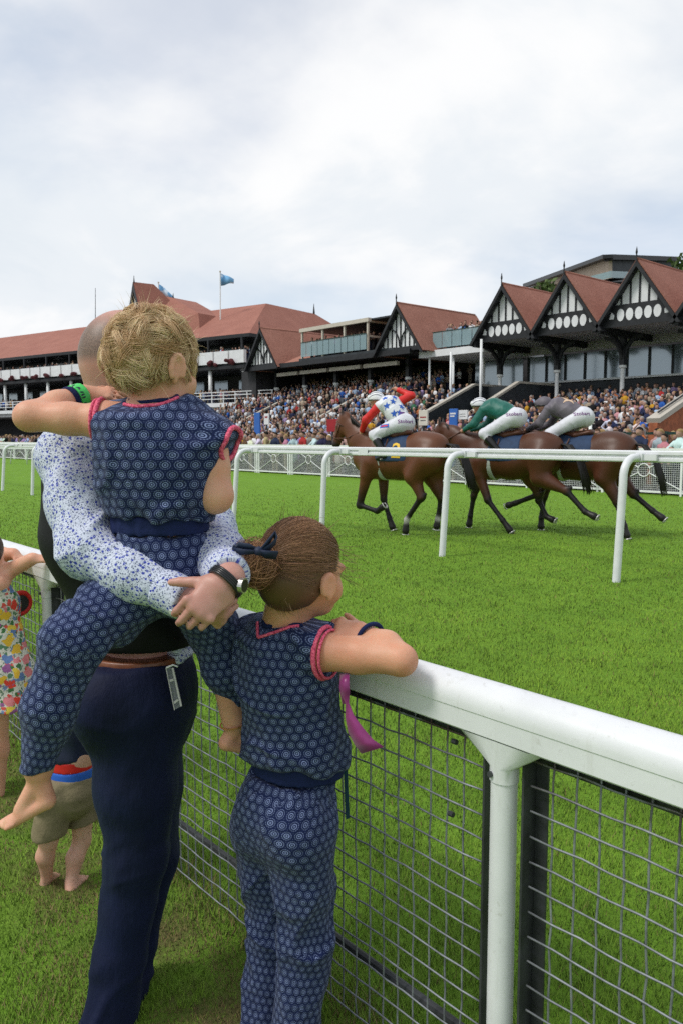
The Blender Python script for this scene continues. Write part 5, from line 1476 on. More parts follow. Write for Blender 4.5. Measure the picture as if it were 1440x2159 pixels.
def floral_shirt():
    t = NT('ditsy_floral_cotton'); u = t.N('UVMap', uv_map='cloth').outputs[0]
    def vor(scale, off, feat='F1'):
        m = t.N('Mapping', {'Location': off}); t.l.new(u, m.inputs['Vector'])
        wv = t.N('TexNoise', {'Scale': scale * 1.3, 'Detail': 2.0}); t.l.new(m.outputs[0], wv.inputs['Vector'])
        ad = t.n.new('ShaderNodeVectorMath'); ad.operation = 'MULTIPLY_ADD'; t.l.new(wv.outputs['Color'], ad.inputs[0]); ad.inputs[1].default_value = (.5 / scale,) * 3; t.l.new(m.outputs[0], ad.inputs[2])
        v = t.N('TexVoronoi', {'Scale': scale, 'Randomness': 1.0}, voronoi_dimensions='2D'); t.l.new(ad.outputs[0], v.inputs['Vector']); return v
    a = vor(88.0, (0, 0, 0)); b = vor(170.0, (3.1, 1.7, 0)); c = vor(290.0, (7, 2, 0))
    keep = lambda v, th: t.math('GREATER_THAN', t.N('SeparateColor').outputs[0] if False else sepc(v), th)
    def sepc(v):
        s = t.N('SeparateColor'); t.l.new(v.outputs['Color'], s.inputs[0]); return s.outputs[0]
    fl = t.math('MULTIPLY', t.ramp(a.outputs['Distance'], [(.20, 1.0), (.30, 0.0)]), t.math('GREATER_THAN', sepc(a), .32))
    le = t.math('MULTIPLY', t.ramp(b.outputs['Distance'], [(.20, 1.0), (.29, 0.0)]), t.math('GREATER_THAN', sepc(b), .24))
    st = t.math('MULTIPLY', t.ramp(c.outputs['Distance'], [(.20, .9), (.32, 0.0)]), t.math('GREATER_THAN', sepc(c), .34))
    col = t.mix(st, (.60, .64, .77), (.20, .22, .30)); col = t.mix(le, col, (.10, .12, .20)); col = t.mix(fl, col, (.045, .065, .36))
    ctr = t.math('MULTIPLY', t.ramp(a.outputs['Distance'], [(.05, 1.0), (.09, 0.0)]), t.math('GREATER_THAN', sepc(a), .8)); col = t.mix(ctr, col, (.5, .55, .75))
    t.set(Base_Color=col, Roughness=.75); t.b.inputs['Specular IOR Level'].default_value = .2
    g = t.coord('geo'); t.bump(t.noise(g, 28, 5, .6), .35, .012); return t.m
M_shirt = floral_shirt()
M_waistcoat = plain('black_waistcoat', (.008, .008, .010), .7, .2, 14, .15, 60, spec=.2, kind='geo')
def trouser_mat():
    t = NT('navy_suit_trousers'); g = t.coord('geo'); f = t.noise(g, 9, 5, .6); tw = t.noise(t.coord('geo', scale=(400, 400, 60)), 1.0, 2, .5)
    t.set(Base_Color=t.ramp(f, [(.3, (.0028, .0052, .026)), (.7, (.0045, .0088, .042))]), Roughness=.72); t.b.inputs['Specular IOR Level'].default_value = .25; t.b.inputs['Sheen Weight'].default_value = .03
    t.b.inputs['Sheen Tint'].default_value = (.25, .35, .8, 1)
    t.bump(t.math('ADD', t.noise(t.coord('geo', scale=(1, 1, .35)), 16, 5, .6), t.math('MULTIPLY', tw, .08)), .5, .02); return t.m
M_suit = trouser_mat()
t = NT('brown_belt'); g = t.coord('geo'); t.set(Base_Color=t.ramp(t.noise(g, 30, 5, .6), [(.3, (.13, .042, .018)), (.7, (.24, .080, .034))]), Roughness=.4); t.bump(t.noise(g, 200, 3), .15, .002); M_belt = t.m
M_steel = plain('polished_steel', (.55, .54, .52), .25, .05, 20, metal=.9)
M_kidskin = skin_mat('child_skin', (.70, .395, .265)); M_girlskin = skin_mat('girl_skin', (.66, .355, .225)); M_toeskin = skin_mat('toddler_skin', (.64, .40, .29))
def man_skin():
    t = NT('man_skin'); a = t.N('Attribute', attribute_name='Col'); g = t.coord('geo'); f = t.noise(g, 13, 4, .6); st = t.noise(g, 520, 2, .6)
    sp = t.N('SeparateColor'); t.l.new(a.outputs['Color'], sp.inputs[0])
    skin = t.ramp(f, [(.3, (.45, .22, .175)), (.7, (.60, .325, .26))])
    hair = t.ramp(st, [(.35, (.09, .058, .044)), (.68, (.30, .20, .155))])
    t.set(Base_Color=t.mix(sp.outputs[0], skin, hair), Roughness=.45); t.b.inputs['Subsurface Weight'].default_value = .12; t.b.inputs['Subsurface Radius'].default_value = (.015, .006, .004)
    t.b.inputs['Specular IOR Level'].default_value = .35; t.bump(t.math('ADD', t.math('MULTIPLY', f, .5), t.math('MULTIPLY', st, .25)), .25, .004); return t.m
M_manskin = man_skin()
def hair_mat(name):
    t = NT(name); a = t.N('Attribute', attribute_name='Col'); t.set(Base_Color=a.outputs['Color'], Roughness=.42); t.b.inputs['Specular IOR Level'].default_value = .45; return t.m
M_hair = hair_mat('hair_strands')
def garment(name, body, h, mat, parent, bones=None, disp=None, smooth=1, **kw):
    V, Q, own = body.build(h, disp, smooth)
    me = mesh(name, V, Q, mat if isinstance(mat, list) else [mat], True)
    if bones is not None: bone_uv(me, V, Q, own, bones)
    o = put(name, me, parent, **kw); return o, (V, Q), own
def rot_about(v, ax, ang):
    v = np.asarray(v, float); ax = unit(ax); return v * math.cos(ang) + np.cross(ax, v) * math.sin(ang) + ax * (ax @ v) * (1 - math.cos(ang))
def hand(b, w, d, n, thumb, size, curl=(20, 30, 25), spread=4, own=0, tcurl=(0, 15), tdir=None):
    """palm with four fingers and a thumb. d along the palm, n out of the back of the hand, thumb the thumb side"""
    d = unit(d); n = unit(n - d * (np.asarray(n) @ d)); s = np.cross(d, n); s = s if s @ np.asarray(thumb) > 0 else -s
    b.limb(w, w + d * .12 * size, .145 * size, .15 * size, .03 * size, own, s, 1.15)
    b.limb(w + d * .14 * size, w + d * .46 * size, .105 * size, .085 * size, .05 * size, own, s, 2.05)
    for k, (o_, L_, r_) in enumerate(((.170, .40, .050), (.058, .45, .052), (-.055, .42, .049), (-.160, .33, .043))):
        kp = w + d * (.50 - .03 * abs(k - 1.2)) * size + s * o_ * size
        dr = rot_about(d, n, math.radians(spread * (1.3 - k)) * (1 if np.cross(n, d) @ s > 0 else -1))
        p = kp; ang = 0
        b.ell(kp + n * .018 * size, (.052 * size,) * 3, .03 * size, own)
        for q, (fl, c) in enumerate(zip((.44, .32, .24), curl)):
            ang += math.radians(c * (1 + .06 * (k - 1)))
            dd = dr * math.cos(ang) - n * math.sin(ang)
            e = p + dd * fl * L_ * size
            b.limb(p, e, r_ * size * (.97 - .09 * q), r_ * size * (.90 - .09 * q), .004 * size, own); b.ell(e, (r_ * size * (.95 - .09 * q),) * 3, .006 * size, own); p = e
    tb_ = w + d * .16 * size + s * .13 * size - n * .02 * size
    td = unit(d * .62 + s * .72 - n * .30) if tdir is None else unit(tdir)
    p = tb_; b.limb(w + d * .06 * size, tb_, .085 * size, .075 * size, .05 * size, own)
    for q, (fl, r0, r1) in enumerate(((.17, .075, .064), (.15, .062, .056), (.10, .056, .046))):
        td = rot_about(td, n, 0) if q == 0 else unit(td + d * math.sin(math.radians(tcurl[min(q - 1, 1)])))
        e = p + td * fl * size; b.limb(p, e, r0 * size, r1 * size, .02 * size, own); p = e
def foot(b, an, heel, toe, up, size, own=0):
    """ankle, heel, toe end; up out of the instep"""
    an, heel, toe, up = map(lambda v: np.asarray(v, float), (an, heel, toe, up)); d = unit(toe - heel); L_ = np.linalg.norm(toe - heel); s = unit(np.cross(d, up))
    b.limb(an, heel, .17 * L_, .15 * L_, .05 * L_, own); b.limb(an, heel + d * .45 * L_ + up * .10 * L_, .15 * L_, .115 * L_, .06 * L_, own)
    b.limb(heel, heel + d * .70 * L_, .135 * L_, .115 * L_, .05 * L_, own, s, 1.25)
    for k in range(5):
        o_ = (.155 - .075 * k) * L_; r_ = (.062, .050, .047, .043, .040)[k] * L_
        p = heel + d * (.72 - .02 * k) * L_ + s * o_; b.limb(p, p + d * (.24 - .03 * k) * L_, r_ * 1.1, r_, .015 * L_, own)
def strands(name, PTS, wid, cols, parent, mat=M_hair):
    """PTS (n,k,3) -> thin three sided hairs in one mesh"""
    n, k, _ = PTS.shape
    T = np.gradient(PTS, axis=1); T /= np.linalg.norm(T, axis=2)[..., None] + 1e-9
    ref = nrng.normal(size=(n, 1, 3)); X = np.cross(T, np.broadcast_to(ref, T.shape)); X /= np.linalg.norm(X, axis=2)[..., None] + 1e-9; Y = np.cross(T, X)
    w = (np.asarray(wid).reshape(-1, 1) * np.array([1.0 - .85 * (i / (k - 1)) ** 2 for i in range(k)])[None])[..., None]
    rings = np.stack([PTS + w * (X * math.cos(a) + Y * math.sin(a)) for a in (0, 2.094, 4.189)], 2)
    V = rings.reshape(-1, 3)
    base = (np.arange(n) * k * 3)[:, None, None] + (np.arange(k - 1) * 3)[None, :, None]
    j = np.arange(3)[None, None]; jn = (j + 1) % 3
    F = np.stack([base + j, base + jn, base + 3 + jn, base + 3 + j], -1).reshape(-1, 4)
    me = mesh(name, V, F, [mat], True)
    vcol(me, np.repeat(cols, k * 3, 0)); return put(name, me, parent, kind='stuff')
def trim(name, pts, r, mat, parent, VF=None, off=.002, n=6, closed=False):
    pts = [Vector(p) for p in pts]
    # resample with a smooth curve
    out = []
    k = len(pts)
    for i in range(k if closed else k - 1):
        p0, p1, p2, p3 = (pts[(i - 1) % k], pts[i], pts[(i + 1) % k], pts[(i + 2) % k]) if closed else (pts[max(i - 1, 0)], pts[i], pts[i + 1], pts[min(i + 2, k - 1)])
        for q in range(6):
            u = q / 6; out.append(.5 * ((2 * p1) + (p2 - p0) * u + (2 * p0 - 5 * p1 + 4 * p2 - p3) * u * u + (3 * p1 - p0 - 3 * p2 + p3) * u ** 3))
    out.append(pts[0] if closed else pts[-1])
    if VF is not None:
        bvh = BVHTree.FromPolygons([Vector(v) for v in VF[0]], [tuple(int(i) for i in f) for f in VF[1]])
        o2 = []
        for p in out:
            h = bvh.find_nearest(p); o2.append(h[0] + h[1] * off)
        out = o2
    return MB().tube(out, r, n).put(name, mat, parent, smooth=True)
def ringpts(c, ax, r, k=24, sx=1.0, ref=None):
    ax = unit(ax); ref = np.array([0, 0, 1.0]) if ref is None else np.asarray(ref, float)
    if abs(ax @ unit(ref)) > .95: ref = np.array([1.0, 0, 0])
    x = unit(ref - ax * (ref @ ax)); y = np.cross(ax, x)
    return [np.asarray(c) + x * math.cos(u) * r + y * math.sin(u) * r * sx for u in [2 * math.pi * i / k for i in range(k)]]
# ------------------------------------------------------------------ girl leaning on the rail
gf_ = unit(D3(.50, 0, .86)); gr_ = unit(D3(.86, 0, -.50)); gu = np.array([0, 0, 1.0])     # her front, her right
G = {}
G['pel'] = P3(612, 1700, 1.80); G['wai'] = P3(628, 1600, 1.80); G['che'] = P3(606, 1430, 1.77); G['nkb'] = P3(600, 1335, 1.765)
G['nk'] = P3(606, 1290, 1.745); G['hd'] = P3(634, 1199, 1.735)
G['shL'] = P3(538, 1352, 1.83); G['shR'] = P3(668, 1372, 1.69)
G['elR'] = P3(846, 1392, 1.60); G['wrR'] = P3(776, 1342, 1.70); G['elL'] = P3(600, 1380, 2.00); G['wrL'] = P3(715, 1340, 1.84)
G['hipL'] = P3(566, 1735, 1.86); G['hipR'] = P3(648, 1745, 1.75); G['knL'] = P3(575, 1960, 1.86); G['knR'] = P3(640, 1985, 1.76); G['anL'] = P3(548, 2270, 1.84); G['anR'] = P3(610, 2290, 1.74)
b = Body()
b.chain([G['pel'], G['wai'], G['che'], G['nkb']], [.060, .058, .064, .046], .04, 0, gr_, 1.2)
b.limb(G['nkb'], G['nk'], .050, .045, .03, 0); b.limb(G['nk'], G['hd'], .045, .055, .03, 0)
hf = unit(D3(.74, -.10, .67)); hr = unit(D3(.67, 0, -.74)); hu = np.cross(hr, hf)
if hu[2] < 0: hu = -hu
b.ell(G['hd'] + hu * .010, (.092, .074, .095), .03, 0, (hf, hr, hu))
b.ell(G['hd'] + hf * .045 - hu * .035, (.048, .050, .066), .03, 0, (hf, hr, hu))        # face
b.ell(G['hd'] + hf * .072 - hu * .082, (.022, .026, .022), .03, 0, (hf, hr, hu))        # chin
b.limb(G['hd'] + hf * .094 + hu * .0, G['hd'] + hf * .107 - hu * .028, .008, .011, .012, 0)  # nose
for s_ in (-1, 1):
    b.ell(G['hd'] + hf * .066 + hr * .038 * s_ - hu * .045, (.024, .022, .026), .02, 0)
    b.ell(G['hd'] + hf * .088 + hr * .032 * s_ + hu * .005, (.012, .016, .010), .012, 0)
    e = G['hd'] + hf * .016 + hr * .080 * s_ - hu * .030
    for k in range(8):
        u = math.pi * (-.15 + 1.35 * k / 7); p = e + hu * .026 * math.sin(u) * 1.0 - hf * .016 * (-math.cos(u)) * 1.0
        if k: b.limb(pp, p, .0065, .0065, .004, 0)
        pp = p
    b.ell(e - hu * .022 + hf * .004, (.009, .007, .011), .008, 0); b.ell(e, (.012, .006, .018), .012, 0, (hf, hr, hu))
b.ell(G['hd'] + hf * .093 - hu * .055, (.010, .022, .006), .008, 0, (hf, hr, hu))
# arms
b.limb(G['che'] + gu * .04, G['shR'], .040, .043, .02, 0); b.chain([G['shR'], (G['shR'] + G['elR']) / 2, G['elR']], [.0435, .0370, .0305], .02, 0)
b.chain([G['elR'], G['elR'] * .55 + G['wrR'] * .45 + gu * .006, G['wrR']], [.0300, .0315, .0235], .02, 0)
b.limb(G['che'] + gu * .05, G['shL'], .045, .040, .03, 0); b.chain([G['shL'], G['elL']], [.049, .042], .03, 0); b.chain([G['elL'], G['wrL']], [.041, .028], .03, 0)
hand(b, G['wrR'] + gu * .004, unit(D3(-.90, .22, .10)), unit(D3(.12, .80, -.55)), D3(-.3, .2, .9), .140, (42, 60, 45), 3)
hand(b, G['wrL'], unit(D3(.85, -.05, -.35)), unit(D3(0, .9, -.4)), D3(.2, .2, -.9), .128, (25, 40, 30), 3)
for k in 'LR':
    b.chain([G['hip' + k], G['kn' + k], G['an' + k]], [.050, .036, .032], .03, 0); foot(b, G['an' + k], G['an' + k] - gf_ * .03 - gu * .05, G['an' + k] + gf_ * .14 - gu * .065, gu, 1)
V, Q, own = b.build(.0045, None, 2)
girl = put('person', mesh('person', V, Q, [M_girlskin], True), label='brown haired girl in navy medallion jumpsuit leaning both arms on the white rail', cat='person')
girl_bvh = (V, Q)
# jumpsuit top: loose, gathered above the waistband
fo = Fold(4, 30, 5, (1, 1, .6)); fo2 = Ripple(8, 105, 7, (1, 1, .25))
gz = lambda z: np.clip(z, 0, 1)
wz = G['wai'][2]
def dtop(P, o):
    g = np.exp(-np.clip(P[:, 2] - wz - .012, 0, 1) / .05)
    return .0078 * fo(P) + .007 * g * fo2(P)
t_ = Body()
low_ = G['wai'] + gu * .030 + gr_ * .004
t_.chain([low_, G['wai'] * .6 + G['che'] * .4, G['che'], G['nkb'] - gu * .022], [.098, .096, .098, .072], .05, 0, gr_, (1.17, 1.16, 1.16, 1.10))
for k in 'LR':
    t_.limb(G['che'] + gu * .045, G['sh' + k] + gu * .006, .084, .060, .05, 0)
t_.limb(G['nkb'] - gu * .012 + gr_ * .02, G['shR'] + gu * .008, .052, .052, .03, 0)
t_.ell(low_ - gf_ * .012, (.112, .112, .030), .05, 0)
armR = unit(G['elR'] - G['shR']); armL = unit(G['elL'] - G['shL'])
t_.cut(G['shR'] + armR * .026, armR + gr_ * .12).cut(G['shL'] - gr_ * .045, unit(armL * .3 - gr_ * .9)).cut(G['wai'] + gu * .002, -gu).cut(G['nkb'] + gu * .042, gu - gf_ * .12)
top, topVF, _ = garment('jumpsuit_top', t_, .0058, M_print, girl, [(G['wai'], G['nkb'], -gf_, .105)], dtop, 1)
# braid trims
trim('armhole_trim', ringpts(G['shR'] + armR * .022 - gu * .002, armR + gr_ * .12, .0560, 20), .0055, M_pink, girl, None, closed=True)
trim('armhole_trim', ringpts(G['shR'] + armR * .033 - gu * .004, armR + gr_ * .1, .0525, 20), .0032, M_pink, girl, None, closed=True)
trim('neck_trim', [P3(541, 1308, 1.74), P3(544, 1330, 1.72), P3(554, 1349, 1.71), P3(578, 1341, 1.70), P3(606, 1328, 1.69), P3(632, 1322, 1.69)], .0038, M_pink, girl, topVF, .002)
trim('neck_binding', [P3(556, 1305, 1.74), P3(562, 1322, 1.72), P3(585, 1320, 1.71), P3(610, 1312, 1.70), P3(640, 1314, 1.69)], .0055, M_band, girl, topVF, .002)
w_ = Body(); w_.chain([G['wai'] + gu * .016, G['wai'] - gu * .030], [.094, .096], .02, 0, gr_, 1.20); w_.cut(G['wai'] + gu * .014, gu).cut(G['wai'] - gu * .028, -gu)
fo3 = Ripple(12, 230, 8, (1, 1, .05)); garment('waistband', w_, .0050, M_band, girl, None, lambda P, o: .0012 * fo3(P), 1)
# trousers
tr_ = Body(); p0 = G['wai'] - gu * .022
seat = G['pel'] - gf_ * .018
tr_.chain([p0, seat, seat - gu * .05], [.091, .098, .086], .05, 0, gr_, (1.14, 1.10, 1.06))
for i, k in enumerate('LR'):
    tr_.ell(G['hip' + k] - gf_ * .042 + gu * .012, (.068, .070, .080), .05, 1 + 2 * i)
    tr_.chain([G['hip' + k], (G['hip' + k] + G['kn' + k]) / 2, G['kn' + k]], [.084, .073, .064], .028, 1 + 2 * i); tr_.chain([G['kn' + k], G['an' + k]], [.064, .063], .028, 2 + 2 * i)
tr_.cut(p0 + gu * .0, gu).cut(G['anR'] - gu * .02, -gu)
fa = Fold(14, 20, 5, (1, 1, .35)); fb = Fold(17, 44, 5, (.7, .7, 1)); fc = Ripple(19, 120, 8, (1, 1, .12))
def dtr(P, o):
    kn = np.exp(-((P[:, 2] - G['knR'][2]) / .13) ** 2); top_ = np.exp(-np.clip(p0[2] - P[:, 2], 0, 1) / .035)
    return (.0095 * fa(P) + (.0032 + .0070 * kn) * fb(P)) + .006 * top_ * fc(P)
bones = [(seat - gu * .25, p0, -gf_, .125)] + [(G[a + k], G[c + k], -gf_, r) for k in 'LR' for a, c, r in (('kn', 'hip', .085), ('an', 'kn', .075))]
bones = [bones[0]] + [(x[1], x[0], x[2], x[3]) for x in bones[1:]]
garment('jumpsuit_trousers', tr_, .0060, M_print, girl, bones, dtr, 1)
M_teal = plain('teal_tie', (.012, .055, .085), .8, .1, 20)
MB().prism([P3(724, 1618, 1.83), P3(733, 1622, 1.83), P3(737, 1725, 1.84), P3(729, 1728, 1.84)], FWD * .006).put('tie_end', M_teal, girl)
# hair: combed back over the skull into a low bun with a bow
hc = G['hd'] + hu * .012 - hf * .006; rad = np.array([.096, .080, .100])
BA = np.stack([hf, hr, hu])
bun = P3(536, 1190, 1.645); bdir = unit(((bun - hc) @ BA.T) / rad)
hb = Body(); hb.ell(hc, rad * .985, .01, 0, (hf, hr, hu)); hb.ell(bun, (.038, .038, .036), .006, 0); hb.ell(hc - hf * .030 - hu * .045, (.060, .060, .058), .04, 0)
hb.cut(hc + hf * .045 - hu * .01, hf - hu * .55); hb.cut(hc - hu * .088, -hu + hf * .42)
Vh, Qh, oh = hb.build(.005, None, 1); cap = put('hair', mesh('hair', Vh, Qh, [M_hair], True), girl); vcol(cap.data, np.tile(np.array([.110, .055, .028]), (len(Vh), 1)))
n = 14000
u = nrng.normal(size=(n * 3, 3)); u /= np.linalg.norm(u, axis=1)[:, None]
ok = (u[:, 0] * .92 - u[:, 2] * .50 < .56) & (u[:, 2] > -.80 + .45 * np.clip(u[:, 0], -1, 1)) & (u[:, 0] < .80) & ~((u[:, 0] > -.08) & (np.abs(u[:, 1]) > .45) & (u[:, 2] < -.08))
u = u[ok][:n]; n = len(u); k = 7
tt = np.linspace(0, 1, k)[None, :, None]
lift = 1.0 + .07 * np.clip(-u[:, 2:, None] - .25, 0, 1) * (u[:, :1, None] < .2) + nrng.uniform(0, .05, (n, 1, 1)) ** 1.0 + .012 * np.sin(6 * u[:, :1, None] + 9 * u[:, 2:, None])
way = u[:, None] * (1 - tt) + bdir[None, None] * tt * 1.0 + np.array([0, 0, .25])[None, None] * (tt * (1 - tt)) * (u[:, 2:, None] > .1)
way /= np.linalg.norm(way, axis=2)[..., None]
wob = nrng.normal(0, .016, (n, 1, 3)) * np.sin(np.pi * tt) + nrng.normal(0, .006, (n, k, 3)) * np.sin(np.pi * tt)
PT = ((way + wob) * rad * lift) @ BA + hc
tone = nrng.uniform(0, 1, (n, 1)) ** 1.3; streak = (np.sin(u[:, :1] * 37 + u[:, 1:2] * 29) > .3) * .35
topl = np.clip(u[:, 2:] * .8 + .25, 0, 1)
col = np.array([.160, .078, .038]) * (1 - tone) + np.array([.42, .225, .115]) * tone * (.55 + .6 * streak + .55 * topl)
strands('hair_strands', PT, nrng.uniform(.0003, .0006, n), col, cap)
m_ = 1100; PT = np.zeros((m_, 14, 3)); 
for i in range(m_):
    ax = unit(nrng.normal(size=3) * .55 + (-hf * .5 + gu * .2)); e1 = unit(np.cross(ax, nrng.normal(size=3))); e2 = np.cross(ax, e1); r0 = nrng.uniform(.022, .047); ph = nrng.uniform(0, 6.28); sp = nrng.uniform(3.0, 5.4); c0 = bun + nrng.normal(0, .007, 3)
    for j in range(14):
        a = ph + sp * j / 13; PT[i, j] = c0 + (e1 * math.cos(a) + e2 * math.sin(a)) * r0 * (1 + .05 * math.sin(3 * a)) + ax * .012 * math.sin(a * 1.7)
tone = nrng.uniform(0, 1, (m_, 1)); strands('bun_strands', PT, nrng.uniform(.0004, .0008, m_), np.array([.15, .070, .032]) * (1 - tone) + np.array([.48, .25, .12]) * tone, cap)
# loose wisps round the nape and face
m_ = 150; PT = np.zeros((m_, 8, 3))
for i in range(m_):
    if i < 60: r = hc - hf * nrng.uniform(.02, .075) - hu * nrng.uniform(.065, .10) + hr * nrng.uniform(-.03, .06); dr = unit(-gu * 1.0 + hf * nrng.normal(0, .5) + hr * nrng.normal(0, .6)); L_ = nrng.uniform(.012, .035)
    elif i < 84: r = hc + hf * nrng.uniform(.03, .07) + hr * .07 + hu * nrng.uniform(-.02, .05); dr = unit(D3(.9, -.5 + nrng.normal(0, .3), .1)); L_ = nrng.uniform(.02, .07)
    else: r = hc + (unit(nrng.normal(size=3) + np.array([0, 0, 1.5])) * rad) @ BA; dr = unit(nrng.normal(size=3) + gu); L_ = nrng.uniform(.02, .04)
    for j in range(8):
        q = j / 7; PT[i, j] = r + dr * L_ * q + gu * L_ * .5 * q * q * (1 if i % 2 else -1) * .6 + D3(.4, 0, 0) * L_ * q * q
strands('loose_wisps', PT, np.full(m_, .0006), np.tile(np.array([.22, .13, .07]), (m_, 1)) * nrng.uniform(.5, 1.6, (m_, 1)), cap)
# bow
M_bow = plain('navy_bow', (.010, .020, .055), .6, .2, 30)
def ribbon_strip(pts, w, dirw, name, mat, parent, thick=.003):
    m = MB(); V = []
    for p, ww in zip(pts, w): V += [Vector(p) - Vector(dirw) * ww, Vector(p) + Vector(dirw) * ww]
    m.add(V, [(2 * i, 2 * i + 1, 2 * i + 3, 2 * i + 2) for i in range(len(pts) - 1)])
    o = m.put(name, mat, parent, smooth=True); s_ = o.modifiers.new('thick', 'SOLIDIFY'); s_.thickness = thick; return o
bz = 1.588
kn_ = P3(546, 1162, bz)
for nm, pts, w in (('bow_loop', [P3(546, 1162, bz), P3(525, 1155, bz), P3(503, 1152, bz + .005), P3(492, 1157, bz + .01), P3(510, 1163, bz), P3(546, 1163, bz - .005)], [.004, .009, .010, .007, .008, .004]),
                   ('bow_loop', [P3(546, 1162, bz), P3(558, 1150, bz), P3(570, 1136, bz), P3(579, 1124, bz + .005), P3(584, 1140, bz + .004), P3(572, 1154, bz), P3(548, 1164, bz)], [.004, .009, .011, .008, .011, .010, .004]),
                   ('bow_tail', [P3(546, 1162, bz - .004), P3(562, 1168, bz - .004), P3(585, 1170, bz)], [.004, .010, .011])):
    ribbon_strip(pts, w, D3(.25, .8, -.5), nm, M_bow, cap)
bk = Body(); bk.ell(kn_, (.011, .011, .010), .01, 0); garment('bow_knot', bk, .003, M_bow, cap)
# wrist tie and the purple ribbon
wd = unit(G['wrR'] - G['elR']); wc = G['elR'] + (G['wrR'] - G['elR']) * .93
trim('wrist_tie', ringpts(wc, wd, .033, 20), .0055, M_band, girl, None, closed=True)
MB().tube([wc + D3(-.012, -.012, -.03), wc + D3(-.026, -.002, -.04)], [.004, .009], 6).put('tie_knot', M_band, girl)
t = NT('purple_satin'); g = t.coord('geo'); t.set(Base_Color=t.ramp(t.noise(g, 18, 3), [(.3, (.16, .008, .095)), (.7, (.29, .020, .18))]), Roughness=.38); t.b.inputs['Sheen Weight'].default_value = .3; M_rib = t.m
rb = thing('ribbon', P3(733, 1450, 1.63), 'purple satin ribbon hanging below the girl\'s arm beside the rail', 'ribbon')
zr = 1.615
ribbon_strip([P3(727, 1420, zr + .02), P3(727, 1440, zr), P3(729, 1462, zr), P3(732, 1482, zr), P3(737, 1510, zr - .01), P3(750, 1540, zr - .015), P3(768, 1566, zr - .02), P3(786, 1582, zr - .03)], [.011, .011, .010, .004, .010, .018, .022, .027], D3(.86, .40, -.3), 'streamer', M_rib, rb, .001)
ribbon_strip([P3(724, 1420, zr + .03), P3(723, 1450, zr + .01), P3(727, 1484, zr + .005)], [.007, .008, .006], D3(.95, .1, -.2), 'loop', M_rib, rb, .001)
# ------------------------------------------------------------------ man holding a child on his hip
mf = unit(D3(.72, 0, .70)); mr = unit(D3(.70, 0, -.72)); mu = np.array([0, 0, 1.0])      # his front (to the fence), his right (to the lens)
M = {}
M['pel'] = P3(296, 1455, 1.97); M['wai'] = P3(288, 1345, 1.98); M['che'] = P3(232, 1080, 2.00); M['nkb'] = P3(232, 915, 2.00); M['nk'] = P3(240, 860, 1.99); M['hd'] = P3(262, 752, 1.985)
M['shR'] = P3(152, 962, 1.875); M['elR'] = P3(186, 1160, 1.70); M['wrR'] = P3(392, 1264, 1.600)
M['shL'] = P3(330, 955, 2.14); M['elL'] = P3(432, 1120, 1.98); M['wrL'] = P3(486, 1218, 1.560)
M['hipL'] = P3(300, 1500, 2.06); M['hipR'] = P3(285, 1500, 1.90); M['knL'] = P3(316, 1800, 2.04); M['knR'] = P3(290, 1810, 1.90); M['anL'] = P3(252, 2105, 2.00); M['anR'] = P3(232, 2150, 1.90)
b = Body()
b.chain([M['pel'], M['wai'], M['che'], M['nkb']], [.085, .078, .100, .065], .05, 0, mr, 1.25)
b.limb(M['nkb'], M['nk'], .072, .066, .04, 0); b.limb(M['nk'], M['hd'] - mu * .03, .066, .070, .04, 0)
hf2 = unit(D3(.88, -.04, .47)); hr2 = unit(D3(.47, 0, -.88)); hu2 = np.cross(hr2, hf2); hu2 = hu2 if hu2[2] > 0 else -hu2
HA = (hf2, hr2, hu2); hd = M['hd']
b.ell(hd + hu2 * .018, (.101, .080, .096), .03, 0, HA); b.ell(hd - hf2 * .028 - hu2 * .018, (.076, .073, .078), .04, 0, HA)
b.ell(hd + hf2 * .042 - hu2 * .060, (.058, .060, .072), .04, 0, HA); b.ell(hd + hf2 * .078 - hu2 * .118, (.028, .034, .025), .03, 0, HA)
b.limb(hd + hf2 * .100 - hu2 * .005, hd + hf2 * .118 - hu2 * .048, .010, .015, .014, 0)
for s_ in (-1, 1):
    b.ell(hd + hf2 * .088 + hr2 * .034 * s_ + hu2 * .018, (.014, .022, .010), .014, 0, HA)
    e = hd + hf2 * .004 + hr2 * .081 * s_ - hu2 * .028
    for k in range(8):
        u = math.pi * (-.15 + 1.35 * k / 7); p = e + hu2 * .032 * math.sin(u) + hf2 * .018 * math.cos(u)
        if k: b.limb(pp, p, .0075, .0075, .005, 0)
        pp = p
    b.ell(e, (.015, .007, .024), .012, 0, HA)
b.ell(hd + hf2 * .098 - hu2 * .082, (.010, .026, .008), .01, 0, HA)
for k in 'LR':
    b.limb(M['che'] + mu * .08, M['sh' + k], .08, .06, .05, 0); b.chain([M['sh' + k], M['el' + k]], [.058, .046], .03, 0); b.chain([M['el' + k], M['wr' + k]], [.046, .031], .03, 0)
    b.chain([M['hip' + k], M['kn' + k], M['an' + k]], [.085, .060, .042], .04, 0); 
    b.limb(M['an' + k] - mu * .05, M['an' + k] + mf * .12 - mu * .06, .045, .04, .03, 0)
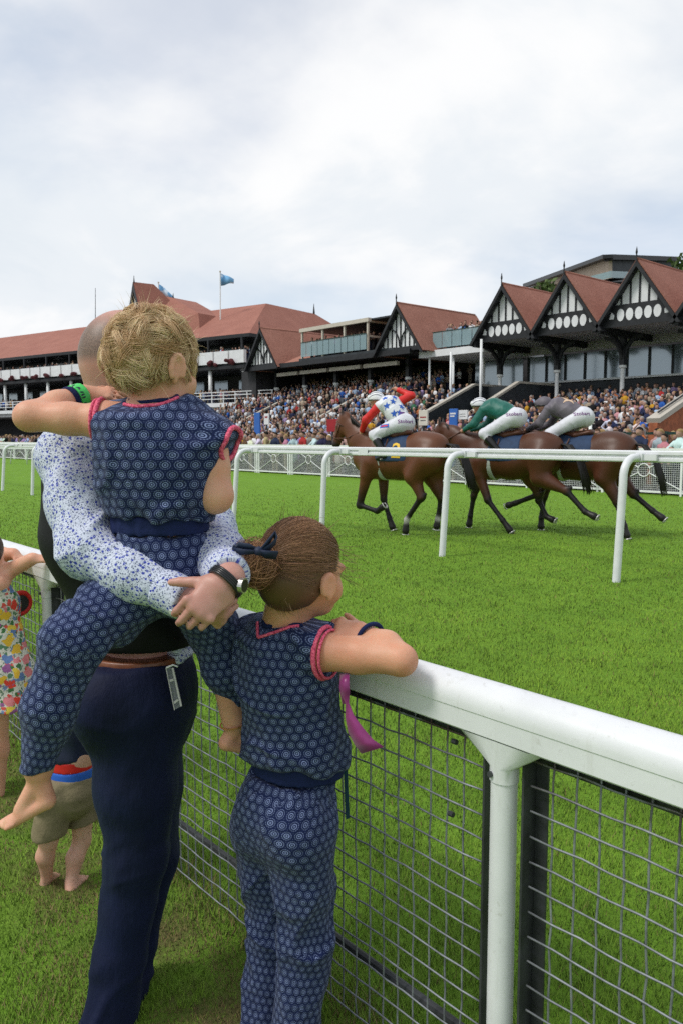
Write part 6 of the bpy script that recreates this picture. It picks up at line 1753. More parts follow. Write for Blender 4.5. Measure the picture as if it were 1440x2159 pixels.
# left hand laid over the right, thumb up, fingers closing round it
dl = unit(D3(-.62, -.62, -.48)); nl = unit(D3(.20, .25, -.95)); thl = D3(-.75, .66, 0)
hand(b, M['wrL'] + dl * .008, dl, nl, thl, .182, (38, 52, 36), -1, 0, (2, 6), D3(-.92, .02, .10))
dr = unit(D3(.70, -.30, -.10)); hand(b, M['wrR'] + dr * .005, dr, unit(D3(.1, -.55, -.8)), D3(.2, .9, .3), .170, (75, 80, 55), 1)
V, Q, own = b.build(.0045, None, 2)
man = put('person', mesh('person', V, Q, [M_manskin], True), label='man with shaved head in floral shirt and black waistcoat carrying a blond child', cat='person')
L_ = (V - hd) @ np.stack(HA).T
hairm = np.clip((L_[:, 2] + .030 + .30 * np.clip(L_[:, 0], 0, 1)) / .022, 0, 1) * np.clip((.105 - L_[:, 2] * 1.0 - .35 * np.clip(L_[:, 0] + .05, 0, 1)) / .05, 0, 1) * np.clip((.045 - L_[:, 0]) / .02, 0, 1) * (np.linalg.norm(L_, axis=1) < .2)
vcol(man.data, np.repeat(smooth_cols(hairm[:, None], Q, 3), 3, 1))
man_VF = (V, Q)
# waistcoat
wv_ = Body(); wv_.chain([M['wai'] - mu * .05, M['wai'] + mu * .04, M['che'] - mu * .05, M['che'] + mu * .08, M['nkb'] - mu * .05], [.122, .128, .150, .140, .095], .06, 0, mr, (1.20, 1.20, 1.22, 1.22, 1.2))
for k in 'LR': wv_.limb(M['che'] + mu * .09, M['sh' + k] + mu * .01 - (M['sh' + k] - M['che']) * .15, .105, .065, .06, 0)
wv_.cut(M['wai'] - mu * .008, -mu + mr * .02).cut(M['nkb'] + mu * .012, mu)
fw = Ripple(31, 22, 8); garment('waistcoat', wv_, .0075, M_waistcoat, man, None, lambda P, o: .004 * fw(P), 2)
# shirt: collar, tail and two sleeves
arm_d = unit(M['elR'] - M['shR']); fore_d = unit(M['wrR'] - M['elR'])
sl = Body(); sl.limb(M['shR'] - unit(M['shR'] - M['che']) * .03 + mu * .012, M['shR'], .082, .074, .05, 0)
sl.chain([M['shR'], M['shR'] * .45 + M['elR'] * .55, M['elR']], [.074, .068, .062], .05, 0); sl.chain([M['elR'], M['elR'] * .5 + M['wrR'] * .5, M['wrR'] - fore_d * .012], [.062, .051, .040], .05, 1)
sl.cut(M['wrR'] - fore_d * .004, fore_d)
fs1 = Fold(41, 26, 5); fs2 = Fold(43, 60, 5)
def dsl(P, o):
    e = np.exp(-(np.linalg.norm(P - M['elR'], axis=1) / .12) ** 2); c = np.exp(-(np.linalg.norm(P - M['wrR'], axis=1) / .09) ** 2)
    return (.0045 + .0060 * e) * fs1(P) + (.0014 + .0024 * e + .0016 * c) * fs2(P)
slv, slVF, _ = garment('shirt_sleeve', sl, .0058, M_shirt, man, [(M['shR'], M['elR'], -mf, .08), (M['elR'], M['wrR'], -mu, .06)], dsl, 1)
cuf = Body(); c0 = M['wrR'] - fore_d * .062; cuf.limb(c0, M['wrR'] - fore_d * .002, .0475, .0445, .01, 0); cuf.cut(M['wrR'] + fore_d * .003, fore_d).cut(c0, -fore_d)
cu_, cuVF, _ = garment('shirt_cuff', cuf, .0045, M_shirt, man, [(M['elR'], M['wrR'], -mu, .046)], lambda P, o: .0010 * fs2(P), 1)
bt = BVHTree.FromPolygons([Vector(v) for v in cuVF[0]], [tuple(int(i) for i in f) for f in cuVF[1]]).find_nearest(Vector(c0 + fore_d * .03 + D3(.0, -.035, -.06)))
MB().tube([bt[0], bt[0] + bt[1] * .003], .0055, 12).put('cuff_button', M_render, cu_)
fl = unit(M['wrL'] - M['elL']); sl2 = Body(); sl2.chain([M['shL'], M['elL']], [.080, .074], .05, 0); sl2.chain([M['elL'], M['elL'] * .4 + M['wrL'] * .6, M['wrL'] - fl * .008], [.072, .058, .046], .05, 1); sl2.cut(M['wrL'] - fl * .006, fl)
garment('shirt_sleeve', sl2, .0062, M_shirt, man, [(M['shL'], M['elL'], -mf, .08), (M['elL'], M['wrL'], -mu, .06)], lambda P, o: .0042 * fs1(P) + .002 * fs2(P), 2)
col_ = Body(); col_.limb(M['nkb'] + mu * .01, M['nkb'] + mu * .045 + mf * .01, .082, .078, .02, 0); col_.cut(M['nkb'] + mu * .055, mu - mf * .2).cut(M['nkb'] - mu * .005, -mu)
garment('shirt_collar', col_, .006, M_shirt, man, [(M['nkb'] - mu * .05, M['nkb'] + mu * .05, -mf, .08)], None, 1)
tail = Body(); tb0 = M['wai'] - mu * .030
tail.limb(tb0 + mu * .06, tb0 - mu * .012, .136, .138, .02, 0, mr, 1.18); tail.cut(tb0 - mu * .014, -mu + mf * .10).cut(M['wai'] + mf * .02, -mf)
garment('shirt_tail', tail, .006, M_shirt, man, [(M['pel'], M['wai'], -mf, .14)], lambda P, o: .004 * fs2(P), 1)
# trousers
tr_ = Body(); bw = M['wai'] - mu * .036
tr_.chain([bw, M['pel'] - mf * .01, M['pel'] - mu * .08], [.126, .138, .120], .06, 0, mr, (1.16, 1.15, 1.05))
for k in 'LR':
    tr_.ell(M['hip' + k] - mf * .05 + mu * .03, (.105, .105, .12), .06, 0)
    tr_.chain([M['hip' + k], (M['hip' + k] + M['kn' + k]) / 2, M['kn' + k], M['kn' + k] * .4 + M['an' + k] * .6, M['an' + k] - mu * .01], [.116, .100, .080, .064, .078], .03, 0)
tr_.cut(bw, mu).cut(M['anR'] - mu * .035, -mu)
ft1 = Fold(51, 9, 4, (1, 1, .25)); ft2 = Fold(53, 30, 5, (1, 1, .5)); ft3 = Fold(57, 30, 5, (.4, .4, 1))
def dtm(P, o):
    hem = np.exp(-((P[:, 2] - M['anR'][2] - .06) / .10) ** 2); kn = np.exp(-((P[:, 2] - M['knR'][2]) / .12) ** 2); cr_ = np.exp(-((P[:, 2] - M['hipR'][2]) / .10) ** 2)
    return .007 * ft1(P) + (.0016 + .002 * kn) * ft2(P) + (.010 * hem + .005 * kn + .005 * cr_) * ft3(P)
trs, trVF, _ = garment('trousers', tr_, .0075, M_suit, man, None, dtm, 2)
bl_ = Body(); bl_.limb(bw + mu * .008, bw - mu * .022, .1325, .1345, .01, 0, mr, 1.165); bl_.cut(bw + mu * .010, mu).cut(bw - mu * .026, -mu)
belt, beVF, _ = garment('belt', bl_, .0055, M_belt, man, None, None, 1)
bvh = BVHTree.FromPolygons([Vector(v) for v in beVF[0]], [tuple(int(i) for i in f) for f in beVF[1]])
for px in (252, 215):
    a_ = bvh.ray_cast(Vector((0, 0, CAMZ)), Vector(ray(px, 1376)).normalized())
    if a_[0]: MB().bar(a_[0] + Vector((0, 0, .026)) + a_[1] * .004, a_[0] + Vector((0, 0, -.024)) + a_[1] * .004, .014, .006, up=a_[1]).put('belt_loop', M_suit, belt)
a_ = bvh.ray_cast(Vector((0, 0, CAMZ)), Vector(ray(388, 1374)).normalized())
if a_[0]:
    c_ = a_[0] + a_[1] * .004; sd_ = Vector((0, 0, 1)).cross(a_[1]).normalized()
    m = MB(); q = [c_ + sd_ * x * .016 + Vector((0, 0, z * .021)) for x, z in ((-1, -1), (1, -1), (1, 1), (-1, 1))]
    for i in range(4): m.bar(q[i], q[(i + 1) % 4], .005, .004, up=a_[1])
    m.put('belt_buckle', M_steel, belt)
for k in 'LR':
    sh = Body(); a0 = M['an' + k]; fd = unit(mf * .93 + mr * .25) if k == 'R' else mf
    sh.limb(a0 - mu * .045 - fd * .03, a0 - mu * .065 + fd * .10, .046, .044, .03, 0); sh.limb(a0 - mu * .065 + fd * .10, a0 - mu * .075 + fd * .20, .042, .034, .03, 0); sh.cut(a0 - mu * .105, -mu)
    garment('shoe', sh, .007, M_belt, man, None, None, 1)
# watch on the left wrist, ring
wq = M['wrL'] + dl * .012
for o_ in (-.006, -.002, .002, .006): trim('watch_strap', ringpts(wq + dl * o_, dl, .0375, 20), .0035, M_boot, man, None, closed=True)
wface = wq + unit(D3(.85, -.1, -.45)) * .039; wn_ = unit(D3(.9, -.05, -.35))
MB().tube([wface - wn_ * .004, wface + wn_ * .006], .0155, 20).put('watch_case', M_steel, man)
MB().tube([wface + wn_ * .0061, wface + wn_ * .0068], .0125, 20).put('watch_dial', M_boot, man)
rp = P3(430, 1316, 1.50); near = BVHTree.FromPolygons([Vector(v) for v in V], [tuple(int(i) for i in f) for f in Q]).find_nearest(Vector(rp))
# badge in a clear sleeve clipped to the belt
t = NT('clear_sleeve'); t.set(Base_Color=(.8, .84, .9), Roughness=.12); tr = t.N('BsdfTransparent'); ms = t.N('MixShader', {0: .10}); t.l.new(tr.outputs[0], ms.inputs[1]); t.l.new(t.b.outputs[0], ms.inputs[2]); t.l.new(ms.outputs[0], t.n['Material Output'].inputs[0]); M_clear = t.m
bd_ = thing('entry_badge', P3(366, 1450, 1.83), 'clear plastic badge sleeve with white edges hanging from the brown belt', 'badge')
zb = 1.815
q = [P3(351, 1408, zb), P3(365, 1408, zb), P3(383, 1489, zb - .01), P3(369, 1497, zb - .01)]
MB().prism(q, FWD * .002).put('sleeve', M_clear, bd_)
for i_, w__ in ((1, .0042), (3, .0014)): MB().bar(q[i_], q[(i_ + 1) % 4], w__, .004, up=FWD).put('edge', M_soffit, bd_)
for f_ in (.30, .82): MB().bar(q[0] + (q[3] - q[0]) * f_ + D3(.003, 0, -.003), q[1] + (q[2] - q[1]) * f_ + D3(-.003, 0, -.003), .005, .002, up=FWD).put('print_line', M_soffit, bd_)
MB().tube([P3(352, 1408, zb), P3(366, 1402, zb), P3(376, 1406, zb)], .0022, 6).put('cord', M_render, bd_)

# ------------------------------------------------------------------ the blond child, sitting on his hip with one arm round his neck
kf = unit(D3(.30, 0, .95)); kr = unit(D3(.95, 0, -.30)); ku = unit(D3(-.02, 1, 0))
K = {}
K['pel'] = P3(352, 1190, 1.725); K['wai'] = P3(338, 1092, 1.715); K['che'] = P3(325, 950, 1.700); K['nkb'] = P3(334, 858, 1.715); K['nk'] = P3(338, 826, 1.715); K['hd'] = P3(318, 757, 1.710)
K['shL'] = P3(226, 888, 1.70); K['elL'] = P3(62, 878, 1.70); K['wrL'] = P3(178, 831, 1.815)
K['shR'] = P3(440, 925, 1.68); K['elR'] = P3(456, 1046, 1.66); K['wrR'] = P3(430, 1075, 1.84)
K['hipL'] = P3(300, 1225, 1.72); K['hipR'] = P3(400, 1225, 1.75); K['knL'] = P3(150, 1352, 1.61); K['anL'] = P3(82, 1622, 1.64); K['knR'] = P3(455, 1330, 1.84); K['anR'] = P3(496, 1520, 1.86)
b = Body()
b.chain([K['pel'], K['wai'], K['che'], K['nkb']], [.062, .060, .066, .046], .04, 0, kr, 1.2)
b.limb(K['nkb'], K['nk'], .047, .044, .03, 0); b.limb(K['nk'], K['hd'] - mu * .02, .044, .052, .03, 0)
hf3 = unit(D3(.62, -.08, .78)); hr3 = unit(D3(.78, 0, -.62)); hu3 = np.cross(hr3, hf3); hu3 = hu3 if hu3[2] > 0 else -hu3
HB = (hf3, hr3, hu3); hd3 = K['hd']
b.ell(hd3 + hu3 * .006, (.086, .070, .084), .03, 0, HB); b.ell(hd3 + hf3 * .044 - hu3 * .040, (.048, .055, .062), .03, 0, HB); b.ell(hd3 + hf3 * .070 - hu3 * .085, (.022, .026, .020), .03, 0, HB)
b.limb(hd3 + hf3 * .090 - hu3 * .008, hd3 + hf3 * .102 - hu3 * .034, .008, .011, .012, 0)
for s_ in (-1, 1):
    b.ell(hd3 + hf3 * .066 + hr3 * .040 * s_ - hu3 * .048, (.024, .022, .026), .02, 0, HB)
    e = hd3 + hf3 * .002 + hr3 * .080 * s_ - hu3 * .026
    for k in range(8):
        u = math.pi * (-.15 + 1.35 * k / 7); p = e + hu3 * .030 * math.sin(u) + hf3 * .017 * math.cos(u) + hr3 * s_ * .008
        if k: b.limb(pp, p, .0062, .0062, .004, 0)
        pp = p
    b.ell(e, (.013, .007, .020), .010, 0, HB); b.ell(e - hu3 * .024, (.008, .006, .010), .008, 0)
b.ell(hd3 + hf3 * .088 - hu3 * .060, (.009, .020, .006), .008, 0, HB)
b.limb(K['che'] + mu * .05, K['shL'], .045, .042, .03, 0); b.chain([K['shL'], (K['shL'] + K['elL']) / 2, K['elL']], [.0375, .0330, .0300], .02, 0); b.chain([K['elL'], K['elL'] * .5 + K['wrL'] * .5, K['wrL']], [.029, .029, .0225], .02, 0)
b.limb(K['che'] + mu * .05, K['shR'], .045, .042, .03, 0); b.chain([K['shR'], (K['shR'] + K['elR']) / 2, K['elR']], [.040, .035, .031], .02, 0); b.chain([K['elR'], K['wrR']], [.034, .026], .025, 0)
hand(b, K['wrL'], unit(D3(.86, .05, .30)), unit(D3(.0, .75, -.62)), D3(.1, .4, .8), .118, (12, 22, 18), 5)
hand(b, K['wrR'], unit(D3(-.4, .1, .9)), unit(D3(0, 1, 0)), D3(-.9, 0, -.3), .115, (20, 30, 25), 4)
for k in 'LR': b.chain([K['hip' + k], K['kn' + k], K['an' + k]], [.048, .036, .032], .02, 0)
foot(b, K['anL'] - mu * .02, K['anL'] + D3(.016, -.070, .0), K['anL'] + D3(-.095, -.135, -.01), unit(D3(-.45, .85, -.2)), 1)
foot(b, K['anR'] - mu * .02, K['anR'] + D3(-.020, -.052, -.010), K['anR'] + D3(.090, -.098, .03), unit(D3(.45, .88, .1)), 1)
V, Q, own = b.build(.0045, None, 2)
kid = put('person', mesh('person', V, Q, [M_kidskin], True), label='blond barefoot child in navy medallion jumpsuit sitting on the man\'s hip', cat='person')
kid_VF = (V, Q)
ktop = Body(); klow = K['wai'] + mu * .022
ktop.chain([klow, K['wai'] * .55 + K['che'] * .45, K['che'], K['nkb'] - mu * .020], [.098, .104, .108, .066], .05, 0, kr, (1.16, 1.18, 1.20, 1.15))
for k in 'LR': ktop.limb(K['che'] + mu * .045, K['sh' + k] + mu * .004, .085, .051, .05, 0)
ktop.limb(K['che'] + kr * .05 - mu * .03, K['shR'] + kr * .012 - mu * .02, .085, .046, .05, 0)
kaL = unit(K['elL'] - K['shL']); kaR = unit(K['elR'] - K['shR'])
ktop.cut(K['shL'] + kaL * .016, kaL).cut(K['shR'] + kr * .052, kr + kaR * .25).cut(K['nkb'] + mu * .028, mu - kf * .4).cut(K['wai'] + mu * .0, -mu)
kfo = Fold(61, 24, 5, (1, .6, 1)); kfo2 = Ripple(63, 100, 8, (1, 1, .2)); kfo3 = Ripple(65, 30, 6, (.6, .6, 1))
def dk(P, o):
    g_ = np.exp(-np.clip(P[:, 2] - K['wai'][2] - .01, 0, 1) / .045); y_ = np.exp(-((P[:, 2] - K['nkb'][2] + .03) / .03) ** 2)
    return .0075 * kfo(P) + .0035 * g_ * kfo2(P) + .007 * y_ * kfo3(P)
kt, ktVF, _ = garment('jumpsuit_top', ktop, .0056, M_print2, kid, [(K['wai'], K['nkb'], -kf, .112)], dk, 1)
for o_, r_ in ((.012, .0058), (.022, .0034)): trim('armhole_trim', ringpts(K['shL'] + kaL * o_, kaL, .0475 - o_ * .1, 22), r_, M_pink, kid, None, closed=True)
trim('armhole_trim', ringpts(K['shR'] + kr * .050 + kaR * .012, kr + kaR * .25, .036, 22), .0055, M_pink, kid, ktVF, .003, closed=True)
trim('neck_trim', [P3(262, 834, 1.66), P3(285, 843, 1.64), P3(312, 850, 1.64), P3(340, 852, 1.64), P3(365, 848, 1.65), P3(378, 840, 1.66)], .0042, M_pink, kid, ktVF, .002)
trim('neck_binding', [P3(275, 828, 1.68), P3(300, 838, 1.66), P3(335, 842, 1.66), P3(362, 838, 1.66), P3(374, 832, 1.68)], .0055, M_band, kid, ktVF, .003)
wb = Body(); wb.chain([K['wai'] + mu * .012, K['wai'] - mu * .032], [.094, .096], .02, 0, kr, 1.13); wb.cut(K['wai'] + mu * .010, mu).cut(K['wai'] - mu * .030, -mu)
garment('waistband', wb, .005, M_band, kid, None, lambda P, o: .0012 * fo3(P), 1)
kt_ = Body(); kp0 = K['wai'] - mu * .026
kt_.chain([kp0, K['pel'] - kf * .01], [.096, .108], .05, 0, kr, (1.13, 1.08))
kt_.chain([K['hipL'], (K['hipL'] + K['knL']) / 2, K['knL']], [.084, .074, .062], .04, 1); kt_.chain([K['knL'], (K['knL'] + K['anL']) / 2 + D3(-.010, 0, 0), K['anL'] + mu * .006], [.062, .056, .038], .03, 2)
kt_.chain([K['hipR'], K['knR']], [.080, .062], .04, 3); kt_.chain([K['knR'], (K['knR'] + K['anR']) / 2 + mu * .02, K['anR'] + mu * .062], [.060, .056, .040], .03, 4)
kt_.cut(kp0, mu).cut(K['anL'] + mu * .004, -mu + D3(.1, 0, 0))
lL = unit(K['anL'] - K['knL']); lR = unit(K['anR'] - K['knR'])
kg1 = Fold(71, 26, 5); kg2 = Fold(73, 60, 5); kg3 = Ripple(75, 120, 8)
def dkt(P, o):
    k1 = np.exp(-(np.linalg.norm(P - K['knL'], axis=1) / .10) ** 2); a1 = np.exp(-(np.linalg.norm(P - K['anL'], axis=1) / .07) ** 2) + np.exp(-(np.linalg.norm(P - K['anR'], axis=1) / .09) ** 2); t1 = np.exp(-np.clip(kp0[2] - P[:, 2], 0, 1) / .03)
    return (.0062 + .008 * k1) * kg1(P) + .0026 * kg2(P) * (1 + k1) + (.0016 * a1 + .0044 * t1) * kg3(P)
kb = [(K['pel'] - mu * .1, kp0, -kf, .11), (K['hipL'], K['knL'], D3(0, 1, -.3), .088), (K['knL'], K['anL'], D3(0, 0, -1), .066), (K['hipR'], K['knR'], D3(0, 0, -1), .08), (K['knR'], K['anR'], D3(0, 0, -1), .062)]
garment('jumpsuit_trousers', kt_, .0056, M_print2, kid, kb, dkt, 1)
# wristband: navy edge and green band with letters
fd_ = unit(K['wrL'] - K['elL'])
def wband(t0, t1, r0, r1, mat, nm):
    x = Body(); a_, c_ = K['elL'] + (K['wrL'] - K['elL']) * t0, K['elL'] + (K['wrL'] - K['elL']) * t1
    x.limb(a_, c_, r0 * .90, r1 * .90, .005, 0); x.cut(c_, fd_).cut(a_, -fd_); return garment(nm, x, .0035, mat, kid, None, None, 1)
t = NT('green_band'); t.set(Base_Color=(.06, .62, .12), Roughness=.4); M_gband = t.m
wband(.70, .80, .0345, .0330, M_band, 'wristband_edge'); gb_, gbVF, _ = wband(.80, .98, .0335, .0310, M_gband, 'wristband')
cpt = K['elL'] + (K['wrL'] - K['elL']) * .89
toc = unit(np.array([0, 0, CAMZ]) - cpt); rgt = unit(np.cross(fd_, toc))
decal('lettering', text_poly('WILD', .026), cpt + toc * .02 - np.array(UP) * .002, -Vector(np.cross(toc, fd_)), Vector(fd_), gbVF, M_navy, gb_, .0012, .01)
trim('anklet', ringpts(K['anR'] - mu * .004, lR, .036, 18), .0022, plain('gold_thread', (.45, .20, .05), .5, .3, 60), kid, None, closed=True)
# tousled short hair
hc = hd3 + hu3 * .008; rad = np.array([.090, .074, .088]); BB = np.stack(HB)
hb = Body(); hb.ell(hc, rad * 1.0, .01, 0, HB); hb.cut(hc + hf3 * .050 - hu3 * .01, hf3 - hu3 * .5); hb.cut(hc - hu3 * .074, -hu3 + hf3 * .35)
Vh, Qh, _ = hb.build(.006, None, 1); kcap = put('hair', mesh('hair', Vh, Qh, [M_hair], True), kid); vcol(kcap.data, np.tile(np.array([.38, .20, .085]), (len(Vh), 1)))
def tousle(ncl, per, seed):
    g = np.random.default_rng(seed)
    c = g.normal(size=(ncl * 4, 3)); c /= np.linalg.norm(c, axis=1)[:, None]
    c = c[(c[:, 0] * .90 - c[:, 2] * .45 < .50) & (c[:, 2] > -.86 + .50 * np.clip(c[:, 0], -1, 1)) & ~((c[:, 0] > -.05) & (c[:, 2] < -.12) & (np.abs(c[:, 1]) > .5))][:ncl]; ncl = len(c)
    swirl = np.cross(c, np.array([.2, -.15, 1.0])); down = np.array([-.15, .05, -1.0]) - c * (c @ np.array([-.15, .05, -1.0]))[:, None]
    wind = np.array([.2, .75, .35])
    dirs = down * g.uniform(.3, 1.2, (ncl, 1)) * np.where(c[:, 2:] > .35, .5, 1.0) + swirl * g.normal(.25, .55, (ncl, 1)) + g.normal(0, .35, (ncl, 3)) + wind * np.clip(c[:, 2:], 0, 1) * .9
    dirs /= np.linalg.norm(dirs, axis=1)[:, None]
    ln = g.uniform(.045, .090, (ncl, 1)) * np.where(c[:, 2:] < -.45, .6, 1.0)
    k = 7; P = np.zeros((ncl, per, k, 3)); 
    r0 = np.repeat(c[:, None], per, 1) + g.normal(0, .10, (ncl, per, 3)); r0 /= np.linalg.norm(r0, axis=2)[..., None]
    d = np.repeat(dirs[:, None], per, 1) + g.normal(0, .16, (ncl, per, 3))
    bend = g.normal(0, .8, (ncl, 1, 3)); lf = g.uniform(.08, .80, (ncl, 1, 1)) + g.uniform(-.05, .12, (ncl, per, 1))
    L = ln[:, None] * g.uniform(.75, 1.1, (ncl, per, 1))
    tip = (c[:, None] * 1.0)
    p = r0 * rad; P[:, :, 0] = p
    for j in range(1, k):
        q = j / (k - 1); nrm = p / rad ** 2; nrm /= np.linalg.norm(nrm, axis=2)[..., None]
        dd = d + bend * q * 1.1; dd = dd - nrm * (dd * nrm).sum(2, keepdims=True); dd /= np.linalg.norm(dd, axis=2)[..., None] + 1e-9
        dd = dd + nrm * (lf * (1.0 - 1.05 * q)); dd /= np.linalg.norm(dd, axis=2)[..., None]
        p = p + dd * L / (k - 1)
        # gather towards the lock
        m = p.mean(1, keepdims=True); p = p + (m - p) * .17
        P[:, :, j] = p
    W = P.reshape(-1, k, 3) @ BB + hc
    tone = np.repeat(g.uniform(0, 1, (ncl, 1)), per, 1).reshape(-1, 1) * .72 + g.uniform(0, 1, (ncl * per, 1)) * .28
    cl = np.array([.42, .225, .085]) * (1 - tone) + np.array([1.0, .78, .50]) * tone
    strands('hair_locks', W, g.uniform(.0005, .0009, ncl * per), cl, kcap)
tousle(380, 34, 5)
m_ = 170; PT = np.zeros((m_, 7, 3))
for i in range(m_):
    c_ = unit(nrng.normal(size=3) + np.array([-.3, .2, .9])); r_ = hc + (c_ * rad * 1.05) @ BB; d_ = unit(c_ @ BB * .8 + D3(.55, .1, 0) + nrng.normal(0, .45, 3)); l_ = nrng.uniform(.02, .05); bn = nrng.normal(0, .5, 3)
    for j in range(7): PT[i, j] = r_ + (d_ * (j / 6) + bn * (j / 6) ** 2 * .5) * l_
strands('flyaway_hairs', PT, np.full(m_, .0005), np.tile(np.array([.95, .74, .48]), (m_, 1)), kcap)

# ------------------------------------------------------------------ toddler in shorts behind the man
tf = unit(D3(.80, 0, .60)); tr3 = unit(D3(.60, 0, -.80)); z0 = 2.53
Tt = {'hd': P3(165, 1352, z0), 'nkb': P3(160, 1435, z0), 'che': P3(158, 1490, z0), 'wai': P3(152, 1590, z0), 'pel': P3(148, 1660, z0)}
Tt['hipL'] = P3(172, 1690, z0 + .04); Tt['hipR'] = P3(122, 1690, z0 - .04); Tt['knL'] = P3(174, 1772, z0 + .04); Tt['knR'] = P3(104, 1772, z0 - .03); Tt['anL'] = P3(152, 1858, z0 - .01); Tt['anR'] = P3(100, 1848, z0 + .0)
b = Body(); b.chain([Tt['pel'], Tt['wai'], Tt['che'], Tt['nkb']], [.070, .068, .066, .040], .04, 0, tr3, 1.2); b.limb(Tt['nkb'], Tt['hd'], .035, .05, .03, 0); b.ell(Tt['hd'], (.075, .07, .085), .03, 0)
for s_, k in ((-1, 'L'), (1, 'R')):
    sh = Tt['che'] + mu * .05 + tr3 * s_ * .09; el = sh + tf * .10 - mu * .08; wr = el + tf * .10 + mu * .03
    b.chain([sh, el, wr], [.035, .029, .022], .02, 0); hand(b, wr, tf, mu, -tr3 * s_, .09, (25, 35, 30))
    b.chain([Tt['hip' + k], Tt['kn' + k]], [.046, .029], .015, 0); b.chain([Tt['kn' + k], Tt['kn' + k] * .6 + Tt['an' + k] * .4 - tf * .010, Tt['an' + k]], [.0285, .029, .019], .015, 0)
foot(b, Tt['anL'], P3(150, 1878, z0 - .03), P3(205, 1842, z0 + .09), mu, 1); foot(b, Tt['anR'], P3(94, 1868, z0 - .0), P3(148, 1838, z0 + .10), mu, 1)
V, Q, own = b.build(.0065, None, 2); tod = put('person', mesh('person', V, Q, [M_toeskin], True), label='barefoot toddler in khaki shorts standing by the fence behind the man', cat='person')
M_khaki = plain('khaki_cotton', (.24, .195, .120), .85, .14, 20, .3, 60, spec=.15, kind='geo')
so = Body(); sp0 = P3(150, 1624, z0)
so.chain([sp0, Tt['pel'], Tt['pel'] - mu * .03], [.076, .085, .075], .04, 0, tr3, (1.2, 1.18, 1.1))
for k in 'LR':
    so.ell(Tt['hip' + k] - tf * .035 + mu * .03, (.06, .06, .07), .04, 0); e = Tt['hip' + k] * .22 + Tt['kn' + k] * .78; so.limb(Tt['hip' + k] + (Tt['hip' + k] - Tt['pel']) * .15, e + (Tt['hip' + k] - Tt['pel']) * .12, .062, .058, .006, 0)
so.cut(sp0, mu).cut(P3(150, 1748, z0), -mu + D3(.14, 0, 0)); rs = Ripple(81, 60, 9); rsf = Fold(83, 34, 5); garment('shorts', so, .006, M_khaki, tod, None, lambda P, o: .0055 * rsf(P), 1)
for z_a, z_b, mt, nm in ((1586, 1610, M_redsilk, 'red_waistband'), (1609, 1630, M_bluestar, 'blue_underpants')):
    x = Body(); a_, c_ = P3(150, z_a, z0), P3(150, z_b, z0); x.limb(a_, c_, .0800, .0800, .01, 0, tr3, 1.18); x.cut(a_, mu).cut(c_, -mu); garment(nm, x, .005, mt, tod)
x = Body(); x.chain([P3(150, 1600, z0), Tt['che'], Tt['nkb'] - mu * .02], [.080, .080, .05], .03, 0, tr3, 1.2)
for s_ in (-1, 1): x.limb(Tt['che'] + mu * .04, Tt['che'] + mu * .04 + tr3 * s_ * .11 + tf * .03, .05, .045, .03, 0)
x.cut(P3(150, 1590, z0), -mu).cut(Tt['nkb'] + mu * .01, mu); garment('dark_shirt', x, .007, M_navy, tod, None, lambda P, o: .003 * rs(P))
hx = Body(); hx.ell(Tt['hd'] + mu * .012 - tf * .01, (.082, .077, .086), .02, 0); hx.cut(Tt['hd'] + tf * .03 - mu * .01, tf - mu * .6).cut(Tt['hd'] - mu * .06, -mu)
o_, _, _ = garment('hair', hx, .007, plain('toddler_hair', (.16, .09, .045), .6, .4, 40, .5, 150), tod)

# ------------------------------------------------------------------ child in a flowered dress at the left edge
z0 = 3.22; ff = unit(D3(.62, 0, .78)); frr = unit(D3(.78, 0, -.62))
D = {'hd': P3(-32, 1165, z0), 'nkb': P3(-28, 1225, z0), 'che': P3(-10, 1270, z0), 'wai': P3(0, 1345, z0), 'hem': P3(12, 1478, z0), 'shR': P3(-5, 1235, z0 - .05), 'elR': P3(8, 1210, z0 + .02), 'wrR': P3(70, 1178, z0 - .02), 'shL': P3(-40, 1235, z0 + .08), 'elL': P3(0, 1170, z0 + .18), 'wrL': P3(30, 1168, z0 + .14)}
b = Body(); b.chain([D['wai'] - mu * .1, D['wai'], D['che'], D['nkb']], [.075, .070, .075, .045], .04, 0, frr, 1.2); b.limb(D['nkb'], D['hd'], .04, .05, .03, 0); b.ell(D['hd'], (.085, .075, .10), .03, 0)
b.chain([D['shR'], D['elR'], D['wrR']], [.042, .036, .027], .025, 0); b.chain([D['shL'], D['elL'], D['wrL']], [.042, .034, .026], .025, 0); b.limb(D['che'] + mu * .03, D['shR'], .05, .042, .03, 0)
hand(b, D['wrR'], unit(D3(.95, -.05, .1)), unit(D3(0, .8, -.5)), D3(.2, .3, .8), .12, (20, 30, 25)); hand(b, D['wrL'], unit(D3(.8, -.4, -.2)), mu, D3(.3, 0, -.9), .12, (25, 35, 25))
for s_, dx in ((1, -8), (-1, -38)):
    b.chain([P3(dx, 1440, z0 - .03 * s_), P3(dx + 4, 1580, z0 - .03 * s_), P3(dx + 2, 1690, z0 - .03 * s_)], [.055, .042, .03], .03, 0)
    an = P3(dx + 2, 1690, z0 - .03 * s_); foot(b, an, an - mu * .03 - ff * .02, an + ff * .13 - mu * .045, mu, 1)
V, Q, own = b.build(.0075, None, 2); dgirl = put('person', mesh('person', V, Q, [M_kidskin], True), label='child in bright flowered dress with arms on the rail, cut by the left edge', cat='person')
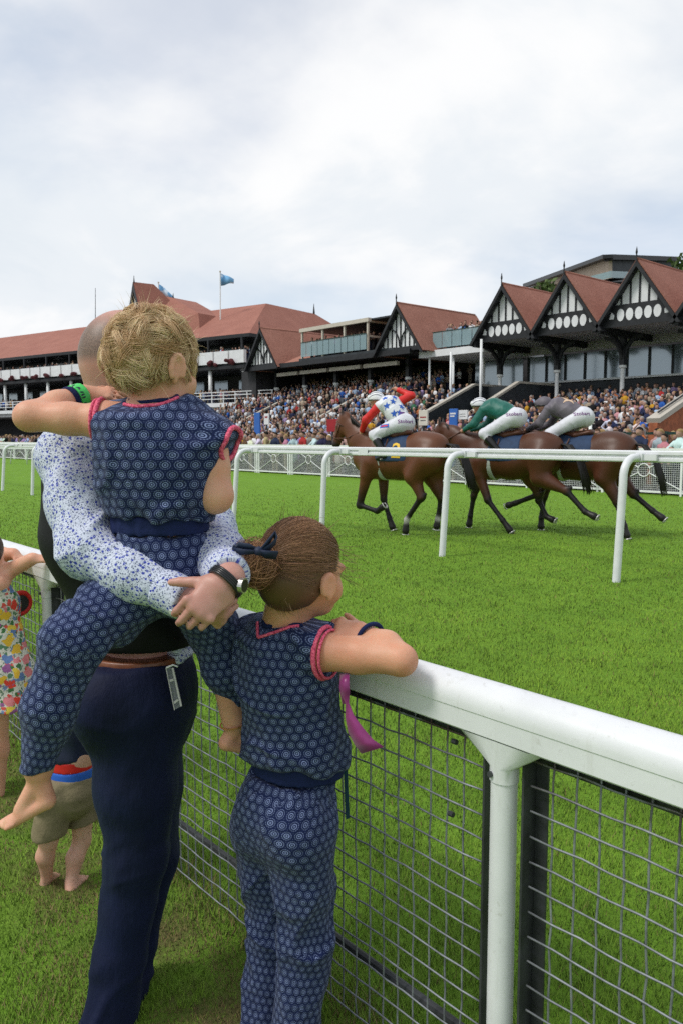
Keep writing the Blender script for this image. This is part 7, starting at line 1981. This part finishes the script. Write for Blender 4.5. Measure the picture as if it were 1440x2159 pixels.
def big_floral():
    t = NT('bright_floral_cotton'); g = t.coord('geo')
    def vor(s, off):
        m = t.N('Mapping', {'Location': off}); t.l.new(g, m.inputs['Vector']); wn2 = t.N('TexNoise', {'Scale': s * 1.6, 'Detail': 3.0}); t.l.new(m.outputs[0], wn2.inputs['Vector']); ad = t.n.new('ShaderNodeVectorMath'); ad.operation = 'MULTIPLY_ADD'; t.l.new(wn2.outputs['Color'], ad.inputs[0]); ad.inputs[1].default_value = (1.1 / s,) * 3; t.l.new(m.outputs[0], ad.inputs[2]); v = t.N('TexVoronoi', {'Scale': s}); t.l.new(ad.outputs[0], v.inputs['Vector']); sc = t.N('SeparateColor'); t.l.new(v.outputs['Color'], sc.inputs[0]); return v.outputs['Distance'], sc.outputs[0]
    d1, c1 = vor(24, (0, 0, 0)); d2, c2 = vor(46, (4, 1, 2)); d3, c3 = vor(80, (1, 7, 3))
    pal = t.ramp(c1, [(0.0, (.72, .05, .03)), (.22, (.80, .48, .04)), (.42, (.12, .20, .42)), (.58, (.70, .22, .24)), (.75, (.75, .55, .06)), (.9, (.30, .10, .28))], 'CONSTANT')
    pal2 = t.ramp(c2, [(0.0, (.05, .16, .05)), (.35, (.65, .08, .06)), (.6, (.10, .22, .12)), (.8, (.18, .25, .45))], 'CONSTANT')
    col = t.mix(t.math('LESS_THAN', d3, .34), (.66, .63, .56), (.20, .26, .20)); col = t.mix(t.math('LESS_THAN', d2, .46), col, pal2); col = t.mix(t.math('LESS_THAN', d1, .48), col, pal)
    t.set(Base_Color=col, Roughness=.8); t.bump(t.noise(g, 30, 4), .3, .012); return t.m
dr_ = Body(); dr_.chain([D['hem'], D['hem'] * .5 + D['wai'] * .5, D['wai'], D['che'], D['nkb'] - mu * .02], [.150, .120, .088, .088, .05], .04, 0, frr, 1.15); dr_.limb(D['che'] + mu * .03, D['shR'], .06, .048, .03, 0)
dr_.cut(D['hem'], -mu).cut(D['shR'] + unit(D['elR'] - D['shR']) * .03, unit(D['elR'] - D['shR'])); rd = Ripple(91, 55, 9, (1, 1, .1))
garment('dress', dr_, .0075, big_floral(), dgirl, None, lambda P, o: .007 * rd(P) * np.clip((D['wai'][2] - P[:, 2]) / .15 + .2, .15, 1), 1)
hx = Body(); hx.ell(D['hd'] + mu * .01 - ff * .012, (.094, .086, .10), .02, 0); hx.limb(D['hd'] - ff * .05, D['hd'] - ff * .07 - mu * .10, .06, .03, .04, 0); hx.cut(D['hd'] + ff * .05, ff - mu * .5)
garment('hair', hx, .008, plain('dark_brown_hair', (.055, .028, .017), .5, .4, 40, .5, 150), dgirl)
rc = P3(44, 1272, z0 + .06); fr_ = unit(D3(.35, .05, -.95))
fan = thing('round_fan', rc, 'small round red rimmed fan hanging at the flowered dress', 'fan')
trim('rim', ringpts(rc, unit(D3(.80, .0, -.6)), .044, 20), .012, M_redsilk, fan, None, closed=True)
MB().prism([Vector(p) for p in ringpts(rc, unit(D3(.80, .0, -.6)), .040, 20)], Vector(D3(.8, 0, -.6)) * .006).put('centre', M_iron, fan)
